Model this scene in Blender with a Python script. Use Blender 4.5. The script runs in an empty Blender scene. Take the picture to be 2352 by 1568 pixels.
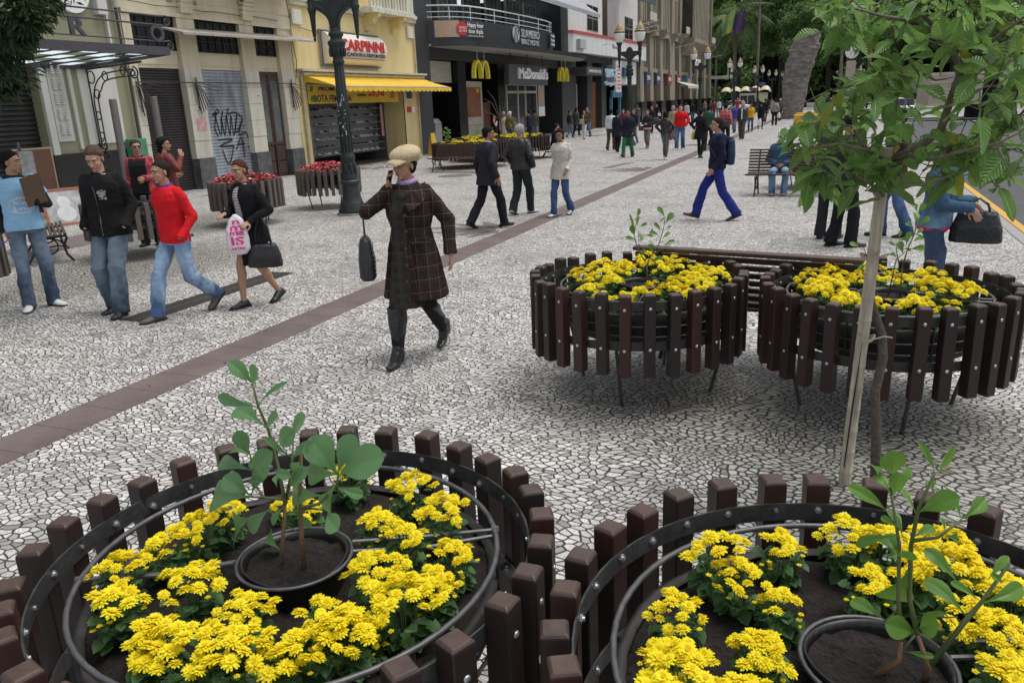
import bpy,math,random
import numpy as np
from mathutils import Vector,Matrix,noise
random.seed(7)
PI = math.pi
sc = bpy.context.scene
C = sc.collection
# ---------------------------------------------------------------- camera, sky, sun, exposure
CAM_H = 2.08
CX = Vector((0.92810569,-0.07055857,0.36556986))
CY = Vector((0.37011793,0.28140477,-0.8853384))
CZ = Vector((-0.0404049,0.95699156,0.28728836))
cam_data = bpy.data.cameras.new('camera')
cam = bpy.data.objects.new('camera',cam_data)
C.objects.link(cam)
cam_data.sensor_width = 36.0
cam_data.lens = 1806.0 / 2352.0 * 36.0
cam_data.clip_start = 0.05
cam_data.clip_end = 2000.0
cam.matrix_world = Matrix(((CX.x,CX.y,CX.z,0),(CY.x,CY.y,CY.z,0),(CZ.x,CZ.y,CZ.z,CAM_H),(0,0,0,1)))
sc.camera = cam
world = bpy.data.worlds.new('World')
sc.world = world
world.use_nodes = True
wn = world.node_tree
wn.nodes.clear()
w_out = wn.nodes.new('ShaderNodeOutputWorld')
w_bg = wn.nodes.new('ShaderNodeBackground')
w_sky = wn.nodes.new('ShaderNodeTexSky')
w_hs = wn.nodes.new('ShaderNodeHueSaturation')
w_sky.sky_type = 'NISHITA'
w_sky.sun_disc = False
SUN_EL,SUN_ROT = 72.0,60.0
w_sky.sun_elevation = math.radians(SUN_EL)
w_sky.sun_rotation = math.radians(SUN_ROT)
w_sky.air_density = 1.0
w_sky.dust_density = 2.0
w_hs.inputs['Saturation'].default_value = 0.28
w_bg.inputs['Strength'].default_value = 0.125
wn.links.new(w_sky.outputs[0],w_hs.inputs['Color'])
wn.links.new(w_hs.outputs[0],w_bg.inputs['Color'])
wn.links.new(w_bg.outputs[0],w_out.inputs['Surface'])
sun_d = bpy.data.lights.new('sun','SUN')
sun_d.energy = 1.5
sun_d.angle = math.radians(38)
sun_d.color = (1.0,0.97,0.93)
sun = bpy.data.objects.new('sun',sun_d)
C.objects.link(sun)
_a = math.radians(SUN_ROT)
_e = math.radians(SUN_EL)
sdir = Vector((math.sin(_a) * math.cos(_e),math.cos(_a) * math.cos(_e),math.sin(_e)))
sun.rotation_euler = sdir.to_track_quat('Z','Y').to_euler()
sun.location = (0,0,40)
sc.view_settings.view_transform = 'Standard'
sc.view_settings.look = 'None'
sc.view_settings.exposure = 0.45
sc.view_settings.gamma = 1.0
sc.render.engine = 'CYCLES'
sc.cycles.max_bounces = 6
sc.cycles.transparent_max_bounces = 8
# ---------------------------------------------------------------- survey of the photograph: sight lines to real positions
def ray(u,v):
 return (CX * 0 + Vector((CX.dot(Vector((u - 1176,784 - v,-1806))),CY.dot(Vector((u - 1176,784 - v,-1806))),CZ.dot(Vector((u - 1176,784 - v,-1806))))))
def G(u,v,z=0.0):
 w = ray(u,v); t = (z - CAM_H) / w.z
 return Vector((w.x * t,w.y * t,z))
def FY(u,v,y):
 w = ray(u,v); t = y / w.y
 return Vector((w.x * t,y,CAM_H + w.z * t))
def FX(u,v,x):
 w = ray(u,v); t = x / w.x
 return Vector((x,w.y * t,CAM_H + w.z * t))
# ---------------------------------------------------------------- materials
MATS = {}
def nd(nt,t,**k):
 n = nt.nodes.new(t)
 for a,b in k.items():
  if a in n.inputs.keys(): n.inputs[a].default_value = b
  else: setattr(n,a,b)
 return n
def base_mat(name):
 m = bpy.data.materials.new(name); m.use_nodes = True
 nt = m.node_tree
 return m,nt,nt.nodes['Principled BSDF'],nt.links
def mix(nt,fac,a,b):
 n = nt.nodes.new('ShaderNodeMix'); n.data_type = 'RGBA'
 if hasattr(fac,'links'): nt.links.new(fac,n.inputs[0])
 else: n.inputs[0].default_value = fac
 for s,i in ((a,6),(b,7)):
  if hasattr(s,'links'): nt.links.new(s,n.inputs[i])
  else: n.inputs[i].default_value = (*s[:3],1)
 return n.outputs[2]
def ramp(nt,src,stops):
 r = nt.nodes.new('ShaderNodeValToRGB'); nt.links.new(src,r.inputs[0])
 els = r.color_ramp.elements
 while len(els) < len(stops): els.new(0.5)
 for e,(p,c) in zip(els,stops):
  e.position = p; e.color = (*c,1) if len(c) == 3 else c
 return r.outputs[0]
def mth(nt,op,a,b=0.0):
 n = nt.nodes.new('ShaderNodeMath'); n.operation = op
 for i,s in enumerate((a,b)):
  if hasattr(s,'links'): nt.links.new(s,n.inputs[i])
  else: n.inputs[i].default_value = s
 return n.outputs[0]
def M(name,col=(.5,.5,.5),rough=.7,var=.15,scale=4.0,bump=.0,bscale=60.0,metal=0.0,spec=.5,col2=None,stretch=None,trans=0.0,sheen=0.0,coat=0.0):
 """plain surface with mottled colour and a fine bump"""
 if name in MATS: return MATS[name]
 m,nt,b,L = base_mat(name)
 tc = nd(nt,'ShaderNodeTexCoord')
 src = tc.outputs['Object']
 if stretch:
  mp = nd(nt,'ShaderNodeMapping'); mp.inputs['Scale'].default_value = stretch
  L.new(src,mp.inputs['Vector']); src = mp.outputs[0]
 nz = nd(nt,'ShaderNodeTexNoise'); nz.inputs['Scale'].default_value = scale; nz.inputs['Detail'].default_value = 6; nz.inputs['Roughness'].default_value = .62
 L.new(src,nz.inputs['Vector'])
 f = ramp(nt,nz.outputs['Fac'],[(.3,(0,0,0)),(.7,(1,1,1))])
 dark = tuple(c * (1 - var) for c in (col2 or col)); lite = tuple(min(1,c * (1 + var)) for c in col)
 L.new(mix(nt,f,dark,lite),b.inputs['Base Color'])
 b.inputs['Roughness'].default_value = rough; b.inputs['Metallic'].default_value = metal
 b.inputs['Specular IOR Level'].default_value = spec
 if sheen: b.inputs['Sheen Weight'].default_value = sheen
 if coat: b.inputs['Coat Weight'].default_value = coat
 if trans:
  b.inputs['Transmission Weight'].default_value = trans
 if bump:
  n2 = nd(nt,'ShaderNodeTexNoise'); n2.inputs['Scale'].default_value = bscale; n2.inputs['Detail'].default_value = 4
  L.new(src,n2.inputs['Vector'])
  bp = nd(nt,'ShaderNodeBump'); bp.inputs['Strength'].default_value = bump; bp.inputs['Distance'].default_value = .02
  L.new(n2.outputs['Fac'],bp.inputs['Height']); L.new(bp.outputs[0],b.inputs['Normal'])
 MATS[name] = m
 return m
def emis(name,col,st):
 if name in MATS: return MATS[name]
 m,nt,b,L = base_mat(name)
 b.inputs['Base Color'].default_value = (*col,1); b.inputs['Emission Color'].default_value = (*col,1); b.inputs['Emission Strength'].default_value = st
 MATS[name] = m; return m
def glassy(name,col=(.02,.025,.03),rough=.08):
 return M(name,col,rough=rough,var=.2,scale=1.0,spec=.6)
# ---------------------------------------------------------------- mesh building
def rot_to(d):
 return Vector(d).normalized().to_track_quat('Z','Y').to_matrix()
class MB:
 def __init__(s): s.v = []; s.f = []; s.m = []; s.uv = None; s.cur = 0
 def add(s,vs,fs,mi=None):
  o = len(s.v); s.v += [tuple(p) for p in vs]
  s.f += [tuple(i + o for i in f) for f in fs]; s.m += [s.cur if mi is None else mi] * len(fs)
  return s
 def box(s,x0,x1,y0,y1,z0,z1,mi=None,bev=0):
  if bev:
   b = bev
   P = []
   for z,e in ((z0,b),(z0 + b,0),(z1 - b,0),(z1,b)):
    P += [(x0 + e + (b if e == 0 else 0) * 0,y0 + e,z),(x1 - e,y0 + e,z),(x1 - e,y1 - e,z),(x0 + e,y1 - e,z)]
   F = [(3,2,1,0),(12,13,14,15)]
   for k in range(3):
    for j in range(4):
     a = k * 4 + j; c = k * 4 + (j + 1) % 4
     F.append((a,c,c + 4,a + 4))
   return s.add(P,F,mi)
  return s.add([(x0,y0,z0),(x1,y0,z0),(x1,y1,z0),(x0,y1,z0),(x0,y0,z1),(x1,y0,z1),(x1,y1,z1),(x0,y1,z1)],
                     [(3,2,1,0),(4,5,6,7),(0,1,5,4),(1,2,6,5),(2,3,7,6),(3,0,4,7)],mi)
 def obox(s,c,h,R=None,mi=None,bev=0):
  t = MB().box(-h[0],h[0],-h[1],h[1],-h[2],h[2],bev=bev)
  R = R or Matrix.Identity(3); c = Vector(c)
  return s.add([R @ Vector(p) + c for p in t.v],t.f,mi)
 def cyl(s,a,b,r0,r1=None,n=12,mi=None,caps=True):
  a = Vector(a); b = Vector(b); r1 = r0 if r1 is None else r1
  R = rot_to(b - a)
  P = []
  for c,r in ((a,r0),(b,r1)):
   P += [c + R @ Vector((math.cos(2 * PI * i / n) * r,math.sin(2 * PI * i / n) * r,0)) for i in range(n)]
  F = [(i,(i + 1) % n,n + (i + 1) % n,n + i) for i in range(n)]
  if caps: F += [tuple(range(n))[::-1],tuple(range(n,2 * n))]
  return s.add(P,F,mi)
 def tube(s,pts,r,n=8,mi=None,closed=False):
  pts = [Vector(p) for p in pts]; k = len(pts); P = []; up = None
  rs = r if isinstance(r,(list,tuple)) else [r] * k
  for i,p in enumerate(pts):
   d = (pts[(i + 1) % k] - pts[i - 1]) if (closed or 0 < i < k - 1) else (pts[1] - pts[0] if i == 0 else pts[-1] - pts[-2])
   d.normalize()
   if up is None:
    up = Vector((0,0,1)) if abs(d.z) < .9 else Vector((1,0,0))
   a = (up - d * up.dot(d))
   if a.length < 1e-5: a = Vector((1,0,0)) - d * d.x
   a.normalize(); up = a; b = d.cross(a)
   P += [p + (a * math.cos(2 * PI * j / n) + b * math.sin(2 * PI * j / n)) * rs[i] for j in range(n)]
  F = []
  for i in range(k if closed else k - 1):
   for j in range(n):
    q = (i + 1) % k
    F.append((i * n + j,i * n + (j + 1) % n,q * n + (j + 1) % n,q * n + j))
  if not closed: F += [tuple(range(n))[::-1],tuple(range((k - 1) * n,k * n))]
  return s.add(P,F,mi)
 def lathe(s,prof,c=(0,0,0),n=24,mi=None,caps=True,a0=0.0):
  c = Vector(c); P = []; k = len(prof)
  for r,z in prof:
   P += [c + Vector((r * math.cos(a0 + 2 * PI * i / n),r * math.sin(a0 + 2 * PI * i / n),z)) for i in range(n)]
  F = []
  for q in range(k - 1):
   for i in range(n):
    F.append((q * n + i,q * n + (i + 1) % n,(q + 1) * n + (i + 1) % n,(q + 1) * n + i))
  if caps: F += [tuple(range(n))[::-1],tuple(range((k - 1) * n,k * n))]
  return s.add(P,F,mi)
 def loft(s,rings,mi=None,caps=True):
  n = len(rings[0]); P = [p for r in rings for p in r]; F = []
  for q in range(len(rings) - 1):
   for i in range(n):
    F.append((q * n + i,q * n + (i + 1) % n,(q + 1) * n + (i + 1) % n,(q + 1) * n + i))
  if caps: F += [tuple(range(n))[::-1],tuple(range((len(rings) - 1) * n,len(rings) * n))]
  return s.add(P,F,mi)
 def prism(s,poly,d,mi=None):
  """poly: list of Vectors in a plane, extruded by vector d"""
  n = len(poly); d = Vector(d)
  P = [Vector(p) for p in poly] + [Vector(p) + d for p in poly]
  F = [tuple(range(n))[::-1],tuple(range(n,2 * n))] + [(i,(i + 1) % n,n + (i + 1) % n,n + i) for i in range(n)]
  return s.add(P,F,mi)
 def cap(s,p0,p1,r0,r1,n=14):
  p0 = Vector(p0); p1 = Vector(p1); R = rot_to(p1 - p0) if (p1 - p0).length > 1e-6 else Matrix.Identity(3)
  rings = []
  for c,r,an in ((p0,r0,(-80,-50,-20,0)),(p1,r1,(0,20,50,80))):
   for a in an:
    a = math.radians(a)
    rings.append([c + R @ Vector((math.cos(2 * PI * i / n) * r * math.cos(a),math.sin(2 * PI * i / n) * r * math.cos(a),r * math.sin(a))) for i in range(n)])
  return s.loft(rings)
 def ell(s,c,r,R=None,n=16,k=10,mi=None):
  c = Vector(c); R = R or Matrix.Identity(3); rings = []
  for j in range(1,k):
   a = -PI / 2 + PI * j / k
   rings.append([c + R @ Vector((r[0] * math.cos(a) * math.cos(2 * PI * i / n),r[1] * math.cos(a) * math.sin(2 * PI * i / n),r[2] * math.sin(a))) for i in range(n)])
  return s.loft(rings,mi)
 def build(s,name,mats,parent=None,org=None,smooth=False,loc=None):
  me = bpy.data.meshes.new(name)
  v = s.v
  if org is not None:
   ox,oy,oz = org; v = [(p[0] - ox,p[1] - oy,p[2] - oz) for p in v]
  me.from_pydata(v,[],s.f)
  if not isinstance(mats,(list,tuple)): mats = [mats]
  for m in mats: me.materials.append(m)
  if len(mats) > 1: me.polygons.foreach_set('material_index',s.m)
  if smooth: me.polygons.foreach_set('use_smooth',[True] * len(me.polygons))
  me.update()
  return link(name,me,parent,loc)
def link(name,me,parent=None,loc=None):
 o = bpy.data.objects.new(name,me); C.objects.link(o)
 if parent: o.parent = parent
 if loc is not None: o.location = loc
 return o
def tag(o,label,cat,group=None,kind=None):
 if label: o['label'] = label
 if cat: o['category'] = cat
 if group: o['group'] = group
 if kind: o['kind'] = kind
 return o
def thing(name,label,cat,loc=(0,0,0),rz=0.0,group=None):
 o = bpy.data.objects.new(name,None); C.objects.link(o)
 o.empty_display_size = .2
 o.location = loc; o.rotation_euler = (0,0,rz)
 return tag(o,label,cat,group)
def kids(o): return [c for c in C.objects if c.parent == o]
TREE = {}
def copy_tree(o,parent=None,children=None):
 c = o.copy(); C.objects.link(c); c.parent = parent
 for ch in list(o.children): copy_tree(ch,c)
 return c
def np_mesh(name,V,F,mats,parent=None,smooth=False,uv=None,midx=None,loc=None):
 """V (n,3), F (m,k) all faces with k corners"""
 me = bpy.data.meshes.new(name)
 V = np.asarray(V,np.float32); F = np.asarray(F,np.int32); m,k = F.shape
 me.vertices.add(len(V)); me.vertices.foreach_set('co',V.ravel())
 me.loops.add(m * k); me.loops.foreach_set('vertex_index',F.ravel())
 me.polygons.add(m); me.polygons.foreach_set('loop_start',np.arange(m,dtype=np.int32) * k)
 if not isinstance(mats,(list,tuple)): mats = [mats]
 for q in mats: me.materials.append(q)
 if midx is not None: me.polygons.foreach_set('material_index',np.asarray(midx,np.int32))
 me.polygons.foreach_set('use_smooth',np.full(m,smooth))
 if uv is not None:
  l = me.uv_layers.new(name='uv'); l.data.foreach_set('uv',np.asarray(uv,np.float32)[F.ravel()].ravel())
 me.update(calc_edges=True)
 return link(name,me,parent,loc)
def text_mesh(s,width=None,height=None,depth=.01,bold=0.0,shear=0.0,space=1.0):
 cu = bpy.data.curves.new('lettering','FONT'); cu.body = s; cu.extrude = .5; cu.offset = bold; cu.shear = shear; cu.space_character = space
 cu.resolution_u = 3
 o = bpy.data.objects.new('lettering',cu); C.objects.link(o)
 dg = bpy.context.evaluated_depsgraph_get()
 me = bpy.data.meshes.new_from_object(o.evaluated_get(dg))
 bpy.data.objects.remove(o); bpy.data.curves.remove(cu)
 V = np.array([v.co[:] for v in me.vertices]); lo = V.min(0); hi = V.max(0)
 sx = width / (hi[0] - lo[0]) if width else None; sy = height / (hi[1] - lo[1]) if height else None
 sx = sx or sy; sy = sy or sx
 V = (V - (lo + hi) / 2) * [sx,sy,depth]
 me.vertices.foreach_set('co',V.ravel().astype(np.float32)); me.update()
 return me
_text_cache = {}
def text(s,mat,parent,center,width=None,height=None,depth=.01,face='+x',name='lettering',org=(0,0,0),**k):
 me = text_mesh(s,width,height,depth,**k)
 me.name = name; me.materials.clear(); me.materials.append(mat)
 o = link(name,me,parent)
 c = Vector(center) - Vector(org)
 if face == '+x': R = Matrix(((0,0,1),(1,0,0),(0,1,0)))
 elif face == '-y': R = Matrix(((1,0,0),(0,0,-1),(0,1,0)))
 else: R = face
 M4 = R.to_4x4(); M4.translation = c
 o.matrix_local = M4
 return o
# ---------------------------------------------------------------- ground
def mat_pavement(name='white_mosaic_stone'):
 m,nt,b,L = base_mat(name)
 tc = nd(nt,'ShaderNodeTexCoord')
 wob = nd(nt,'ShaderNodeTexNoise'); wob.inputs['Scale'].default_value = 1.6; wob.inputs['Detail'].default_value = 2
 L.new(tc.outputs['Object'],wob.inputs['Vector'])
 add = nd(nt,'ShaderNodeVectorMath',operation='MULTIPLY_ADD')
 L.new(wob.outputs['Color'],add.inputs[0]); add.inputs[1].default_value = (.34,.34,0); L.new(tc.outputs['Object'],add.inputs[2])
 mp = nd(nt,'ShaderNodeMapping'); mp.inputs['Rotation'].default_value = (0,0,.5); mp.inputs['Scale'].default_value = (1,1.4,0)
 L.new(add.outputs[0],mp.inputs[0])
 def vor(feat,sc_):
  v = nd(nt,'ShaderNodeTexVoronoi'); v.voronoi_dimensions = '2D'; v.feature = feat
  v.inputs['Scale'].default_value = sc_; v.inputs['Randomness'].default_value = .8
  L.new(mp.outputs[0],v.inputs['Vector']); return v
 vc = vor('F1',17.5); vedge = vor('DISTANCE_TO_EDGE',17.5).outputs['Distance']
 sep = nd(nt,'ShaderNodeSeparateColor'); L.new(vc.outputs['Color'],sep.inputs[0])
 tone = ramp(nt,sep.outputs[0],[(0,(.30,.285,.268)),(.22,(.54,.52,.49)),(.6,(.72,.70,.665)),(1,(.91,.89,.86))])
 pit = nd(nt,'ShaderNodeTexNoise'); pit.inputs['Scale'].default_value = 75; pit.inputs['Detail'].default_value = 5; pit.inputs['Roughness'].default_value = .7
 L.new(tc.outputs['Object'],pit.inputs['Vector'])
 pitf = ramp(nt,pit.outputs['Fac'],[(.36,(1,1,1)),(.56,(0,0,0))])
 stone = mix(nt,mth(nt,'MULTIPLY',pitf,.62),tone,(.23,.215,.2))
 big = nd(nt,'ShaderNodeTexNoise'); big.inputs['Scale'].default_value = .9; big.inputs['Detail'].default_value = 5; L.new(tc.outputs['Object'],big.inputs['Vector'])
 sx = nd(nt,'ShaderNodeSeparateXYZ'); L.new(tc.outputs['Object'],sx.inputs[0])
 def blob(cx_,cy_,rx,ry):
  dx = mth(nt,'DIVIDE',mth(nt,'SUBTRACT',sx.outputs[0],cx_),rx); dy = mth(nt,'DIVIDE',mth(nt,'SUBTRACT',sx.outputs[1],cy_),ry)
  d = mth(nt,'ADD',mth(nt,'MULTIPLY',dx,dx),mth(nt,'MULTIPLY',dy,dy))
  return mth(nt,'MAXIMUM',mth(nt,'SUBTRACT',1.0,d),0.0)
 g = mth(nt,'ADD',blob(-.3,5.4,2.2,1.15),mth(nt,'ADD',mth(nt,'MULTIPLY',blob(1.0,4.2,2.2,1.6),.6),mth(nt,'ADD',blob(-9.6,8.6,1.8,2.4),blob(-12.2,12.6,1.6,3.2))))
 grime_shade = mth(nt,'MINIMUM',mth(nt,'MULTIPLY',g,mth(nt,'MULTIPLY',big.outputs['Fac'],2.4)),1.0)  # grime around the planters, with the tree's shade painted into the same patches
 wid = mth(nt,'ADD',mth(nt,'MULTIPLY',big.outputs['Fac'],.07),mth(nt,'MULTIPLY',grime_shade,.045))
 wid = mth(nt,'ADD',wid,.060)
 edge = mth(nt,'DIVIDE',vedge,wid)
 e2 = mth(nt,'SUBTRACT',edge,.72)
 ef = nd(nt,'ShaderNodeClamp'); L.new(mth(nt,'MULTIPLY',e2,2.6),ef.inputs[0])
 joint = mix(nt,big.outputs['Fac'],(.022,.02,.018),(.06,.055,.05))
 joint = mix(nt,mth(nt,'MULTIPLY',grime_shade,.7),joint,(.035,.042,.018))
 dirty_shaded = mix(nt,mth(nt,'MULTIPLY',grime_shade,.5),stone,(.20,.175,.14))
 wear = ramp(nt,big.outputs['Fac'],[(.34,(.74,.73,.72)),(.5,(.95,.945,.94)),(.68,(1.08,1.07,1.05))])
 mu = nt.nodes.new('ShaderNodeMix'); mu.data_type = 'RGBA'; mu.blend_type = 'MULTIPLY'; mu.inputs[0].default_value = 1
 L.new(dirty_shaded,mu.inputs[6]); L.new(wear,mu.inputs[7])
 L.new(mix(nt,ef.outputs[0],joint,mu.outputs[2]),b.inputs['Base Color'])
 b.inputs['Roughness'].default_value = .55
 h = mth(nt,'ADD',mth(nt,'MULTIPLY',ef.outputs[0],1.0),mth(nt,'MULTIPLY',pit.outputs['Fac'],.6))
 bp = nd(nt,'ShaderNodeBump'); bp.inputs['Strength'].default_value = .8; bp.inputs['Distance'].default_value = .014
 L.new(h,bp.inputs['Height']); L.new(bp.outputs[0],b.inputs['Normal'])
 return m
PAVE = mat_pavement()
def mat_asphalt():
 return M('asphalt',(.085,.087,.09),rough=.85,var=.22,scale=1.3,bump=.5,bscale=140)
ASPH = mat_asphalt()
MB().box(-160,200,-40,420,-.5,-.125).build('ground',M('bare_ground',(.06,.058,.05),var=.3,bump=.3)).__setitem__('kind','structure')
ROADX = 2.6
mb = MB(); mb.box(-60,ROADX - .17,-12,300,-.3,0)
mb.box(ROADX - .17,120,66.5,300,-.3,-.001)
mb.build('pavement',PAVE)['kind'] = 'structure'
mb = MB().box(ROADX + .004,120,-12,66.3,-.3,-.118); mb.build('road',ASPH)['kind'] = 'structure'
mb = MB()
y = -12.0
rk = random.Random(3)
while y < 66:
 l = .95 + rk.random() * .12
 mb.box(ROADX - .166,ROADX,y,min(y + l,66.3) - .008,-.2,.006 + rk.random() * .004,bev=.008); y += l
x = ROADX + .02
while x < 60:
 mb.box(x,x + .99,66.31,66.49,-.2,.008,bev=.008); x += 1.0
mb.build('kerb',M('granite_kerb',(.33,.32,.31),rough=.8,var=.22,scale=30,bump=.4))['kind'] = 'structure'
def mat_paint(name,col):
 m,nt,b,L = base_mat(name)
 tc = nd(nt,'ShaderNodeTexCoord'); nz = nd(nt,'ShaderNodeTexNoise'); nz.inputs['Scale'].default_value = 28; nz.inputs['Detail'].default_value = 8; nz.inputs['Roughness'].default_value = .75
 L.new(tc.outputs['Object'],nz.inputs['Vector'])
 f = ramp(nt,nz.outputs['Fac'],[(.36,(0,0,0)),(.47,(1,1,1))])
 L.new(mix(nt,f,tuple(c * .5 + .05 for c in col),col),b.inputs['Base Color']); b.inputs['Roughness'].default_value = .8
 return m
MB().box(2.765,2.895,-12,60,-.119,-.113).build('kerb_line',mat_paint('yellow_road_paint',(.62,.36,.06)))['kind'] = 'structure'
mb = MB(); mb.box(4.2,40,60.6,60.9,-.119,-.113)
mb.build('stop_line',mat_paint('white_road_paint',(.7,.7,.68)))['kind'] = 'structure'
m,nt,b,L = base_mat('ribbed_brown_tile')
tc = nd(nt,'ShaderNodeTexCoord'); sx = nd(nt,'ShaderNodeSeparateXYZ'); L.new(tc.outputs['Object'],sx.inputs[0])
rib = mth(nt,'SINE',mth(nt,'MULTIPLY',sx.outputs[0],2 * PI / .022))
jy = mth(nt,'LESS_THAN',mth(nt,'FRACT',mth(nt,'DIVIDE',sx.outputs[1],.40)),.02)
nz = nd(nt,'ShaderNodeTexNoise'); nz.inputs['Scale'].default_value = 2.2; nz.inputs['Detail'].default_value = 8; L.new(tc.outputs['Object'],nz.inputs[0])
tcx = nd(nt,'ShaderNodeTexWhiteNoise',noise_dimensions='1D'); L.new(mth(nt,'FLOOR',mth(nt,'DIVIDE',sx.outputs[1],.40)),tcx.inputs['W'])
c1 = mix(nt,ramp(nt,nz.outputs['Fac'],[(.3,(0,0,0)),(.7,(1,1,1))]),(.125,.085,.076),(.21,.165,.15))
c1 = mix(nt,mth(nt,'MULTIPLY',tcx.outputs[0],.3),c1,(.13,.105,.10))
c1 = mix(nt,mth(nt,'MULTIPLY',mth(nt,'LESS_THAN',rib,-.2),.35),c1,(.06,.042,.038))
L.new(mix(nt,jy,c1,(.05,.04,.04)),b.inputs['Base Color']); b.inputs['Roughness'].default_value = .7
bp = nd(nt,'ShaderNodeBump'); bp.inputs['Strength'].default_value = .6; bp.inputs['Distance'].default_value = .004
L.new(rib,bp.inputs['Height']); L.new(bp.outputs[0],b.inputs['Normal'])
TILE = m
MB().box(-5.27,-4.83,-12,140,-.05,.004).build('tile_path',TILE)['kind'] = 'structure'
DARKM = M('dark_mosaic_stone',(.15,.125,.118),rough=.7,var=.35,scale=26,bump=.4,bscale=40)
def petal(mb,c,a,l,w,off=.0):
 c = Vector(c); d = Vector((math.cos(a),math.sin(a),0)); n = Vector((-d.y,d.x,0))
 pts = []
 for k in range(9):
  t = k / 8; pts.append(c + d * (off + l * t) + n * (w * math.sin(PI * t ** .8)))
 for k in range(7,0,-1):
  t = k / 8; pts.append(c + d * (off + l * t) - n * (w * math.sin(PI * t ** .8)))
 z = .0035
 n0 = len(mb.v); mb.v += [(p.x,p.y,z) for p in pts]; mb.f.append(tuple(range(n0,n0 + len(pts)))); mb.m.append(0)
mb = MB()
for c,a0,n_,l in (((-5.32,12.7,0),PI,7,1.5),((-5.33,24.7,0),PI,7,1.7),((-5.32,37.5,0),PI,6,1.7)):
 for k in range(n_):
  a = a0 + (k - (n_ - 1) / 2) * .42
  petal(mb,c,a,l * (1 - .15 * abs(k - (n_ - 1) / 2)),.13,.12)
for k in range(5): petal(mb,(-16.3,26.4,0),.4 + k * 1.25,.8,.17,.1)
for k in range(5): petal(mb,(-15.6,18.2,0),.2 + k * 1.25,1.1,.22,.1)
for k in range(6): petal(mb,(-14.6,50.2,0),k * 1.05,1.4,.3,.1)
for k in range(6): petal(mb,(-14.9,21.6,0),k * 1.05,.9,.2,.1)
mb.add([(-7.1,25.4,.0035),(-6.75,25.3,.0035),(-6.45,27.6,.0035),(-6.8,27.4,.0035)],[(0,1,2,3)])
mb.add([(-13.4,9.2,.0035),(-12.2,8.9,.0035),(-12.4,11.6,.0035),(-13.7,11.9,.0035)],[(0,1,2,3)])
mb.build('mosaic_figures',DARKM)['kind'] = 'structure'
t = thing('drain_grate','long dark metal drain grate set in the pavement beside the red sweater man','grate',(-6.98,7.4,0))
IRON = M('dark_iron',(.035,.035,.037),rough=.5,var=.3,scale=20,metal=.3,bump=.2)
mb = MB(); mb.box(-.16,.16,-1.26,1.26,-.05,.0015); mb.build('pit',M('drain_black',(.012,.012,.012)),t)
mb = MB(); mb.box(-.19,-.16,-1.3,1.3,-.03,.006); mb.box(.16,.19,-1.3,1.3,-.03,.006); mb.box(-.159,.159,-1.3,-1.265,-.03,.006); mb.box(-.159,.159,1.265,1.3,-.03,.006)
mb.build('frame',IRON,t)
mb = MB()
for k in range(54):
 yy = -1.24 + k * .0468
 mb.add([(-.159,yy,.005),(.159,yy + .03,.005),(.159,yy + .052,.005),(-.159,yy + .022,.005)],[(0,1,2,3)])
mb.box(-.012,.012,-1.26,1.26,.0,.0045)
mb.build('bars',M('worn_iron',(.11,.105,.10),rough=.5,var=.3,scale=20,metal=.4),t)
t = thing('manhole_cover','rusty brown utility cover lying flat in front of the hotel bench','cover',(-11.23,23.0,0))
MB().lathe([(.55,-.02),(.55,.004),(.5,.006),(0.02,.006)],n=28).build('plate',M('rusty_plate',(.16,.12,.10),var=.3,scale=12,bump=.4),t)
r = random.Random(77); mb = MB()
for k in range(150):
 x,y = r.uniform(-9,2.2),r.uniform(1.5,22) ** 1.0; s = r.uniform(.008,.03); a = r.uniform(0,6); c,sn = math.cos(a),math.sin(a); z = .006 + r.random() * .006
 mb.add([(x + s * (c * p - sn * q * .45),y + s * (sn * p + c * q * .45),z + (.006 if p > 0 else 0)) for p,q in ((-1,0),(-.3,-1),(.5,-.8),(1,0),(.4,.9),(-.4,.8))],[(0,1,2,3,4,5)],r.choice((0,0,1,2,2,3)))
tag(mb.build('fallen_leaves',[M('litter_green',(.10,.16,.04)),M('litter_orange',(.35,.15,.05)),M('litter_brown',(.10,.07,.045)),M('litter_pale',(.6,.58,.5))]),'small scattered leaves and paper scraps on the mosaic pavement','litter',kind='stuff')
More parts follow.
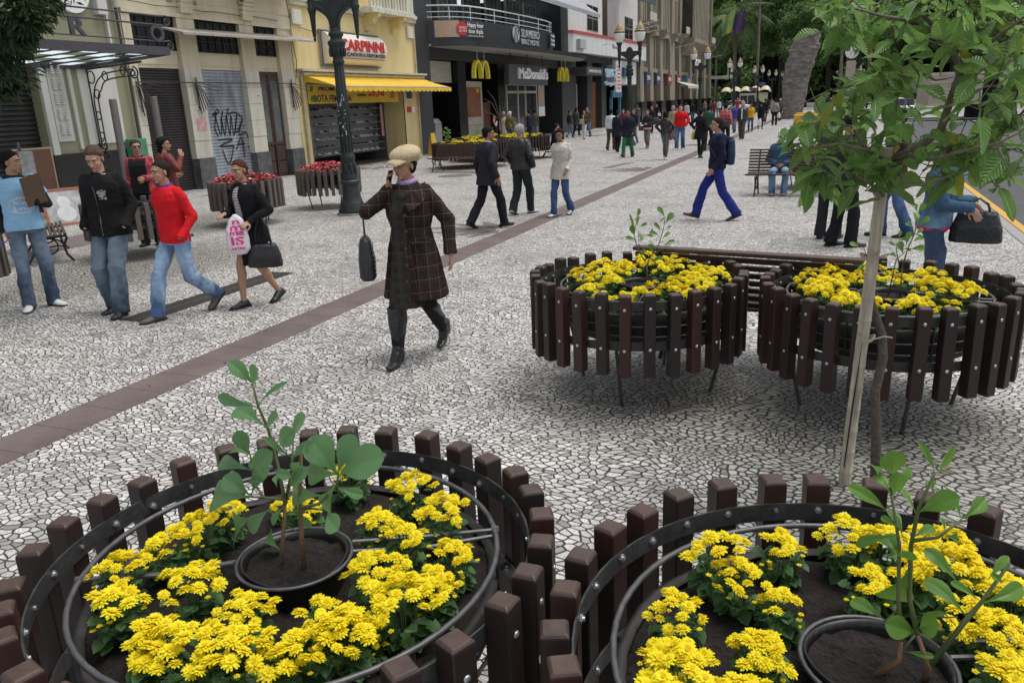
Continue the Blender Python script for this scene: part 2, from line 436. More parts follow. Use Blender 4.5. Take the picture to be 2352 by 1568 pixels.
# ---------------------------------------------------------------- buildings along the left side (facade plane x = -18)
FXP = -18.0
def stained(name,col,stain=(.12,.11,.09),amt=.55,rough=.85,scale=1.2,bump=.25):
 """painted plaster with vertical dirt streaks and flaking"""
 if name in MATS: return MATS[name]
 m,nt,b,L = base_mat(name)
 tc = nd(nt,'ShaderNodeTexCoord')
 mp = nd(nt,'ShaderNodeMapping'); mp.inputs['Scale'].default_value = (2.2,2.2,.28); L.new(tc.outputs['Object'],mp.inputs[0])
 n1 = nd(nt,'ShaderNodeTexNoise'); n1.inputs['Scale'].default_value = scale; n1.inputs['Detail'].default_value = 9; n1.inputs['Roughness'].default_value = .7; L.new(mp.outputs[0],n1.inputs[0])
 n2 = nd(nt,'ShaderNodeTexNoise'); n2.inputs['Scale'].default_value = scale * 5; n2.inputs['Detail'].default_value = 7; n2.inputs['Roughness'].default_value = .7; L.new(tc.outputs['Object'],n2.inputs[0])
 f1 = ramp(nt,n1.outputs['Fac'],[(.45,(0,0,0)),(.75,(1,1,1))]); f2 = ramp(nt,n2.outputs['Fac'],[(.56,(0,0,0)),(.66,(1,1,1))])
 a = mix(nt,mth(nt,'MULTIPLY',f1,amt),col,stain)
 a = mix(nt,mth(nt,'MULTIPLY',f2,amt * .35),a,tuple(min(1,c * .55) for c in col))
 L.new(a,b.inputs['Base Color']); b.inputs['Roughness'].default_value = rough
 bp = nd(nt,'ShaderNodeBump'); bp.inputs['Strength'].default_value = bump; bp.inputs['Distance'].default_value = .01
 L.new(n2.outputs['Fac'],bp.inputs['Height']); L.new(bp.outputs[0],b.inputs['Normal'])
 MATS[name] = m; return m
CREAM = stained('cream_plaster',(.64,.57,.41),amt=.32)
MARBLE = stained('old_marble',(.62,.59,.49),stain=(.26,.24,.2),amt=.6,rough=.5)
OLIVE = stained('olive_plaster',(.30,.285,.18),amt=.25)
WHITEP = stained('white_plaster',(.62,.60,.56),amt=.25)
YELW = stained('yellow_plaster',(.74,.61,.31),stain=(.38,.28,.12),amt=.4)
GRAN = M('black_granite',(.016,.016,.018),rough=.22,var=.4,scale=12,spec=.5)
DGRAN = M('dark_grey_granite',(.032,.034,.038),rough=.4,var=.25,scale=6,bump=.05)
BEIGE = stained('beige_stone',(.30,.265,.20),stain=(.10,.085,.07),amt=.75)
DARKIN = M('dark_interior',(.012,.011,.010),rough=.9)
GLASS = glassy('dark_window_glass')
DIM = M('dim_interior',(.10,.08,.06),rough=.8,var=.5,scale=1.2)
METG = M('grey_metal',(.20,.21,.22),rough=.45,var=.25,scale=6,metal=.5)
IRONB = M('black_painted_iron',(.02,.02,.022),rough=.45,var=.3,scale=9)
PAINTW = M('white_sign_paint',(.8,.8,.78),rough=.5,var=.05)
CONC = M('grey_concrete',(.28,.27,.25),rough=.85,var=.3,scale=2,bump=.3)
def slats_mat(name,col,pitch,dark=.45,rust=None):
 if name in MATS: return MATS[name]
 m,nt,b,L = base_mat(name)
 tc = nd(nt,'ShaderNodeTexCoord'); sx = nd(nt,'ShaderNodeSeparateXYZ'); L.new(tc.outputs['Object'],sx.inputs[0])
 nz = nd(nt,'ShaderNodeTexNoise'); nz.inputs['Scale'].default_value = 2.5; nz.inputs['Detail'].default_value = 7
 mp = nd(nt,'ShaderNodeMapping'); mp.inputs['Scale'].default_value = (1,1,.3); L.new(tc.outputs['Object'],mp.inputs[0]); L.new(mp.outputs[0],nz.inputs[0])
 f = ramp(nt,nz.outputs['Fac'],[(.3,(0,0,0)),(.75,(1,1,1))])
 L.new(mix(nt,f,tuple(c * 1.15 for c in col),tuple(c * .6 for c in (rust or col))),b.inputs['Base Color'])
 b.inputs['Roughness'].default_value = .45; b.inputs['Metallic'].default_value = .25
 MATS[name] = m; return m
def shutter_mesh(y0,y1,z0,z1,x,pitch,prof=.035):
 mb = MB(); n = max(1,round((z1 - z0) / pitch)); p = (z1 - z0) / n; rows = []
 for k in range(n):
  z = z0 + k * p
  rows += [(x,z),(x + prof,z + p * .25),(x + prof,z + p * .7),(x,z + p * .9)]
 rows.append((x,z1))
 V = [(a,y0,z) for a,z in rows] + [(a,y1,z) for a,z in rows]; k = len(rows)
 mb.add(V,[(i,k + i,k + i + 1,i + 1) for i in range(k - 1)]); return mb
class Bld:
 def __init__(s,name,label,y0,y1,cat='building'):
  s.org = (FXP,(y0 + y1) / 2,0); s.root = thing(name,label,cat,s.org)
 def part(s,name,mat,fn,parent=None,smooth=False,label=None):
  mb = MB(); fn(mb); o = mb.build(name,mat,parent or s.root,org=s.org,smooth=smooth)
  if label: o['label'] = label
  return o
 def each(s,name,mat,items,fn,parent=None,**k):
  out = []
  for it in items:
   out.append(s.part(name,mat,(lambda mb,it=it: fn(mb,*it)) if isinstance(it,tuple) else (lambda mb,it=it: fn(mb,it)),parent,**k))
  return out
 def text(s,t,mat,c,parent=None,**k): return text(t,mat,parent or s.root,c,org=s.org,**k)
def W(mb,y0,y1,z0,z1,d=1.0,p=0.0): mb.box(FXP - d,FXP + p,y0,y1,z0,z1)   # a wall block, p metres proud of the plane
# --- 1 cinema front with iron and glass marquee
b1 = Bld('cinema_building','olive and white art deco cinema front with a dark shutter and iron marquee',6,17.15)
def f(mb):
 W(mb,4,17.14,3.46,12); W(mb,14.3,17.14,1.3,3.46); W(mb,4,9.6,0,3.46)
b1.part('wall',OLIVE,f)
def f(mb):
 W(mb,14.32,14.5,1.35,3.5,p=.09); W(mb,15.14,15.24,1.45,3.5,p=.06)
 W(mb,15.44,15.62,1.45,3.44,p=.05); W(mb,15.62,16.62,1.55,3.44,p=.03); W(mb,16.6,16.66,3.5,12,p=.1); W(mb,16.3,16.6,4.75,12,p=.2)
b1.part('white_trim',WHITEP,f)
b1.part('granite_base',GRAN,lambda mb: W(mb,14.3,17.14,0,1.36,p=.07))
def f(mb):
 W(mb,14.56,15.02,1.66,3.47,p=.045)
 for k in range(5):
  z = 1.82 + k * .36
  for s_ in (-1,1):
   for j in range(5):
    mb.ell((FXP + .07,14.79 + s_ * (.085 + .004 * j),z + .02 + j * .055),(.05,.07 - .007 * j,.034),n=10,k=6)
   mb.ell((FXP + .05,14.79 + s_ * .085,z + .12),(.035,.06,.16),n=10,k=8)
b1.part('leaf_relief',WHITEP,f,smooth=False)
b1.part('roller_shutter',slats_mat('black_shutter',(.035,.033,.032),.1),lambda mb: mb.add(*(lambda t: (t.v,t.f))(shutter_mesh(9.6,14.3,0,3.46,FXP - .3,.115))))
def f(mb):
 for k in range(28):
  a = 2 * PI * k / 28; a2 = 2 * PI * (k + 1) / 28; y_,z_ = 15.66,5.3
  P = [(FXP + .02,y_ + r * .92 * math.cos(t),z_ + r * math.sin(t)) for r,t in ((.30,a),(.58,a),(.58,a2),(.30,a2))]
  mb.prism(P,(.1,0,0))
 mb.box(FXP + .02,FXP + .11,15.6,15.72,4.72,5.95)
b1.part('round_emblem',PAINTW,f)
def f(mb): mb.box(FXP + .002,FXP + .02,16.04,16.3,1.66,2.06)
pl = b1.part('plaque',M('engraved_plaque',(.40,.385,.36),var=.2,scale=40),f)
for k in range(9):
 b1.text('.' * 6 if k < 2 else '.' * 12,M('plaque_ink',(.1,.09,.08)),(FXP + .024,16.17,2.01 - k * .035),parent=pl,width=.1 if k < 2 else .19,height=.008,depth=.004,name='inscription')
MG = M('marquee_iron',(.062,.058,.068),rough=.5,var=.25,scale=7,bump=.1)
def spiral(c,r0,turns,dirn,a0,plane='yz',n=26):
 P = []
 for k in range(n):
  t = k / (n - 1); r = r0 * (1 - .82 * t); a = a0 + dirn * turns * 2 * PI * t
  if plane == 'yz': P.append((c[0],c[1] + r * math.cos(a),c[2] + r * math.sin(a)))
  else: P.append((c[0] + r * math.cos(a),c[1],c[2] + r * math.sin(a)))
 return P
MX = -15.02; MY0,MY1 = 7.2,15.6
def f(mb):
 mb.box(MX - .04,MX + .03,MY0,MY1,3.55,3.74); mb.box(FXP + .004,FXP + .1,MY0,MY1 + .2,3.4,3.54)
 for y_ in (MY0 + .03,MY1 - .06):
  mb.add([(MX - .04,y_,3.552),(MX - .04,y_ + .07,3.552),(FXP + .1,y_ + .07,3.40),(FXP + .1,y_,3.40),(MX - .04,y_,3.735),(MX - .04,y_ + .07,3.735),(FXP + .1,y_ + .07,3.53),(FXP + .1,y_,3.53)],
               [(0,1,2,3),(7,6,5,4),(0,4,5,1),(1,5,6,2),(2,6,7,3),(3,7,4,0)])
 k = MY0 + .6
 while k < MY1 - .2:
  mb.cyl((MX - .04,k,3.60),(FXP + .1,k,3.46),.022,n=6); k += .62
 for zz,r in ((3.86,.016),(4.22,.02),(4.42,.02)): mb.cyl((MX,MY0,zz),(MX,MY1 - .08,zz),r,n=8)
 for zz in (4.42,3.86):
  s_ = 1
  mb.tube([(MX,MY1 - .2,zz)] + spiral((MX,MY1 + .06,zz - .1),.12,1.3,-1,PI / 2 - .2),.018,n=6)
 mb.cyl((MX,MY1 - .06,4.22),(MX,MY1 + .06,4.2),.02,n=8)
canopy = b1.part('canopy',MG,f,smooth=False)
def f(mb):
 ys = np.arange(MY0 + .1,MY1 - .1,.62)
 for i,y_ in enumerate(ys):
  for j in range(5):
   xa = FXP + .1 + j * .57; xb = xa + .56; za = 3.475 + (xa - FXP) * .046; zb = 3.475 + (xb - FXP) * .046
   mb.add([(xa,y_,za),(xb,y_,zb),(xb,y_ + .6,zb),(xa,y_ + .6,za)],[(0,1,2,3)],(i + j) % 2)
mf,nt,b,L = base_mat('frosted_glass'); b.inputs['Base Color'].default_value = (.75,.87,.93,1); b.inputs['Roughness'].default_value = .4
tb = nd(nt,'ShaderNodeBsdfTranslucent'); tb.inputs[0].default_value = (.8,.92,.98,1); mx = nd(nt,'ShaderNodeMixShader'); mx.inputs[0].default_value = .75
L.new(b.outputs[0],mx.inputs[1]); L.new(tb.outputs[0],mx.inputs[2]); L.new(mx.outputs[0],nt.nodes['Material Output'].inputs[0])
mc,nt,b,L = base_mat('clear_glass'); b.inputs['Base Color'].default_value = (.6,.7,.7,1); b.inputs['Roughness'].default_value = .05
tb = nd(nt,'ShaderNodeBsdfTransparent'); tb.inputs[0].default_value = (.75,.85,.85,1); mx = nd(nt,'ShaderNodeMixShader'); mx.inputs[0].default_value = .8
L.new(b.outputs[0],mx.inputs[1]); L.new(tb.outputs[0],mx.inputs[2]); L.new(mx.outputs[0],nt.nodes['Material Output'].inputs[0])
CLEAR = mc
b1.part('glass_panes',[mf,mc],f,parent=canopy)
b1.text('R',MG,(MX,13.15,4.03),parent=canopy,width=.42,height=.36,depth=.05,bold=.02)
b1.text('O',MG,(MX,15.32,4.03),parent=canopy,width=.42,height=.38,depth=.05,bold=.02)
for y_,lab in ((15.75,None),(9.6,None)):
 def f(mb):
  c = [(FXP + .08,y_,1.4),(FXP + .08,y_,2.2),(FXP + .1,y_,2.7),(FXP + .25,y_,3.05),(FXP + .55,y_,3.25),(FXP + 1.0,y_,3.32),(FXP + 1.6,y_,3.34)]
  def off(q,d): return [(p[0] + d * (1 if i < 4 else .3),p[1],p[2] - d * (0 if i < 3 else 1)) for i,p in enumerate(q)]
  def sm(q):
   out = []
   for i in range(len(q) - 1):
    p0 = Vector(q[max(0,i - 1)]); p1 = Vector(q[i]); p2 = Vector(q[i + 1]); p3 = Vector(q[min(len(q) - 1,i + 2)])
    for k in range(6):
     t = k / 6; out.append(.5 * ((2 * p1) + (p2 - p0) * t + (2 * p0 - 5 * p1 + 4 * p2 - p3) * t * t + (3 * p1 - p0 - 3 * p2 + p3) * t ** 3))
   return out + [Vector(q[-1])]
  mb.cyl((FXP + .02,y_,1.3),(FXP + .02,y_,3.42),.028,n=8)
  mb.cyl((FXP + .02,y_,3.40),(FXP + 1.9,y_,3.48),.028,n=8)
  mb.tube(sm(off(c,.02)),.018,n=6); mb.tube(sm(off(c,.17)),.018,n=6)
  for cc,r in (((FXP + .17,1.75),.07),((FXP + .17,2.25),.08),((FXP + .25,2.78),.09),((FXP + .14,3.2),.12),((FXP + .62,3.2),.09),((FXP + 1.25,3.30),.08)):
   mb.tube([(cc[0] + r * math.cos(t),y_,cc[1] + r * 1.25 * math.sin(t)) for t in np.linspace(0,2 * PI,18,endpoint=False)],.016,n=6,closed=True)
  mb.tube(spiral((FXP + 1.6,y_,3.22),.16,1.4,-1,PI / 2,'xz'),.02,n=6)
  mb.tube(spiral((FXP + .2,y_,1.5),.13,1.3,1,PI / 2,'xz'),.018,n=6); mb.tube(spiral((FXP + .24,y_,1.28),.12,1.3,1,PI / 2,'xz'),.018,n=6)
 b1.part('scroll_bracket',IRONB,f,parent=canopy)
# --- 2 cream building with marble piers
b2 = Bld('cream_building','old cream building with marble piers, closed shutters and a carved wooden door',17.15,24.5)
PIER = [(17.16,17.45),(19.14,19.85),(21.82,22.5),(23.72,24.42)]
def f(mb):
 W(mb,17.16,24.5,4.9,13)                      # upper wall
 W(mb,17.16,24.5,3.5,3.99,p=-.12)            # lintel band
 for a,c in PIER: W(mb,a,c,3.5,4.9,p=.02)
 for a,c in zip(PIER[:-1],PIER[1:]): W(mb,a[1] + .06,c[0] - .06,3.6,3.93,p=-.09,d=.3)
 for z_ in (5.35,5.9,6.5): W(mb,17.16,24.5,z_,z_ + .03,p=.02,d=.2)
 W(mb,17.16,24.5,4.9,5.02,p=.06,d=.3)
b2.part('wall',CREAM,f)
def f(mb,a,c):
 z_ = .9
 while z_ < 3.49:
  z2 = min(z_ + .52,3.5); W(mb,a,c,z_ + .008,z2,p=.05 if int(z_ * 7) % 2 else .035); z_ = z2
b2.each('marble_pier',MARBLE,PIER,f)
b2.each('pier_base',M('grey_marble',(.10,.10,.10),rough=.45,var=.5,scale=5),PIER,lambda mb,a,c: W(mb,a,c,0,.9,p=.1))
for y_ in (19.5,22.16):
 def f(mb):
  for k in range(9):
   a = PI / 2 * k / 8
   x_ = FXP + .05 + .55 * (1 - math.cos(a)); z_ = 5.05 + .75 * math.sin(a)
   mb.box(x_ - .09,x_ + .1,y_ - .24,y_ + .24,z_ - .02,z_ + .14)
  mb.box(FXP,FXP + .7,y_ - .28,y_ + .28,5.9,6.02)
  for k in range(4): mb.cyl((FXP + .06,y_ - .18 + k * .12,4.92),(FXP + .06,y_ - .18 + k * .12,5.05),.01,.05,n=4)
 b2.part('arched_bracket',CREAM,f)
b2.part('balcony_slab',CREAM,lambda mb: (mb.box(FXP,FXP + .9,19.1,24.3,6.03,6.2),mb.box(FXP,FXP + .84,19.2,24.2,6.2,7.1)))
for a,c in ((17.45,19.14),(19.85,21.82),(22.5,23.72)):
 def f(mb): W(mb,a,c,3.99,4.9,d=.4,p=-.15)
 w_ = b2.part('transom_window',GLASS,f)
 def f(mb):
  n_ = int((c - a) / .32)
  for k in range(n_ + 1): mb.box(FXP - .15,FXP - .11,a + (c - a) * k / n_ - .012,a + (c - a) * k / n_ + .012,3.99,4.9)
  for z_ in (4.0,4.3,4.6,4.86): mb.box(FXP - .15,FXP - .105,a,c,z_ - .012,z_ + .02)
 b2.part('frame',M('dark_iron_frame',(.03,.026,.024),rough=.6),f,parent=w_)
b2.part('dark_roller_shutter',slats_mat('brown_black_shutter',(.05,.045,.043),.1),lambda mb: mb.add(*(lambda t: (t.v,t.f))(shutter_mesh(17.45,19.14,0,3.5,FXP - .2,.075,.03))))
sh = b2.part('grey_roller_shutter',slats_mat('grey_shutter',(.42,.46,.52),.1,rust=(.25,.25,.27)),lambda mb: mb.add(*(lambda t: (t.v,t.f))(shutter_mesh(19.85,21.82,0,3.5,FXP - .195,.10,.03))))
SPRAY = M('black_spray_paint',(.02,.02,.024),rough=.8,var=.3)
def stroke(mb,pts,w=.05,x=FXP - .155):
 Q = [Vector((0,p[0],p[1])) for p in pts]; out = []
 for i in range(len(Q) - 1):
  p0 = Q[max(0,i - 1)]; p1 = Q[i]; p2 = Q[i + 1]; p3 = Q[min(len(Q) - 1,i + 2)]
  for k in range(5):
   t = k / 5; out.append(.5 * ((2 * p1) + (p2 - p0) * t + (2 * p0 - 5 * p1 + 4 * p2 - p3) * t * t + (3 * p1 - p0 - 3 * p2 + p3) * t ** 3))
 out.append(Q[-1]); n0 = len(mb.v)
 for i,p in enumerate(out):
  d = (out[min(i + 1,len(out) - 1)] - out[max(0,i - 1)]).normalized(); n_ = Vector((0,-d.z,d.y)) * w * .5
  mb.v += [(x,p.y + n_.y,p.z + n_.z),(x,p.y - n_.y,p.z - n_.z)]
 for i in range(len(out) - 1): mb.f.append((n0 + 2 * i,n0 + 2 * i + 1,n0 + 2 * i + 3,n0 + 2 * i + 2)); mb.m.append(0)
def f(mb):
 def zz(pts): return [(FX(*(.2941 * a,.2941 * c),FXP - .3).y,FX(*(.2941 * a,.2941 * c),FXP - .3).z) for a,c in pts]
 for q in ([(1630,910),(1660,880),(1650,1000),(1680,1070)],[(1650,900),(1700,1060),(1700,920)],[(1700,920),(1730,1060),(1740,900)],[(1740,900),(1770,1060),(1775,900),(1800,1060),(1820,900)],
              [(1820,900),(1815,1040),(1865,930),(1800,880),(1750,895),(1755,845)],[(1865,930),(1840,1050),(1890,1035),(1910,1075)],[(1640,900),(1680,880),(1665,850)],[(1710,870),(1705,920)],
              [(1675,1095),(1790,1090),(1690,1145),(1800,1140)],[(1710,1170),(1765,1285),(1800,1135)],[(1820,1170),(1860,1075),(1885,1235)],[(1830,1130),(1885,1120)]):
  stroke(mb,zz(q))
 for q in ((1873,985),(1915,1148)):
  y_,z_ = zz([q])[0]; mb.cyl((FXP - .16,y_,z_),(FXP - .152,y_,z_),.03,n=10)
b2.part('spray_tag',SPRAY,f,parent=sh)
WOOD = M('dark_door_wood',(.065,.035,.026),rough=.5,var=.35,scale=3,stretch=(8,8,1))
def f(mb):
 x_ = FXP - .16; mb.box(x_ - .05,x_,22.5,23.72,0,3.5)
 for y0,y1 in ((22.56,23.08),(23.14,23.66)):
  for z0,z1 in ((.12,.5),(.56,1.06)): mb.box(x_,x_ + .04,y0 + .06,y1 - .06,z0,z1,bev=.015)
  mb.box(x_,x_ + .05,y0,y0 + .06,1.1,3.3); mb.box(x_,x_ + .05,y1 - .06,y1,1.1,3.3); mb.box(x_,x_ + .05,y0 + .062,y1 - .062,1.1,1.2); mb.box(x_,x_ + .05,y0 + .062,y1 - .062,3.2,3.34)
 mb.box(x_,x_ + .07,23.082,23.138,0,3.4)
d_ = b2.part('door',WOOD,f)
def f(mb):
 for y0,y1 in ((22.62,23.02),(23.2,23.6)):
  mb.box(FXP - .155,FXP - .145,y0 + .002,y1 - .002,1.2,3.2)
b2.part('panes',M('dusty_glass',(.16,.17,.17),rough=.35,var=.4,scale=3),f,parent=d_)
def f(mb):
 for y0,y1 in ((22.62,23.02),(23.2,23.6)):
  for k in range(4): mb.cyl((FXP - .12,y0 + .05 + k * .1,1.22),(FXP - .12,y0 + .05 + k * .1,3.1),.008,n=5)
  for z_ in (1.6,1.9,2.3,2.8): mb.cyl((FXP - .12,y0,z_),(FXP - .12,y1,z_),.008,n=5)
  mb.tube([(FXP - .12,(y0 + y1) / 2 + .17 * math.cos(t),3.0 + .17 * math.sin(t)) for t in np.linspace(0,PI,10)],.008,n=5)
b2.part('grille',M('pale_iron',(.22,.23,.22),rough=.6),f,parent=d_)
b2.part('flat_canopy',M('weathered_tin',(.36,.33,.29),rough=.7,var=.35,scale=3,stretch=(1,6,1)),
  lambda mb: mb.add([(FXP + .02,18.4,4.60),(FXP + .02,24.75,4.72),(FXP + .9,24.75,4.50),(FXP + .9,18.4,4.40),(FXP + .02,18.4,4.56),(FXP + .02,24.75,4.68),(FXP + .9,24.75,4.44),(FXP + .9,18.4,4.34)],
                          [(0,3,2,1),(4,5,6,7),(0,1,5,4),(1,2,6,5),(2,3,7,6),(3,0,4,7)]))
def f(mb,y_):
 if 1:
  for k in range(5):
   mb.cyl((FXP + .12 + .02 * k,y_ - .1 + .05 * k,3.12 - .05 * k),(FXP + .14 + .05 * k,y_ + .0 + .05 * k,2.2 + .06 * k),.016,n=5)
  mb.cyl((FXP + .1,y_,3.25),(FXP + .1,y_,2.3),.022,n=6)
  for k in range(2): mb.cyl((FXP + .15,y_ - .1,3.1 - .05 * k),(FXP + .5,y_ + .45,2.98 - .14 * k),.010,n=5)
b2.part('awning_rod',M('rusty_iron',(.055,.045,.042),rough=.7,var=.4,scale=12),lambda mb: mb.cyl((FXP + .12,17.2,3.1),(FXP + .12,24.3,3.12),.016,n=6))
b2.each('folded_awning_frame',MATS['rusty_iron'],(17.3,19.5,24.1),f)
def f(mb): W(mb,19.32,19.72,1.72,2.1,p=.062,d=.01)
b2.part('torn_poster',M('torn_red_poster',(.45,.12,.12),col2=(.75,.7,.7),var=.2,scale=9),f)
def f(mb): W(mb,19.42,19.58,2.34,2.46,p=.06,d=.01); W(mb,22.2,22.36,2.66,2.78,p=.06,d=.01)
np_ = b2.part('number_plates',PAINTW,f)
b2.text('41',SPRAY,(FXP + .066,19.5,2.4),parent=np_,height=.08,depth=.004,name='number'); b2.text('43',SPRAY,(FXP + .066,22.28,2.72),parent=np_,height=.08,depth=.004,name='number')
for q in range(3):
 y_ = 18.0 + q * 2.4
 def f(mb): W(mb,y_ - .5,y_ + .5,7.4,9.8,p=.012,d=.1)
 b2.part('upper_window',GLASS,f)
# --- 3 yellow shoe shop
b3 = Bld('yellow_shop','yellow two storey shoe shop with a yellow awning and a round fronted red lettered sign',24.5,33.6)
def f(mb):
 W(mb,24.5,33.6,3.15,6.0); W(mb,24.5,25.12,0,3.15); W(mb,32.1,33.6,0,3.15,d=1.0)
 W(mb,24.5,33.6,6.0,12,p=-.5)
b3.part('wall',YELW,f)
TRIMW = stained('cream_white_trim',(.68,.66,.56),amt=.6)
def f(mb):
 W(mb,24.5,33.6,5.75,5.9,p=.12); W(mb,24.5,33.6,5.9,6.05,p=.2)
 W(mb,28.9,32.4,5.82,5.98,p=.75); mb.box(FXP + .3,FXP + .65,29.0,32.3,5.98,6.05)
 for y_ in (24.85,27.2,33.1): mb.box(FXP + .004,FXP + .1,y_ - .28,y_ + .28,5.1,5.6,bev=.02)
 W(mb,31.8,32.2,6.05,6.8,p=.05); W(mb,24.6,25.2,6.05,6.8,p=.05); W(mb,32.9,33.5,6.05,8,p=.1)
b3.part('cornice',TRIMW,f)
def f(mb):
 for k in range(13): mb.box(FXP + .42,FXP + .54,29.2 + k * .24,29.3 + k * .24,6.05,6.75)
 mb.box(FXP + .35,FXP + .6,29.0,32.3,6.75,6.9)
b3.part('balustrade',TRIMW,f)
for y_ in (29.5,31.6):
 def f(mb):
  prof = [(0,5.82),(.7,5.82),(.7,5.7),(.5,5.62),(.42,5.45),(.2,5.38),(.12,5.2),(0,5.15)]
  mb.prism([(FXP + .004 + a,y_ - .13,z) for a,z in prof],(0,.26,0))
 b3.part('scroll_bracket',YELW,f)
def f(mb): W(mb,25.12,32.1,0,3.15,d=3.4,p=-3.2); mb.box(FXP - 3.2,FXP,25.06,25.11,0,3.15); mb.box(FXP - 3.2,FXP,32.11,32.2,0,3.15); mb.box(FXP - 3.2,FXP,25.12,32.1,3.1,3.16)
b3.part('shop_interior',M('shop_interior_grey',(.11,.11,.105),rough=.8,var=.3,scale=1),f)
b3.part('shop_floor',M('shop_floor',(.10,.095,.09),rough=.4),lambda mb: mb.box(FXP - 3.19,FXP + .1,25.13,32.09,-.2,.012))
def f(mb): W(mb,27.0,32.0,.35,3.1,d=1.4,p=-1.35)
b3.part('display_back',M('display_grey',(.26,.26,.265),rough=.6,var=.2,scale=1.5),f)
SHELF = M('glass_shelf',(.40,.42,.42),rough=.3)
rackt = thing('shoe_rack','glass shelves filled with rows of shoes inside the yellow shop opening','shelves',(-19.2,28.6,0))
mb = MB()
for z_ in np.arange(.45,2.45,.29): mb.box(-.15,.22,-1.6,3.3,z_ - .008,z_ + .006); mb.box(-1.6,-1.25,-3.3,-1.7,z_ - .008,z_ + .006)
mb.build('shelf_boards',SHELF,rackt)
rs = random.Random(11)
shoe_m = [M('shoe_white',(.62,.62,.62),rough=.5),M('shoe_black',(.03,.03,.035),rough=.4),M('shoe_brown',(.10,.07,.06),rough=.5),M('shoe_pale',(.4,.42,.46),rough=.5)]
def shoe_blob(mb,x,y,z,s=1.0,mi=0,dr=1):
 rings = []
 for t,w,h in ((0,.03,.08),(.05,.036,.10),(.12,.034,.075),(.2,.045,.05),(.26,.04,.035),(.285,.02,.02)):
  rings.append([(x + w * s * math.cos(a),y + dr * (t - .14) * s,z + max(0,h * s * .5 * (1 + math.sin(a)))) for a in np.linspace(0,2 * PI,8,endpoint=False)])
 mb.loft(rings if dr > 0 else [r[::-1] for r in rings],mi)
shoe_me = []
for k in range(4):
 mb = MB(); shoe_blob(mb,0,0,0,1.0,0,1); o = mb.build('shoe',shoe_m[k],smooth=True); shoe_me.append(o.data); bpy.data.objects.remove(o)
side = MB(); n_sh = 0
for z_ in np.arange(.45,2.45,.29):
 y_ = -1.5; row = rs.choice((0,3,1,0))
 while y_ < 3.2:
  if rs.random() < .88 and n_sh < 100:
   o = link('shoe',shoe_me[row if rs.random() < .5 else rs.randrange(4)],rackt); o.location = (.05 + rs.uniform(-.03,.03),y_,z_ + .006); n_sh += 1
  y_ += .30 if rs.random() < .8 else .42
 for k in range(5): shoe_blob(side,-1.4,-3.1 + k * .3,z_ + .006,1.0,rs.randrange(4))
side.build('side_shelf_shoes',shoe_m,rackt,smooth=True)['kind'] = 'stuff'
def f(mb): W(mb,25.12,31.75,2.42,3.13,p=-.02,d=.05)
ban = b3.part('promotion_banner',M('yellow_banner',(.68,.46,.05),rough=.6,var=.1),f)
NAVY = M('navy_paint',(.02,.03,.08),rough=.6); REDP = M('red_paint',(.55,.03,.03),rough=.5); GREENP = M('green_paint',(.03,.22,.08),rough=.6)
b3.text('PROMOÇÃO',NAVY,(FXP - .01,26.9,2.95),parent=ban,width=2.2,height=.24,depth=.01,shear=.2,bold=.01)
b3.text('BOTA FEMININA',NAVY,(FXP - .01,26.75,2.6),parent=ban,width=2.5,height=.25,depth=.01,bold=.01)
b3.text('A PARTIR DE',NAVY,(FXP - .01,28.75,2.72),parent=ban,width=.7,height=.1,depth=.01)
b3.text('39,90',REDP,(FXP - .01,29.95,2.82),parent=ban,width=1.3,height=.45,depth=.01,shear=.2,bold=.03)
b3.text('5X',REDP,(FXP - .01,31.25,2.72),parent=ban,width=.4,height=.28,depth=.01,shear=.2,bold=.02)
for z_ in (2.95,2.6): b3.text('#',GREENP,(FXP - .01,25.4,z_),parent=ban,width=.2,height=.22,depth=.01,bold=.03)
AWN = M('yellow_awning_cloth',(.72,.47,.035),rough=.75,var=.14,scale=2.5,bump=.1)
AZ0,AZ1,AX = 3.42,2.98,-16.65
def f(mb):
 n = 40; y0,y1 = 24.9,33.95; P = []; Fc = []
 for i in range(n + 1):
  y_ = y0 + (y1 - y0) * i / n; sg = .012 * math.sin(i * 1.3)
  P += [(FXP + .05,y_,AZ0),(FXP + .7,y_,(AZ0 + AZ1) / 2 - .03 + sg),(AX,y_,AZ1 + .03)]
 for i in range(n):
  for j in range(2): Fc.append((3 * i + j,3 * i + j + 1,3 * i + 4 + j,3 * i + 3 + j))
 mb.add(P,Fc)
 mb.add([(FXP + .05,y0,AZ0),(AX,y0,AZ1 + .03),(FXP + .05,y0,AZ1 + .2)],[(0,1,2)])
aw = b3.part('awning',AWN,f)
def f(mb):
 y_ = 24.9; k = 0
 while y_ < 33.9:
  w_ = .36; P = [(AX + .012,y_ + .01,AZ1),(AX + .012,y_ + w_ - .01,AZ1),(AX + .02,y_ + w_ - .01,AZ1 - .13),(AX + .022,y_ + w_ * .75,AZ1 - .185),(AX + .022,y_ + w_ * .25,AZ1 - .185),(AX + .02,y_ + .01,AZ1 - .13)]
  mb.prism(P,(.004,0,0)); mb.box(AX + .012,AX + .016,y_ - .012,y_ + .012,AZ1 - .12,AZ1); y_ += w_
b3.part('valance',AWN,f,parent=aw)
def f(mb):
 mb.cyl((AX,24.85,AZ1),(AX,34.0,AZ1),.028,n=10); mb.cyl((FXP + .1,24.8,AZ0 + .04),(FXP + .1,34.0,AZ0 + .04),.07,n=10)
 for y_ in (25.3,29.4,33.6): mb.cyl((FXP + .05,y_,3.1),(AX,y_,AZ1 - .02),.02,n=6)
 mb.box(FXP + .004,FXP + .3,24.55,34.0,AZ0 + .12,AZ0 + .2)
b3.part('roller_bar',M('pale_bar',(.5,.48,.42),rough=.5),f,parent=aw)
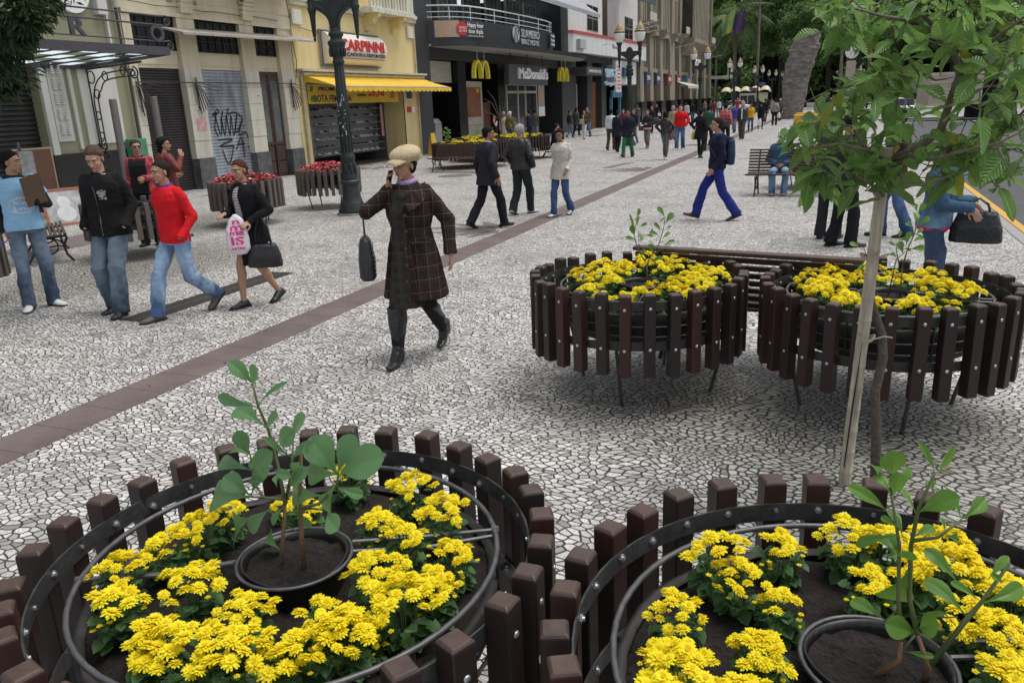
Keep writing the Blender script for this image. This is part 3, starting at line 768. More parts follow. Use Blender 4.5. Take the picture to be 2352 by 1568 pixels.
def f(mb):
 y0,y1 = 26.2,30.15; n = 12
 for k in range(n):
  a0 = PI * k / n - PI / 2; a1 = PI * (k + 1) / n - PI / 2
  def pt(a,y): return (FXP + .1 + .42 * math.cos(a),y,4.4 + .57 * math.sin(a))
  mb.add([pt(a0,y0),pt(a0,y1),pt(a1,y1),pt(a1,y0)],[(0,1,2,3)])
  for y_ in (y0,y1): mb.add([pt(a0,y_),pt(a1,y_),(FXP + .1,y_,4.4)],[(0,1,2)])
sg = b3.part('shop_sign',M('sign_cream',(.74,.71,.64),rough=.4,var=.05),f)
def f(mb):
 mb.box(FXP + .01,FXP + .14,26.1,30.25,4.99,5.03); mb.box(FXP + .01,FXP + .14,26.1,30.25,3.77,3.81); mb.cyl((FXP + .1,26.1,3.8),(FXP + .1,26.1,5.0),.03)
b3.part('sign_frame',METG,f,parent=sg)
b3.text('SCARPINNI',REDP,(FXP + .53,28.2,4.52),parent=sg,width=3.5,height=.42,depth=.02,bold=.035,shear=-.05)
b3.text('CALÇADOS E ESPORTES',NAVY,(FXP + .54,28.25,4.17),parent=sg,width=3.4,height=.16,depth=.02,bold=.02)
b3.part('underline',NAVY,lambda mb: mb.box(FXP + .48,FXP + .505,26.6,29.95,4.03,4.05),parent=sg)
def f(mb): W(mb,32.45,32.95,2.55,2.95,p=.02,d=.01)
b3.part('tourist_sign',M('blue_enamel',(.02,.06,.16),rough=.3),f)
def f(mb): W(mb,32.4,32.8,1.95,2.2,p=.02,d=.01)
b3.part('red_notice',REDP,f)
b3.part('white_notice',PAINTW,lambda mb: W(mb,32.84,33.1,1.95,2.2,p=.02,d=.01))
def f(mb): W(mb,31.6,31.8,1.0,2.35,p=-.9,d=.93)
b3.part('sticker_strip',M('red_white_stickers',(.5,.08,.08),col2=(.6,.6,.6),var=.3,scale=6),f)
# --- 4 black hotel and restaurant
b4 = Bld('hotel_building','black granite hotel with a bulging balcony, white railing and hanging yellow arches',33.6,56.2)
HB = M('hotel_black',(.022,.024,.028),rough=.35,var=.3,scale=4,spec=.5)
def f(mb):
 W(mb,33.6,34.9,0,14,p=.02,d=3); W(mb,54.6,56.2,0,14,p=.02,d=3)
 W(mb,34.9,54.6,8.6,14)
 W(mb,34.9,54.6,4.35,5.0,p=-.2,d=.8)
b4.part('wall',DGRAN,f)
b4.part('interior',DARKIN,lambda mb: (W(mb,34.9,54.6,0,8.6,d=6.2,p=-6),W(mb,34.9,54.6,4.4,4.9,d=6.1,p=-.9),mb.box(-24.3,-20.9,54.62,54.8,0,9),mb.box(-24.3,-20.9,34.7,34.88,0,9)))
b4.each('inner_pillar',M('polished_black',(.010,.010,.011),rough=.25,spec=.4),(38.3,43.6,49.3),lambda mb,y_: mb.box(FXP - .9,FXP - .2,y_,y_ + 1.0,0,4.34))
def f(mb): mb.box(-19.2,-16,34.95,57.9,-.2,.05)
b4.part('step',CONC,f)
cur = [(-17.98,34.92),(-16.9,35.7),(-16.35,37.3),(-16.05,40.5),(-15.9,45),(-15.95,50),(-16.3,54),(-17.2,56.4),(-17.98,57.2)]
def smooth2(q,n=6):
 out = []
 for i in range(len(q) - 1):
  p0,p1,p2,p3 = (Vector((*q[max(0,min(len(q) - 1,j))],0)) for j in (i - 1,i,i + 1,i + 2))
  for k in range(n):
   t = k / n; out.append(.5 * ((2 * p1) + (p2 - p0) * t + (2 * p0 - 5 * p1 + 4 * p2 - p3) * t * t + (3 * p1 - p0 - 3 * p2 + p3) * t ** 3))
 return out + [Vector((*q[-1],0))]
CU = smooth2(cur)
CB = smooth2(cur[:4] + [(-15.92,44),(-16.0,46.6),(-16.4,48.0),(-17.1,48.8),(-17.98,49.1)])
def band(mb,z0,z1,sh=0.0,cu=None):
 c = [p + Vector((sh,0,0)) for p in (cu or CU)]
 poly = [Vector((p.x,p.y,z0)) for p in c] + [Vector((FXP - .1,c[-1].y,z0)),Vector((FXP - .1,c[0].y,z0))]
 mb.prism(poly,(0,0,z1 - z0))
def sheet(mb,z0,z1,sh=0.0,th=.08,cu=None):
 c = [p + Vector((sh,0,0)) for p in (cu or CU)]
 for a,b_ in zip(c[:-1],c[1:]):
  mb.add([(a.x,a.y,z0),(b_.x,b_.y,z0),(b_.x,b_.y,z1),(a.x,a.y,z1),(a.x - th,a.y,z0),(b_.x - th,b_.y,z0),(b_.x - th,b_.y,z1),(a.x - th,a.y,z1)],
               [(0,1,2,3),(7,6,5,4),(3,2,6,7),(0,4,5,1)])
b4.part('canopy_slab',M('pale_soffit',(.42,.40,.37),var=.15),lambda mb: band(mb,4.86,4.98,.1))
b4.part('slab_edge',HB,lambda mb: sheet(mb,4.84,5.04,.19,.08))
b4.part('balcony_front',HB,lambda mb: sheet(mb,5.041,6.0,.0,.12,CB))
b4.part('balcony_floor',CONC,lambda mb: band(mb,5.1,5.2,-.2,CB))
def f(mb):
 c = [Vector((p.x - .06,p.y,0)) for p in CB]
 for z_,r in ((6.62,.035),(6.35,.02),(6.12,.02)): mb.tube([(p.x,p.y,z_) for p in c],r,n=7)
 for p in c[::5]: mb.cyl((p.x,p.y,5.98),(p.x,p.y,6.62),.025,n=7)
b4.part('railing',M('white_rail',(.62,.66,.66),rough=.4),f)
def f(mb):
 for k in range(6): W(mb,36 + k * 3.1,38.3 + k * 3.1,5.3,8.4,p=-1.5,d=1.6)
wl = b4.part('balcony_doors',M('dull_glass_doors',(.14,.15,.155),rough=.3,var=.5,scale=1.5),f)
def f(mb):
 for k in range(6):
  for j in range(5): mb.box(FXP - 1.5,FXP - 1.45,36 + k * 3.1 + j * .56,36.05 + k * 3.1 + j * .56,5.3,8.4)
  for j in range(6): mb.box(FXP - 1.5,FXP - 1.452,36 + k * 3.1,38.3 + k * 3.1,5.3 + j * .6,5.33 + j * .6)
b4.part('door_frames',M('pale_frames',(.4,.42,.42),rough=.5),f,parent=wl)
b4.part('upper_awning',M('grey_awning_cloth',(.33,.34,.36),rough=.7,var=.2),lambda mb: mb.add([(FXP + .05,40,9.3),(FXP + .05,56,9.3),(-15.6,56,7.75),(-15.6,40,7.75),(-15.6,56,7.5),(-15.6,40,7.5)],[(0,3,2,1),(3,5,4,2)]))
def fit_x(y):
 for a,b_ in zip(CU[:-1],CU[1:]):
  if a.y <= y <= b_.y: return a.x + (b_.x - a.x) * (y - a.y) / (b_.y - a.y)
 return CU[-1].x
def yaw_at(y):
 a = fit_x(y + .3) - fit_x(y - .3)
 return math.atan2(a,.6)
def facing(y):
 t = yaw_at(y); c,s = math.cos(t),math.sin(t)
 tx = Vector((s,c,0)); nrm = Vector((c,-s,0))
 return Matrix((tx,Vector((0,0,1)),nrm)).transposed()
def curvesheet(mb,y0,y1,z0,z1,off,n=8):
 for k in range(n):
  a = y0 + (y1 - y0) * k / n; b_ = y0 + (y1 - y0) * (k + 1) / n
  mb.add([(fit_x(a) + off,a,z0),(fit_x(b_) + off,b_,z0),(fit_x(b_) + off,b_,z1),(fit_x(a) + off,a,z1)],[(0,1,2,3)])
hb = b4.part('happy_hour_banner',M('dark_blue_grey_banner',(.045,.055,.065),rough=.4),lambda mb: curvesheet(mb,35.02,37.42,5.22,5.98,.05,12))
b4.part('banner_picture',M('beer_picture',(.42,.25,.12),col2=(.55,.5,.45),var=.35,scale=4),lambda mb: curvesheet(mb,35.05,35.8,5.24,5.96,.06,6),parent=hb)
b4.text('Happy hour',PAINTW,(fit_x(36.78) + .08,36.78,5.76),parent=hb,width=1.22,height=.26,depth=.01,face=facing(36.7),bold=.01)
b4.text('dose dupla',PAINTW,(fit_x(36.78) + .08,36.78,5.49),parent=hb,width=1.1,height=.26,depth=.01,face=facing(36.7))
b4.text('segunda a sexta das 18h às 20h',PAINTW,(fit_x(36.78) + .08,36.78,5.3),parent=hb,width=1.15,height=.06,depth=.01,face=facing(36.7))
def f(mb): R = facing(35.9); c = Vector((fit_x(35.9) + .09,35.9,5.6)); mb.cyl(c,c + R @ Vector((0,0,.02)),.30,n=24)
b4.part('red_disc',REDP,f,parent=hb)
b4.text('música',PAINTW,(fit_x(35.9) + .13,35.9,5.66),parent=hb,width=.42,height=.12,depth=.01,face=facing(35.9))
b4.text('ao vivo',PAINTW,(fit_x(35.9) + .13,35.9,5.52),parent=hb,width=.42,height=.12,depth=.01,face=facing(35.9))
SILV = M('silver_letters',(.55,.56,.58),rough=.4,metal=.3)
yS = 43.0
b4.text('SLAVIERO',SILV,(fit_x(yS) + .04,yS,5.72),width=2.6,height=.40,depth=.05,face=facing(yS),name='hotel_lettering')
b4.text('BRAZ HOTEL',SILV,(fit_x(yS) + .04,yS,5.30),width=2.6,height=.27,depth=.05,face=facing(yS),name='hotel_lettering')
def f(mb):
 R = facing(41.0); c = Vector((fit_x(41.0) + .03,41.0,5.62))
 P = [c + R @ Vector((.42 * math.cos(t),.40 * math.sin(t),0)) for t in np.linspace(0,2 * PI,24,endpoint=False)]; mb.prism(P,R @ Vector((0,0,.04)))
lg = b4.part('round_logo',SILV,f)
def f(mb):
 R = facing(41.0); c = Vector((fit_x(41.0) + .08,41.0,5.62))
 for k in (-.2,0,.2):
  P = [c + R @ Vector((k - .03 + .10 * math.sin(2.4 * t),t * .36,0)) for t in np.linspace(-1,1,9)] + [c + R @ Vector((k + .03 + .10 * math.sin(2.4 * t),t * .36,0)) for t in np.linspace(1,-1,9)]
  mb.prism(P,R @ Vector((0,0,.01)))
b4.part('logo_stripes',HB,f,parent=lg)
eb = b4.part('end_banner',M('dark_blue_grey_banner',(.045,.055,.065)),lambda mb: curvesheet(mb,46.0,46.8,5.2,6.0,.09,3))
for k,s_ in enumerate(('Happy','hour','dose')): b4.text(s_,PAINTW,(fit_x(46.4) + .12,46.4,5.82 - k * .22),parent=eb,width=.6,height=.16,depth=.01,face=facing(46.4))
rsx = -17.0
sgn = b4.part('restaurant_sign',M('sign_charcoal',(.06,.062,.068),rough=.5),lambda mb: mb.box(rsx - .25,rsx,42.35,48.8,3.18,4.26))
b4.text("McDonald's",PAINTW,(rsx + .06,46.1,3.8),parent=sgn,width=4.9,height=.62,depth=.12,bold=.03)
def f(mb):
 for y_ in (43.0,45.6,48.2): mb.cyl((rsx - .12,y_,4.26),(rsx - .12,y_,4.86),.025)
b4.part('hanger',IRONB,f,parent=sgn)
YARCH = M('arch_yellow',(.72,.62,.05),rough=.4,var=.05)
for y_ in (38.1,51.3):
 def f(mb):
  x_ = -16.9
  for s_ in (-1,1):
   P = []
   for k in range(15):
    t = PI * k / 14; P.append((x_,y_ + s_ * .45 + .42 * math.cos(t) * (-s_),3.42 + .80 * math.sin(t) ** .75))
   for a,b_ in zip(P[:-1],P[1:]):
    a = Vector(a); b_ = Vector(b_); n_ = Vector((0,-(b_ - a).z,(b_ - a).y)).normalized() * .065
    mb.prism([a - n_,b_ - n_ * 1.02,b_ + n_ * 1.02,a + n_],(.2,0,0))
 ar = b4.part('hanging_arches',YARCH,f)
 b4.part('hanger',M('pale_bar',(.5,.48,.42)),lambda mb: [mb.cyl((-16.78,y_ + s_,4.15),(-16.78,y_ + s_,4.87),.018,n=6) for s_ in (-.42,.42)],parent=ar)
CREAMP = M('cream_panel',(.40,.37,.30),rough=.6,var=.15)
def f(mb):
 mb.box(-18.9,-18.5,35.2,38.2,3.3,4.3); mb.box(-18.85,-18.6,39.4,42.2,1.1,3.4); mb.box(-18.85,-18.62,39.4,42.2,0,1.08)
b4.part('light_panels',CREAMP,f)
def f(mb): mb.box(-18.6,-18.57,39.9,41.9,1.55,3.1)
ps = b4.part('menu_poster',M('burger_poster',(.16,.03,.025),col2=(.35,.16,.07),var=.3,scale=2.2),f)
b4.text('M',YARCH,(-18.56,41.5,2.9),parent=ps,width=.3,height=.25,depth=.01,bold=.02)
def f(mb): mb.box(-18.8,-18.75,42.25,44.0,.2,2.3)
b4.part('wall_poster',M('burger_poster_dark',(.10,.025,.022),col2=(.22,.11,.05),var=.3,scale=2.5),f)
def f(mb): mb.box(-18.5,-18.45,50.4,52.2,1.9,3.45)
po = b4.part('food_poster',M('food_poster',(.35,.22,.12),col2=(.55,.5,.42),var=.4,scale=3.2),f)
b4.part('poster_foot',PAINTW,lambda mb: mb.box(-18.51,-18.44,50.4,52.2,1.3,1.9),parent=po)
DFR = M('aluminium_frame',(.46,.45,.42),rough=.45,metal=.2)
def f(mb):
 for y_ in (44.8,46.6,47.9,49.9): mb.box(-18.3,-18.18,y_,y_ + .12,0,3.9)
 for z_ in (2.75,3.2,3.8): mb.box(-18.3,-18.185,44.92,49.9,z_,z_ + .14)
ff = b4.part('entrance_frame',DFR,f)
b4.part('entrance_glass',glassy('entrance_dark_glass',(.03,.032,.034)),lambda mb: mb.box(-18.26,-18.24,44.9,49.9,.05,3.8),parent=ff)
# --- 5 white building
b5 = Bld('white_building','white plastered building with a rounded balcony wall edged in red above a bank',56.2,77.5)
WH = stained('bright_plaster',(.68,.68,.67),amt=.3)
def f(mb):
 W(mb,56.22,65.2,5.6,14); W(mb,65.2,70.5,5.6,14,p=-1.6,d=2.6); W(mb,70.5,77.5,5.6,14)
 W(mb,68.2,75.4,3.4,5.4,p=.25)
b5.part('wall',WH,f)
def f(mb):
 pts = [(-18,56.3),(-17.75,56.6),(-17.5,60),(-17.2,66),(-16.9,72),(-16.95,76.5),(-17.3,77.4),(-18.0,77.5)]
 mb.prism([Vector((a,b_,5.5)) for a,b_ in pts] + [Vector((-18.5,77.5,5.5)),Vector((-18.5,56.3,5.5))],(0,0,1.25))
bw = b5.part('balcony_wall',WH,f)
def f(mb):
 pts = [(-18,56.28),(-17.7,56.55),(-17.45,60),(-17.15,66),(-16.85,72),(-16.9,76.55),(-17.25,77.45),(-18.0,77.52)]
 mb.prism([Vector((a,b_,6.75)) for a,b_ in pts] + [Vector((-18.5,77.52,6.75)),Vector((-18.5,56.28,6.75))],(0,0,.2))
b5.part('red_coping',M('faded_red',(.42,.08,.075),rough=.7,var=.2),f,parent=bw)
def win(bl,y0,y1,z0,z1,dx=.0,nx=2,nz=2,fr=None,gl=None,nm='window'):
 o = bl.part(nm,gl or GLASS,lambda mb: mb.box(FXP - .06 + dx,FXP + .006 + dx,y0,y1,z0,z1))
 def f(mb):
  t = .05
  for k in range(nx + 1): yy = y0 + (y1 - y0) * k / nx; mb.box(FXP + .007 + dx,FXP + .03 + dx,yy - t / 2,yy + t / 2,z0,z1)
  for k in range(nz + 1): zz = z0 + (z1 - z0) * k / nz; mb.box(FXP + .007 + dx,FXP + .028 + dx,y0,y1,zz - t / 2,zz + t / 2)
 bl.part('frame',fr or M('window_frame',(.36,.34,.29),rough=.6),f,parent=o); return o
win(b5,60.9,63.9,7.25,9.05); win(b5,66.9,68.7,6.9,8.9,dx=-1.6,nx=1)
win(b5,60.9,63.9,10.5,12.3); win(b5,72.5,75.5,7.3,9.1)
b5.part('hanging_sign',M('angled_sign',(.10,.11,.13)),lambda mb: mb.add([(-18,69,10.6),(-15.6,74.5,10.0),(-15.6,74.5,11.2),(-18,69,11.8),(-18.1,69.2,10.6),(-15.7,74.7,10.0),(-15.7,74.7,11.2),(-18.1,69.2,11.8)],[(0,1,2,3),(7,6,5,4),(0,4,5,1),(1,5,6,2),(2,6,7,3)]))
b5.part('meter_box',M('grey_box',(.42,.42,.42),rough=.5),lambda mb: mb.box(-17.75,-17.4,57.2,58.6,5.75,6.4,bev=.02))
def f(mb): mb.tube([(-17.3,62.5,6.2),(-16.9,62.7,6.3),(-16.6,63.2,6.25)],.03,n=6); mb.cyl((-16.6,63.2,6.2),(-16.4,63.7,6.0),.1,n=8); mb.ell((-16.55,63.3,6.05),(.13,.13,.13),n=10,k=6)
b5.part('security_camera',M('grey_box',(.42,.42,.42)),f)
def f(mb):
 W(mb,56.22,77.5,5.0,5.48,d=1.2,p=.02)
 for a,c in ((56.22,58.0),(60.8,62.2),(64.9,66.3),(75.4,77.5)): W(mb,a,c,0,5.0,d=1.2)
b5.part('dark_fascia',DGRAN,f)
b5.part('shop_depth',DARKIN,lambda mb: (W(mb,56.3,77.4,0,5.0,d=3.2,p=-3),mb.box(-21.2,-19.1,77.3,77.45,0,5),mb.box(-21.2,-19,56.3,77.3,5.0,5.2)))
b5.part('orange_door',M('orange_wood',(.22,.09,.035),rough=.4,var=.2,scale=1),lambda mb: mb.box(-18.6,-18.5,62.3,64.9,0,3.6))
b5.part('doorway_panels',CREAMP,lambda mb: (mb.box(-18.6,-18.5,58.9,59.8,.2,3.4),mb.box(-18.6,-18.5,66.9,68.0,0,3.2)))
s5 = b5.part('hotel_name_sign',M('sign_charcoal',(.06,.062,.068)),lambda mb: mb.box(-18,-16.9,57.0,61.3,3.95,4.5))
b5.text('SLAVIERO BRAZ HOTEL',PAINTW,(-16.89,59.15,4.22),parent=s5,width=3.3,height=.2,depth=.01)
b5.text('BRAZ',M('pale_blue_letters',(.35,.5,.58)),(-16.8,63.4,4.15),width=3.2,height=.62,depth=.14,bold=.05,name='shop_lettering')
b5.text('Drogaria',M('pale_blue_letters',(.35,.5,.58)),(-16.8,63.1,3.35),width=3.0,height=.36,depth=.14,bold=.04,name='shop_lettering')
vs = b5.part('vertical_sign',M('white_red_sign',(.66,.62,.6),rough=.5),lambda mb: mb.box(-17.2,-17.05,65.9,67.6,2.75,5.15))
for k in range(7): b5.text(('BANCO','CAIXA','24 HORAS')[k % 3],REDP,(-17.04,66.75,4.75 - k * .28),parent=vs,width=1.1,height=.13,depth=.01)
b5.part('bank_panel',PAINTW,lambda mb: mb.box(-17.7,-17.6,68.2,75.3,3.45,5.35))
bb = b5.part('blue_bank_sign',M('bank_blue',(.02,.10,.22),rough=.4),lambda mb: mb.box(-17.55,-17.2,69.2,71.4,4.1,4.75))
b5.part('green_stripe',GREENP,lambda mb: mb.box(-17.55,-17.2,69.2,71.4,4.0,4.09),parent=bb)
b5.text('Bamerindus',PAINTW,(-17.19,70.3,4.45),parent=bb,width=1.3,height=.16,depth=.01)
b5.part('blue_atm_front',M('bank_light_blue',(.06,.20,.32),rough=.4),lambda mb: (mb.box(-18.2,-18.0,68.4,71.6,2.35,2.95),mb.box(-18.3,-18.1,68.4,68.7,0,2.35),mb.box(-18.3,-18.1,71.3,71.6,0,2.35)))
# --- 6 beige stone building with fins
b6 = Bld('beige_stone_building','tall beige stone building with narrow vertical fins, tapering columns and black bases',77.5,125)
def f(mb):
 W(mb,77.5,125,8.3,24,p=-.35)
 W(mb,77.5,125,4.7,5.1,p=.05); W(mb,77.5,125,8.3,8.75,p=.1)
 W(mb,77.5,125,3.4,4.7,p=-.5)
 W(mb,77.5,125,0,24,d=8,p=-6)
 mb.box(-26,-18.4,124.5,125,0,24)
b6.part('wall',BEIGE,f)
COLS = [78.2,82.6,87.6,93.6,98.4,106.0,111.0,117.5,122.6]
def f(mb,y_):
 if 1:
  w_ = 1.5 if y_ == COLS[3] else .75
  mb.add([(FXP - .5,y_ - w_,1.9),(FXP - .5,y_ + w_,1.9),(FXP + .35,y_ + w_,1.9),(FXP + .35,y_ - w_,1.9),(FXP - .5,y_ - w_ * .9,8.3),(FXP - .5,y_ + w_ * .9,8.3),(FXP + .18,y_ + w_ * .9,8.3),(FXP + .18,y_ - w_ * .9,8.3)],
               [(0,1,5,4),(1,2,6,5),(2,3,7,6),(3,0,4,7),(4,5,6,7)])
  for k in range(4): mb.box(FXP,FXP + .35 + .18 * k,y_ - .7 + .06 * k,y_ + .7 - .06 * k,8.05 + .22 * k,8.27 + .22 * k)
  W(mb,y_ - .6,y_ + .6,8.76,24,p=.25)
b6.each('column',BEIGE,COLS,f)
b6.each('column_base',GRAN,COLS,lambda mb,y_: mb.box(FXP - .6,FXP + .55,y_ - (1.9 if y_ == COLS[3] else 1.1),y_ + (1.9 if y_ == COLS[3] else 1.1),0,1.9,bev=.08))
def f(mb):
 y_ = 79.2
 while y_ < 124.8:
  if min(abs(y_ - c) for c in COLS) > .9: mb.box(FXP - .36,FXP + .05,y_ - .12,y_ + .12,8.8,24)
  y_ += .95
 y_ = 78.9
 while y_ < 124.8:
  if min(abs(y_ - c) for c in COLS) > 1.0: mb.box(FXP - .4,FXP - .15,y_ - .1,y_ + .1,5.1,8.3)
  y_ += 1.25
 for z_ in (12.6,16.8,21): W(mb,77.5,125,z_,z_ + .5,p=.0)
b6.part('fins',stained('pale_stone',(.38,.345,.27),stain=(.14,.12,.1),amt=.6),f)
b6.part('window_wall',M('shaded_windows',(.055,.052,.048),rough=.3,var=.6,scale=.9),lambda mb: (W(mb,77.5,125,5.1,8.3,p=-.42,d=.5),W(mb,77.5,125,0,3.4,p=-1.2,d=1.3)))
for i in (1,3,5):
 win(b6,COLS[i] + 1.3,COLS[i] + 3.0,9.6,12.2,dx=-.3,nx=2,nz=5)
for i,y_ in enumerate((80.0,99.5,120.0)):
 bo = b6.part('small_balcony',BEIGE,lambda mb: mb.prism([Vector((FXP,y_ - 1.4,8.9)),Vector((FXP + .9,y_ - 1.4,8.9)),Vector((FXP + 1.1,y_ - 1.4,9.2)),Vector((FXP,y_ - 1.4,9.2))],(0,2.8,0)))
 b6.part('balusters',TRIMW,lambda mb: [mb.cyl((FXP + .95,y_ - 1.2 + k * .3,9.2),(FXP + .95,y_ - 1.2 + k * .3,9.95),.09,n=6) for k in range(9)],parent=bo)
def f(mb): mb.prism([Vector((FXP,100,7.0)),Vector((FXP + 1.6,100,8.4)),Vector((FXP + 1.6,100,8.9)),Vector((FXP,100,8.9))],(0,11,0))
b6.part('bay_window',BEIGE,f)
b6.part('bay_glazing',M('shaded_windows',(.055,.052,.048)),lambda mb: mb.box(FXP,FXP + 1.4,100.2,110.8,8.9,20))
b6.part('bay_fins',MATS['pale_stone'],lambda mb: [mb.box(FXP + 1.3,FXP + 1.62,100 + k * 1.0,100.3 + k * 1.0,8.9,20) for k in range(11)])
b6.part('low_balcony',TRIMW,lambda mb: (mb.box(FXP,FXP + 2.6,125.1,129.5,4.6,5.0),[mb.cyl((FXP + 2.5,125.3 + k * .5,5.0),(FXP + 2.5,125.3 + k * .5,6.3),.17,n=6) for k in range(9)],mb.box(FXP + 2.3,FXP + 2.7,125.1,129.5,6.3,6.5)))
b6.part('small_awning',M('pale_awning',(.55,.5,.44),rough=.7),lambda mb: mb.add([(FXP + .4,95.2,3.9),(FXP + .4,104,3.9),(-16.2,104,3.4),(-16.2,95.2,3.4),(-16.2,104,3.1),(-16.2,95.2,3.1)],[(0,3,2,1),(3,5,4,2)]))
ce = b6.text('FACTOR',PAINTW,(FXP + 1.4,103.5,6.05),width=5.0,height=1.0,depth=.15,bold=.03,name='company_lettering')
for i,(y_,s_) in enumerate(((80.2,'CASA'),(85.0,'BAR'),(91.0,'BAR'),(96.3,'CAFE'),(103.0,'OI'))):
 o = b6.part('blade_sign',(M('sign_navy',(.05,.06,.12)),M('sign_navy',(.05,.06,.12)),M('sign_maroon',(.2,.05,.05)),M('sign_maroon',(.2,.05,.05)),M('bank_light_blue',(.06,.2,.32)))[i],lambda mb: mb.box(FXP + .1,FXP + .5,y_ - 1.0,y_ + 1.0,3.5,4.6))
 b6.text(s_,PAINTW,(FXP + .51,y_,4.1),parent=o,width=1.4,height=.4,depth=.02)
b6.part('banner_poles',M('pale_bar',(.5,.48,.42)),lambda mb: [mb.cyl((FXP,y_,z_),(FXP + 2.2,y_ + .3,z_ + .35),.03,n=5) for y_,z_ in ((76.5,8.6),(76.5,8.2),(76.5,7.8),(96,7.6),(119,7.2))])
for i,(nm,lab,ca,cb,y_,yo) in enumerate((('flag','green and yellow flag hanging limp from a pole at the end of the stone building',(.03,.40,.20),(.7,.6,.06),123.5,0),('flag','dark purple flag hanging limp from the pole beside the green flag',(.06,.04,.14),(.12,.06,.14),123.5,2.0))):
 t = thing(nm,lab,'flag',(-15.4 + yo * .7,y_,9.2),group='flags on the stone building')
 mb = MB(); n = 10; P = []
 for k in range(n + 1):
  for j in range(7): u = k / n; w_ = j / 6; P.append((-1.0 + 1.7 * u,.25 * math.sin(u * 7 + w_ * 2 + i),3.4 - w_ * 2.4 + u * 1.3 - .5 * u * w_))
 mb.add(P,[(k * 7 + j,k * 7 + j + 1,(k + 1) * 7 + j + 1,(k + 1) * 7 + j) for k in range(n) for j in range(6)])
 mb.build('cloth',M('flag_cloth_%d' % i,ca,col2=cb,var=.1,scale=.8),t,smooth=True)
 mb = MB(); mb.cyl((-2.6,0,-2.2),(.6,0,4.8),.06,n=6); mb.build('pole',METG,t)
CAB = M('cable_black',(.02,.02,.02)); PIPE = M('painted_pipe',(.45,.40,.28),rough=.6,var=.3)
b2.part('cable',CAB,lambda mb: mb.tube([(FXP + .08,24.3,6.2),(FXP + .10,24.42,5.3),(FXP + .14,24.36,4.6),(FXP + .12,24.5,3.9),(FXP + .10,24.44,3.3)],.014,n=5))
b2.part('cable',CAB,lambda mb: mb.tube([(FXP + .07,17.2,5.2)] + [(FXP + .07,17.2 + k * .6,5.16 + .02 * math.sin(k * 2.2)) for k in range(1,12)],.010,n=5))
b3.part('cable',CAB,lambda mb: mb.tube([(FXP + .06,25.0 + k * .35,5.02 - .10 * math.sin(PI * (k % 6) / 6)) for k in range(14)],.010,n=5))
b3.part('drain_pipe',PIPE,lambda mb: mb.cyl((FXP + .08,24.72,.1),(FXP + .08,24.72,3.4),.045,n=10))
b3.part('drain_pipe',PIPE,lambda mb: mb.cyl((FXP + .08,33.4,.1),(FXP + .08,33.4,5.7),.045,n=10))
b1.part('rusty_pipe',M('rusty_iron',(.055,.045,.042)),lambda mb: mb.tube([(FXP + .12,17.0,0),(FXP + .12,17.0,3.3),(FXP + .1,16.95,3.5),(FXP + .1,16.95,6)],.035,n=8))
b1.part('wall_lamp',M('pale_bar',(.5,.48,.42)),lambda mb: (mb.cyl((FXP + .2,16.9,4.95),(FXP + .2,16.9,5.2),.07,n=10),mb.tube([(FXP + .02,16.9,5.4),(FXP + .2,16.9,5.4),(FXP + .2,16.9,5.2)],.02,n=6)))
for y_ in (19.0,19.95,24.6): b2.part('wall_scar',M('grey_patch',(.25,.23,.19),var=.4,scale=9),lambda mb: mb.box(FXP + .001,FXP + .024,y_ - .1,y_ + .12,5.3,5.42))
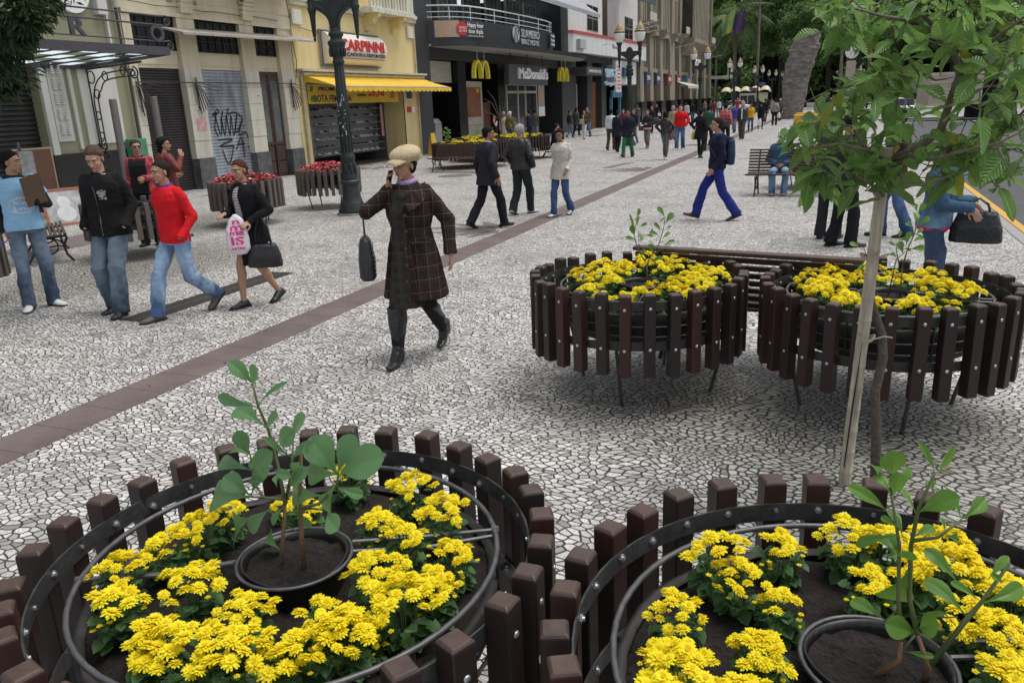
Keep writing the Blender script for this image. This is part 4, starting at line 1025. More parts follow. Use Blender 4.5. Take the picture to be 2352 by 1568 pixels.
# ---------------------------------------------------------------- lamp posts
LAMPG = M('lamp_dark_green',(.016,.024,.022),rough=.5,var=.35,scale=8,bump=.25,bscale=30)
LAMPS = M('lamp_scratched_green',(.026,.042,.038),rough=.5,var=.4,scale=6,bump=.25)
OPAL = M('opal_glass',(.78,.78,.76),rough=.25,var=.04)
AMBER = M('amber_lamp_cap',(.42,.30,.14),rough=.35,var=.2)
def lamp_post(label,x,y,rz=0.0):
 t = thing('street_lamp',label,'street lamp',(x,y,0),rz,'twin globe street lamps along the street')
 mb = MB(); mb.lathe([(.34,0),(.34,.04),(.33,.045)],n=8,a0=.39); mb.build('plinth',CONC,t)
 mb = MB(); mb.lathe([(.30,.045),(.305,.10),(.27,.15),(.275,.2),(.22,.27),(.19,.4),(.175,.58),(.165,.62),(.2,.64),(.205,.70),(.16,.73)],n=24)
 mb.build('base',LAMPG,t,smooth=True)
 mb = MB(); mb.lathe([(.145,.72),(.15,.76),(.135,.8),(.135,1.12),(.15,1.15),(.15,1.2),(.125,1.24),(.12,1.3),(.09,3.0),(.085,3.04)],n=12)
 for k in range(10): a = k * PI / 5; mb.cyl((.122 * math.cos(a),.122 * math.sin(a),1.3),(.09 * math.cos(a),.09 * math.sin(a),3.0),.014,.011,n=6)
 for k in range(8): a = k * PI / 4; mb.ell((.14 * math.cos(a),.14 * math.sin(a),.96),(.03,.03,.12),n=8,k=6)
 mb.build('shaft',LAMPG,t,smooth=True)
 mb = MB(); mb.lathe([(.088,3.0),(.12,3.03),(.12,3.06),(.10,3.1),(.15,3.3),(.165,3.36),(.18,3.4),(.18,3.44),(.12,3.47),(.12,3.52),(.15,3.55),(.15,3.6),(.10,3.63),(.115,3.68)],n=20)
 for k in range(12): a = k * PI / 6; mb.ell((.145 * math.cos(a),.145 * math.sin(a),3.24),(.03,.03,.1),n=6,k=6)
 mb.build('capital',LAMPG,t,smooth=True)
 prof = []
 for k in range(11):
  u = k / 10; prof.append((.09 + .36 * u ** 3.2,3.66 + .42 * u))
 P = [(-a,z) for a,z in prof] + [(-.47,4.12),(-.47,4.22),(-.16,4.22),(-.12,4.33),(-.05,4.40),(.05,4.40),(.12,4.33),(.16,4.22),(.47,4.22),(.47,4.12)] + [(a,z) for a,z in prof[::-1]]
 mb = MB(); mb.prism([Vector((a,-.055,z)) for a,z in P],(0,.11,0))
 for s_ in (-1,1): mb.tube([(s_ * (.05 + .28 * u ** 2.6),-.06,3.72 + .4 * u) for u in np.linspace(0,1,9)],.018,n=6); mb.tube([(s_ * (.05 + .28 * u ** 2.6),.06,3.72 + .4 * u) for u in np.linspace(0,1,9)],.018,n=6)
 mb.ell((0,0,4.26),(.08,.075,.12),n=10,k=8)
 mb.build('bracket',LAMPG,t)
 for s_ in (-1,1):
  mb = MB(); mb.lathe([(.012,3.46),(.03,3.5),(.02,3.53),(.035,3.58),(.06,3.95),(.085,4.05),(.09,4.08),(.075,4.1),(.075,4.24),(.10,4.3),(.085,4.34),(.09,4.48),(.14,4.56),(.15,4.6)],(s_ * .47,0,0),n=14)
  h = mb.build('lamp_holder',LAMPG,t,smooth=True)
  mb = MB(); mb.lathe([(.12,4.6),(.19,4.72),(.235,4.9),(.245,5.04),(.23,5.06)],(s_ * .47,0,0),n=20); mb.build('globe',OPAL,t,smooth=True)
  mb = MB()
  mb.lathe([(.25,5.04),(.25,5.075),(.225,5.08),(.20,5.14),(.205,5.16),(.15,5.24),(.15,5.26),(.09,5.36),(.03,5.44),(.012,5.5)],(s_ * .47,0,0),n=18)
  mb.build('cap',AMBER,t,smooth=True)
  mb = MB(); mb.lathe([(.248,5.02),(.256,5.03),(.256,5.07),(.248,5.08)],(s_ * .47,0,0),n=18); mb.build('band',LAMPG,t)
 return t
L0 = lamp_post('tall dark green lamp post with peeling stickers, nearest one, standing before the yellow shop',-9.43,14.31,.12)
MB().prism([Vector((-9.43 + .125 * math.sin(a) * 1.02 + .0,14.31 - .125 * math.cos(a) * 1.02,1.75)) for a in np.linspace(.2,.9,6)],(0,0,.28)) and None
mb = MB()
rp = random.Random(5)
for k in range(26):
 a = rp.uniform(-.9,.9) - .2; z_ = rp.uniform(1.6,2.4); w_ = rp.uniform(.008,.03); h_ = rp.uniform(.02,.09); r_ = .135 - .018 * (z_ - 1.3)
 P = [(r_ * math.sin(a - .12 * rp.random()),-r_ * math.cos(a),z_),(r_ * math.sin(a + w_ / r_),-r_ * math.cos(a + w_ / r_),z_ + .01),(r_ * math.sin(a + w_ / r_),-r_ * math.cos(a + w_ / r_),z_ + h_),(r_ * math.sin(a),-r_ * math.cos(a),z_ + h_ * .8)]
 mb.add(P,[(0,1,2,3)])
mb.build('sticker_remains',M('sticker_paper',(.42,.42,.42),var=.3,scale=20),L0)
lamp_post('twin globe lamp post beside the man in green trousers',-9.1,37.6,.1)
lamp_post('twin globe lamp post in front of the beige stone building',-9.3,59.5,.1)
lamp_post('twin globe lamp post left of the kiosk with cream domed roof',-9.4,80.5,.1)
lamp_post('twin globe lamp post before the white car and the kiosk window',-9.3,103.5,.1)
lamp_post('twin globe lamp post just left of the stone monument',-9.3,125,.1)
lamp_post('most distant twin globe lamp post beside the stone monument',-7.9,132,.3)
lamp_post('distant twin globe lamp post right of the stone monument, under the palms',1.9,128,.1)
# ---------------------------------------------------------------- round slatted planters
def wood(name,c1,c2,rough=.52,var=.3):
 if name in MATS: return MATS[name]
 m,nt,b,L = base_mat(name)
 tc = nd(nt,'ShaderNodeTexCoord'); oi = nd(nt,'ShaderNodeObjectInfo')
 mp = nd(nt,'ShaderNodeMapping'); mp.inputs['Scale'].default_value = (22,22,1.6)
 L.new(tc.outputs['Object'],mp.inputs[0])
 ad = nd(nt,'ShaderNodeVectorMath',operation='ADD'); L.new(mp.outputs[0],ad.inputs[0])
 cb = nd(nt,'ShaderNodeCombineXYZ'); L.new(mth(nt,'MULTIPLY',oi.outputs['Random'],40.0),cb.inputs[2]); L.new(cb.outputs[0],ad.inputs[1])
 nz = nd(nt,'ShaderNodeTexNoise'); nz.inputs['Scale'].default_value = 1.0; nz.inputs['Detail'].default_value = 8; nz.inputs['Roughness'].default_value = .65; L.new(ad.outputs[0],nz.inputs[0])
 f = ramp(nt,nz.outputs['Fac'],[(.3,(0,0,0)),(.72,(1,1,1))])
 red = mix(nt,mth(nt,'POWER',oi.outputs['Random'],2.0),c1,c2)
 dark = mix(nt,.5,red,tuple(c * .5 for c in c1))
 n3 = nd(nt,'ShaderNodeTexNoise'); n3.inputs['Scale'].default_value = 14; n3.inputs['Detail'].default_value = 8; n3.inputs['Roughness'].default_value = .8; L.new(tc.outputs['Object'],n3.inputs[0])
 sc2 = ramp(nt,n3.outputs['Fac'],[(.62,(0,0,0)),(.7,(1,1,1))])
 geo = nd(nt,'ShaderNodeNewGeometry'); sn = nd(nt,'ShaderNodeSeparateXYZ'); L.new(tc.outputs['Normal'],sn.inputs[0])
 top = mth(nt,'MULTIPLY',mth(nt,'MAXIMUM',sn.outputs[2],0.0),mth(nt,'MULTIPLY',nz.outputs['Fac'],1.3))
 a = mix(nt,f,dark,red); a = mix(nt,mth(nt,'MULTIPLY',sc2,.75),a,(.15,.09,.065)); a = mix(nt,top,a,(.095,.060,.046))
 L.new(a,b.inputs['Base Color']); b.inputs['Roughness'].default_value = rough; b.inputs['Specular IOR Level'].default_value = .45
 bp = nd(nt,'ShaderNodeBump'); bp.inputs['Strength'].default_value = .25; bp.inputs['Distance'].default_value = .004; L.new(nz.outputs['Fac'],bp.inputs['Height']); L.new(bp.outputs[0],b.inputs['Normal'])
 MATS[name] = m; return m
WDARK = wood('varnished_dark_wood',(.025,.0165,.014),(.060,.018,.015))
WGREY = wood('weathered_grey_wood',(.13,.11,.10),(.16,.12,.105),rough=.7)
WBENCH = wood('bench_wood',(.060,.036,.030),(.10,.055,.045))
RING = M('painted_steel_ring',(.055,.055,.055),rough=.45,var=.4,scale=14,bump=.15,metal=.2)
ROD = M('grey_steel_rod',(.11,.11,.115),rough=.42,var=.3,scale=20,metal=.4)
BOLT = M('zinc_bolt',(.55,.56,.58),rough=.3,metal=.7,var=.1)
BASIN = M('black_basin',(.028,.026,.024),rough=.65,var=.5,scale=7,bump=.4,bscale=20)
SOIL = M('dark_soil',(.014,.0095,.008),rough=.95,var=.8,scale=26,bump=1.0,bscale=70)
def stave_mesh(h=.56,w=.036,seed=0):
 mb = MB(); r = random.Random(seed)
 e = .010
 rings = []
 for z,k in ((0,0.0),(.006,1),(h - .013,1),(h - .008,.97),(h - .003,.86),(h,.76)):
  a = w * (k if k else .92); c = .0035
  rings.append([(a - c,-a,z),(a,-a + c,z),(a,a - c,z),(a - c,a,z),(-a + c,a,z),(-a,a - c,z),(-a,-a + c,z),(-a + c,-a,z)])
 mb.loft(rings); return mb
def ring_mesh(R,z0,z1,th=.006,n=72):
 mb = MB(); P = []
 for r_,z in ((R,z0),(R,z1),(R - th,z1),(R - th,z0)):
  P += [(r_ * math.cos(2 * PI * i / n),r_ * math.sin(2 * PI * i / n),z) for i in range(n)]
 F = []
 for q in range(4):
  for i in range(n): F.append((q * n + (i + 1) % n,q * n + i,((q + 1) % 4) * n + i,((q + 1) % 4) * n + (i + 1) % n))
 mb.add(P,F); return mb
def circ(R,z,n=56): return [(R * math.cos(2 * PI * i / n),R * math.sin(2 * PI * i / n),z) for i in range(n)]
_proto = {}
def planter(label,x,y,mat=None,group='round slatted planters',R=.757,n=30,detail=2,rot=0.0,pot=True,name='planter',seed=1,spokes=(PI,0.25),zs=.698,off=(0,0),RI=.62):
 mat = mat or WDARK
 t = thing(name,label,'planter',(x,y,0),rot,group)
 r = random.Random(seed)
 key = mat.name
 if key not in _proto:
  sm = []
  for k in range(3):
   o = stave_mesh(seed=k).build('stave',mat,None,smooth=False); sm.append(o.data); bpy.data.objects.remove(o)
  mb = MB(); mb.ell((0,.0,0),(.011,.005,.011),n=10,k=6); o = mb.build('bolt',BOLT,None,smooth=True); bm_ = o.data; bpy.data.objects.remove(o)
  mb = MB(); mb.cyl((0,0,0),(0,.008,0),.012,n=6); mb.cyl((0,.008,0),(0,.014,0),.007,n=8); o = mb.build('nut',BOLT,None); nm_ = o.data; bpy.data.objects.remove(o)
  _proto[key] = (sm,bm_,nm_)
 sm,bme,nme = _proto[key]
 for k in range(n):
  a = 2 * PI * (k + r.uniform(-.07,.07)) / n
  o = link('stave',sm[k % 3],t); o.location = (R * math.cos(a),R * math.sin(a),.322 + r.uniform(-.010,.010)); o.rotation_euler = (r.uniform(-.012,.012),r.uniform(-.014,.014),a + PI / 2 + r.uniform(-.05,.05))
  if detail > 1:
   for z_ in (.466,.188):
    b_ = link('bolt',bme,o); b_.location = (0,-.037,z_)
    b_ = link('nut',nme,o); b_.location = (0,.037,z_)
 ring_mesh(R - .036,.755,.815).build('upper_ring',RING,t,smooth=False); ring_mesh(R - .036,.480,.54).build('lower_ring',RING,t)
 n0_ = len(t.children)
 mb = MB(); mb.tube(circ(RI,.79),.009,n=7,closed=True); mb.build('rim_rod',ROD,t,smooth=True)
 mb = MB()
 for z_ in (.62,.55): mb.tube(circ(RI - .002,z_,40),.007,n=5,closed=True)
 for k in range(8):
  a = k * PI / 4 + .3; mb.cyl((RI * math.cos(a),RI * math.sin(a),.79),(RI * math.cos(a),RI * math.sin(a),.5),.007,n=5)
 mb.build('basket_frame',RING,t)
 for k in range(4):
  a = k * PI / 2 + .55 + seed * .3; ca,sa = math.cos(a),math.sin(a); q = RI - .12
  mb = MB(); mb.cyl((RI * ca,RI * sa,.50),(q * ca,q * sa,0),.014,n=8); mb.cyl((RI * ca,RI * sa,.505),((R - .045) * ca,(R - .045) * sa,.51),.012,n=6); mb.cyl((.30 * ca,.30 * sa,.445),(RI * ca,RI * sa,.51),.010,n=6)
  mb.build('leg',RING,t)
 mb = MB(); mb.lathe([(RI - .22,.46),(RI - .09,.475),(RI - .02,.56),(RI - .005,.66),(RI + .002,.705),(RI - .015,.715),(RI - .03,.70)],n=40,caps=False)
 mb.lathe([(.01,.46),(RI - .22,.46)],n=40,caps=False); mb.v = [(p[0] * (1 + .012 * noise.noise(Vector((p[0] * 5,p[1] * 5,seed)))),p[1] * (1 + .012 * noise.noise(Vector((p[0] * 5,p[1] * 5,seed + 5)))),p[2] + (.014 * noise.noise(Vector((p[0] * 6,p[1] * 6,seed + 9))) if p[2] > .62 else 0)) for p in mb.v]
 mb.build('basin',BASIN,t,smooth=True)
 nn = 56; NR = 22; P = [(0,0,zs)]
 for j in range(1,NR + 1):
  rr = (RI - .022) * j / NR
  for i in range(nn):
   a = 2 * PI * i / nn; px,py = rr * math.cos(a),rr * math.sin(a)
   P.append((px,py,zs + .02 * noise.noise(Vector((px * 7 + seed,py * 7,0))) + .018 * noise.noise(Vector((px * 26,py * 26,seed))) + .010 * noise.noise(Vector((px * 60,py * 60,seed))) - (.02 if j == NR else 0)))
 F3 = [(0,1 + i,1 + (i + 1) % nn) for i in range(nn)]; F4 = []
 for j in range(NR - 1):
  for i in range(nn): a_ = 1 + j * nn + i; b_ = 1 + j * nn + (i + 1) % nn; F4.append((a_,a_ + nn,b_ + nn,b_))
 mb = MB(); mb.add(P,F3 + F4); mb.build('soil',SOIL,t,smooth=True)
 if pot:
  for sp in spokes:
   mb = MB()
   d = Vector((math.cos(sp),math.sin(sp),0)); q = Vector((-d.y,d.x,0))
   mb.tube([d * RI + Vector((0,0,.79)),d * (RI * .65) + q * .018 + Vector((0,0,.787)),d * .175 + q * .02 + Vector((0,0,.80))],.007,n=6)
   mb.tube([d * RI + q * -.01 + Vector((0,0,.775)),d * (RI * .65) - q * .018 + Vector((0,0,.77)),d * .175 - q * .012 + Vector((0,0,.785))],.007,n=6)
   mb.cyl(d * (RI - .01) + Vector((0,0,.79)),d * (RI + .012) + Vector((0,0,.79)),.012,n=6)
   mb.build('spoke',ROD,t)
  mb = MB(); mb.tube(circ(.172,.785,36),.006,n=6,closed=True); mb.build('pot_ring',ROD,t,smooth=True)
 if off != (0,0):
  for o in list(t.children):
   if o.name.split('.')[0] not in ('stave','upper_ring','lower_ring'): o.location.x += off[0]; o.location.y += off[1]
 return t
PL = {}
PL['a'] = planter('round dark slatted planter in the front left corner, full of yellow chrysanthemums',-1.45,1.70,rot=.03,seed=1,spokes=(-2.64,.526))
PL['b'] = planter('round dark slatted planter in the front right corner with yellow chrysanthemums',.175,1.755,rot=.09,seed=2,spokes=(.394,))
PL['c'] = planter('round dark slatted planter in the middle, left of the bamboo stake',-1.30,5.62,rot=.02,seed=3,spokes=(-1.45,1.5),off=(.06,.0),zs=.65)
PL['d'] = planter('round dark slatted planter behind the bamboo stake, beside the road',.37,5.62,rot=.1,seed=4,spokes=(-.2,2.8),zs=.65)
def gp(u,v,z=.88): p = G(u,v,z); return p.x,p.y
PL['e'] = planter('wide dark slatted planter with yellow flowers behind the long hotel bench',-12.2,26.5,detail=1,seed=5,R=1.4,n=56,RI=1.26,pot=False)
PL['f'] = planter('widest dark slatted planter with yellow flowers, behind the suited man before the restaurant',-12.6,30.2,detail=1,seed=6,R=1.95,n=76,RI=1.8,pot=False)
PL['g'] = planter('grey slatted planter of red flowers left of the nearest lamp post',*gp(752,386),mat=WGREY,detail=1,seed=7,group='grey slatted planters',pot=False,R=.69,RI=.58)
PL['h'] = planter('grey slatted planter of red flowers behind the woman in the black skirt suit',*gp(562,412),mat=WGREY,detail=1,seed=8,group='grey slatted planters',pot=False,R=.69,RI=.58)
PL['i'] = planter('grey slatted planter behind the men in black hoodie and red sweater',*gp(296,460),mat=WGREY,detail=1,seed=9,group='grey slatted planters',pot=False,R=.69,RI=.58)
PL['j'] = planter('grey slatted planter at the left edge behind the man in the blue tee',*gp(-160,540),mat=WGREY,detail=1,seed=10,group='grey slatted planters',pot=False,R=.69,RI=.58)
PL['k'] = planter('dark slatted planter with yellow flowers behind the bench of the old man',-.6,19.6,detail=1,seed=11)
# ---------------------------------------------------------------- benches
def bench(label,x,y,rz,L=2.0,mat=None):
 """seat faces local -y, back rest at +y"""
 mat = mat or WBENCH
 t = thing('bench',label,'bench',(x,y,0),rz,'slatted wooden benches')
 mb = MB()
 for k in range(8):
  yy = -.26 + k * .062; zz = .42 + .03 * ((k - 3.5) / 4) ** 2
  mb.box(-L / 2,L / 2,yy,yy + .045,zz,zz + .028,bev=.005)
 mb.build('seat',mat,t)
 mb = MB()
 for k in range(7):
  zz = .50 + k * .062; yy = .235 + k * .018
  mb.obox((0,yy,zz),(L / 2,.012,.022),Matrix.Rotation(-.28,3,'X'),bev=.005)
 mb.obox((0,.375,.93),(L / 2,.035,.017),Matrix.Rotation(-.1,3,'X'),bev=.006)
 mb.build('backrest',mat,t)
 for s_ in ((-1,1) if L < 2.6 else (-1,0,1)):
  xx = s_ * (L / 2 - .22)
  mb = MB()
  mb.tube([(xx,-.30,0),(xx,-.22,.12),(xx,-.20,.25),(xx,-.26,.38),(xx,-.24,.415)],.018,n=6)
  mb.tube([(xx,.34,0),(xx,.24,.14),(xx,.18,.28),(xx,.20,.41),(xx,.27,.6),(xx,.37,.91)],.018,n=6)
  mb.tube([(xx,-.26,.405),(xx,0,.395),(xx,.2,.405)],.018,n=6)
  mb.tube([(xx,-.2 + .0,.24)] + [(xx,.0 + .12 * math.cos(a),.26 + .12 * math.sin(a)) for a in np.linspace(PI,-PI,18)] + [(xx,.19,.24)],.012,n=6)
  for s2 in (-1,1): mb.tube([(xx,s2 * .06,.38),(xx,s2 * .16,.33),(xx,s2 * .2,.26)],.012,n=5)
  mb.build('cast_iron_leg',IRONB,t)
 return t
def bench_between(label,a,b,**k):
 """back rest top rail runs from a to b (seat on the right-hand side of a->b looking down the rail)"""
 a = Vector(a); b = Vector(b); d = b - a; ang = math.atan2(d.y,d.x); c = (a + b) / 2
 off = Matrix.Rotation(ang,3,'Z') @ Vector((0,.375,0))
 return bench(label,c.x - off.x,c.y - off.y,ang,L=d.length,**k)
bench('long brown slatted bench in front of the hotel planters, seat towards the street',-11.72,24.35,-.22,L=2.3)
bench_between('brown slatted bench seen from behind, standing behind the two middle planters',G(1985,600,.93),G(1457,568,.93))
bench_between('brown slatted bench under the leaves where an old man in blue sits',(-1.75,18.35,0),(.35,18.25,0))
_p = G(122,604); bench('dark bench end sticking out behind the jeans of the man in the blue tee',_p.x - .8 * .72,_p.y + .6 * .72,math.radians(143),L=1.9,mat=wood('dark_bench_wood',(.028,.022,.02),(.04,.03,.026)))
bench('bench end with a dark figure on it, right of the hotel planters',-10.75,31.0,1.9,L=1.8)
# ---------------------------------------------------------------- small street things on the left
t = thing('green_utility_box','small mint green metal box fixed on the cinema wall','utility box',(-17.9,16.75,1.12))
MB().box(-.02,.28,-.22,.22,.03,.50,bev=.01).build('case',M('mint_green_metal',(.07,.24,.14),rough=.45,var=.12),t)
mb = MB(); mb.box(.281,.29,-.19,.19,.06,.47); mb.cyl((.29,.15,.28),(.305,.15,.28),.015); mb.build('door',M('mint_green_metal',(.07,.24,.14)),t)
STEEL = M('brushed_steel_pole',(.20,.185,.175),rough=.4,var=.3,scale=8,metal=.5,stretch=(1,1,.1))
for lab,(u,v),xx in (('shorter bare steel pole rising behind the man in the black hoodie',(258,228),-14.0),('bare steel pole in front of the dark brown shutter',(352,222),-14.0)):
 p = FX(u,v,xx)
 t = thing('steel_pole',lab,'pole',(p.x,p.y,0),group='bare steel poles')
 mb = MB(); mb.lathe([(.075,0),(.075,p.z - .01),(.07,p.z)],n=16); mb.build('pole',STEEL,t,smooth=False)
t = thing('framed_portrait','pale portrait in an orange wood frame leaning on the pavement','picture',(-15.15,12.15,0),math.atan2(.66,.1) - .15)
RL = Matrix.Rotation(-.28,3,'X')
def fr(mb,w,h,b,d):
 for c,hh in (((0,0,b / 2),(w / 2,d,b / 2)),((0,0,h - b / 2),(w / 2,d,b / 2)),((-w / 2 + b / 2,0,h / 2),(b / 2,d * .97,h / 2 - b)),((w / 2 - b / 2,0,h / 2),(b / 2,d * .97,h / 2 - b))):
  mb.obox(RL @ Vector(c),hh,RL)
mb = MB(); fr(mb,.86,.80,.05,.015); mb.build('frame',M('orange_wood_frame',(.34,.12,.06),rough=.4,var=.2,scale=12),t)
mb = MB(); mb.obox(RL @ Vector((0,.004,.4)),(.39,.004,.36),RL); mb.build('drawing',M('pencil_drawing',(.62,.62,.61),col2=(.30,.31,.32),rough=.35,var=.15,scale=3.5),t)
mb = MB()
for c,r_ in (((0,-.006,.25),(.2,.002,.17)),((0,-.006,.5),(.13,.002,.14))): mb.ell(RL @ Vector(c),r_,RL)
mb.build('sitter',M('drawn_face',(.68,.68,.67),rough=.35,var=.15,scale=6),t)
t = thing('display_board','brown cork display board with a pale wooden rim against the cinema wall','board',(-16.9,12.95,0),PI / 2)
mb = MB(); mb.obox((0,0,1.0),(.46,.012,.55)); mb.build('panel',M('cork_brown',(.17,.08,.05),rough=.8,var=.15,scale=20),t)
mb = MB(); RLk = RL; RL = Matrix.Identity(3)
for c,hh in (((0,0,.43),(.48,.02,.02)),((0,0,1.57),(.48,.02,.02)),((-.47,0,1.0),(.018,.018,.55)),((.47,0,1.0),(.018,.018,.55))): mb.obox(c,hh)
mb.build('rim',M('pale_pine',(.42,.32,.20),rough=.6),t)
mb = MB(); mb.cyl((-.3,.02,.42),(-.34,.05,0),.016); mb.cyl((.3,.02,.42),(.34,.05,0),.016); mb.cyl((0,.03,1.2),(0,.5,0),.014); mb.build('trestle',METG,t)
t = thing('easel','metal easel holding a pale sheet behind the man with the clipboard','easel',(-15.9,11.9,0),.9)
mb = MB()
for a,b_ in (((-.28,0,0),(0,.1,1.75)),((.28,0,0),(0,.1,1.75)),((0,.6,0),(0,.12,1.7))): mb.cyl(a,b_,.013,n=6)
mb.cyl((-.22,.0,.7),(.22,.0,.7),.012,n=6); mb.build('stand',STEEL,t)
mb = MB(); mb.obox((.1,-.02,1.15),(.13,.006,.42),Matrix.Rotation(-.1,3,'X')); mb.build('sheet',M('clear_plastic_sheet',(.28,.29,.29),rough=.2,var=.3,scale=5),t)
t = thing('black_equipment_case','black draped case on the pavement beside the framed portrait','case',(-15.6,13.6,0),.2)
mb = MB(); mb.box(-.3,.3,-.45,.45,0,.68,bev=.03); mb.build('case',M('black_cloth',(.018,.018,.022),rough=.9),t)
mb = MB(); mb.box(-.18,.2,-.3,.3,.685,.72); mb.build('lid_papers',M('orange_paper',(.45,.16,.06),col2=(.5,.45,.35)),t)
t = thing('wet_floor_sign','yellow folding caution sign beside the black hotel column','sign',(-17.2,33.4,0),1.2)
mb = MB(); mb.add([(-.2,-.02,0),(.2,-.02,0),(.12,.14,1.0),(-.12,.14,1.0),(-.2,.0,0),(.2,.0,0),(.12,.16,1.0),(-.12,.16,1.0)],[(0,1,2,3),(7,6,5,4),(0,4,5,1),(1,5,6,2),(2,6,7,3),(3,7,4,0)])
mb.add([(-.2,.34,0),(.2,.34,0),(.12,.18,1.0),(-.12,.18,1.0),(-.2,.32,0),(.2,.32,0),(.12,.165,1.0),(-.12,.165,1.0)],[(3,2,1,0),(4,5,6,7),(1,5,4,0),(2,6,5,1),(3,7,6,2),(0,4,7,3)])
mb.build('panels',M('caution_yellow',(.68,.42,.04),rough=.4,var=.08),t)
for k,s_ in enumerate(('CUIDADO','PISO','MOLHADO')): text(s_,REDP,t,(0,.035 + .145 * (.62 - k * .17),.68 - k * .17),width=.22,height=.07,depth=.01,face=Matrix(((1,0,0),(0,.15,-.98),(0,.98,.15))))
t = thing('litter_bin','grey lidded litter bin standing inside the hotel front beside the caution sign','bin',(-18.4,35.6,0))
mb = MB(); mb.box(-.3,.3,-.35,.35,0,1.35,bev=.02); mb.build('body',M('bin_grey',(.23,.24,.24),rough=.5),t)
mb = MB(); mb.add([(-.32,-.37,1.36),(.32,-.37,1.36),(.32,.37,1.36),(-.32,.37,1.36),(-.12,-.37,1.6),(.12,-.37,1.6),(.12,.37,1.6),(-.12,.37,1.6)],[(0,3,2,1),(4,5,6,7),(0,1,5,4),(1,2,6,5),(2,3,7,6),(3,0,4,7)]); mb.build('lid',MATS['bin_grey'],t)
# ---------------------------------------------------------------- far square: monument, clock, kiosk, car, stall
STONE = None
m,nt,b,L = base_mat('rough_granite')
tc = nd(nt,'ShaderNodeTexCoord'); mp = nd(nt,'ShaderNodeMapping'); mp.inputs['Scale'].default_value = (1,1,2.0); L.new(tc.outputs['Object'],mp.inputs[0])
n1 = nd(nt,'ShaderNodeTexNoise'); n1.inputs['Scale'].default_value = 2.2; n1.inputs['Detail'].default_value = 8; L.new(mp.outputs[0],n1.inputs[0])
L.new(ramp(nt,n1.outputs['Fac'],[(.3,(.13,.113,.102)),(.55,(.23,.205,.19)),(.75,(.33,.30,.28))]),b.inputs['Base Color']); b.inputs['Roughness'].default_value = .9
bp = nd(nt,'ShaderNodeBump'); bp.inputs['Strength'].default_value = 1; bp.inputs['Distance'].default_value = .2; L.new(n1.outputs['Fac'],bp.inputs['Height']); L.new(bp.outputs[0],b.inputs['Normal'])
STONE = m
yM = 74.0
outl = [((1757,1568),(2290,1568)),((1700,1400),(2300,1400)),((975,1500),(1290,1500)),((960,1200),(1340,1200)),((1000,1000),(1390,1000)),((1050,800),(1470,800)),((1100,640),(1520,640)),((1165,530),(1520,560)),((1260,460),(1510,470)),((1350,420),(1470,425))]
rings = []
for (l,r_) in outl[2:]:
 u0 = (2850 + l[0] / 3.618) / 1.7347; u1 = (2850 + r_[0] / 3.618) / 1.7347; v0 = l[1] / 3.618 / 1.7347; v1 = r_[1] / 3.618 / 1.7347
 a = FY(u0,v0,yM); b_ = FY(u1,v1,yM); rings.append((a,b_))
a,b_ = rings[0]; rings.insert(0,(Vector((a.x - .05,yM,-.1)),Vector((b_.x - .25,yM,-.1))))
t = thing('stone_monument','tall curved rough granite monument leaning over the far square','monument',((a.x + b_.x) / 2,yM,0))
mb = MB(); R_ = []
full = []
for i in range(len(rings) - 1):
 for k in range(8):
  u = k / 8; full.append((rings[i][0].lerp(rings[i + 1][0],u),rings[i][1].lerp(rings[i + 1][1],u)))
full.append(rings[-1])
for (p,q) in full:
 c = (p + q) / 2; w = (q - p).length / 2; tilt = (q - p).normalized(); ring = []
 dep = .75 if c.z > 1 else .9
 for k in range(28):
  an = 2 * PI * k / 28; P = c + tilt * (w * math.cos(an)) + Vector((0,dep * math.sin(an) * min(1,w / .6),0))
  nv = noise.noise(P * 1.7) * .14 + noise.noise(Vector((P.x * 2,P.y * 2,P.z * 6))) * .10
  d_ = (P - c).normalized() if (P - c).length > 0 else Vector((0,0,0))
  ring.append(P + d_ * nv - Vector(t.location))
 R_.append(ring)
mb.loft(R_); mb.build('stone',STONE,t,smooth=True)
cp = FY(1957,120,70)
t = thing('street_clock','round white faced clock on a tall pale square pillar','clock',(cp.x,70,0))
mb = MB(); mb.box(-.42,.42,-.42,.42,0,.4,bev=.03); mb.box(-.34,.34,-.34,.34,.4,4.3,bev=.03); mb.build('pillar',M('pale_pillar',(.42,.34,.29),rough=.7,var=.12),t)
mb = MB(); mb.cyl((0,-.2,4.95),(0,.2,4.95),.56,n=28); mb.cyl((0,0,4.3),(0,0,4.5),.15); mb.build('case',IRONB,t)
mb = MB(); mb.cyl((0,-.215,4.95),(0,-.205,4.95),.48,n=28); fc = mb.build('face',PAINTW,t)
mb = MB()
for k in range(12):
 a = k * PI / 6; R2 = Matrix.Rotation(a,3,'Y'); mb.obox(R2 @ Vector((0,0,.40)) + Vector((0,-.222,4.95)),(.012,.004,.04),R2)
for a,l,w in ((3.6,.27,.02),(.35,.38,.014)):
 R2 = Matrix.Rotation(a,3,'Y'); mb.obox(R2 @ Vector((0,0,l / 2)) + Vector((0,-.228,4.95)),(w,.004,l / 2),R2)
mb.build('hands',IRONB,t)
mb = MB()
for s_ in (-1,1): mb.tube([(s_ * .3,0,3.3),(s_ * .7,0,3.2),(s_ * .95,0,3.4)],.025,n=6); mb.ell((s_ * .95,0,3.52),(.11,.11,.13),n=10,k=6)
mb.build('side_lamps',METG,t)
kx,ky = -13.2,118
kl,kr = FY(1655,230,118).x,FY(1767,230,118).x; ks = (kr - kl) / 12.0
t = thing('kiosk','cream kiosk with a row of domed translucent roofs and a glazed counter','kiosk',(kl + 5.9 * ks,ky,0)); t.scale = (ks,ks,.82)
KC = M('kiosk_cream',(.66,.62,.45),rough=.6,var=.08,scale=1)
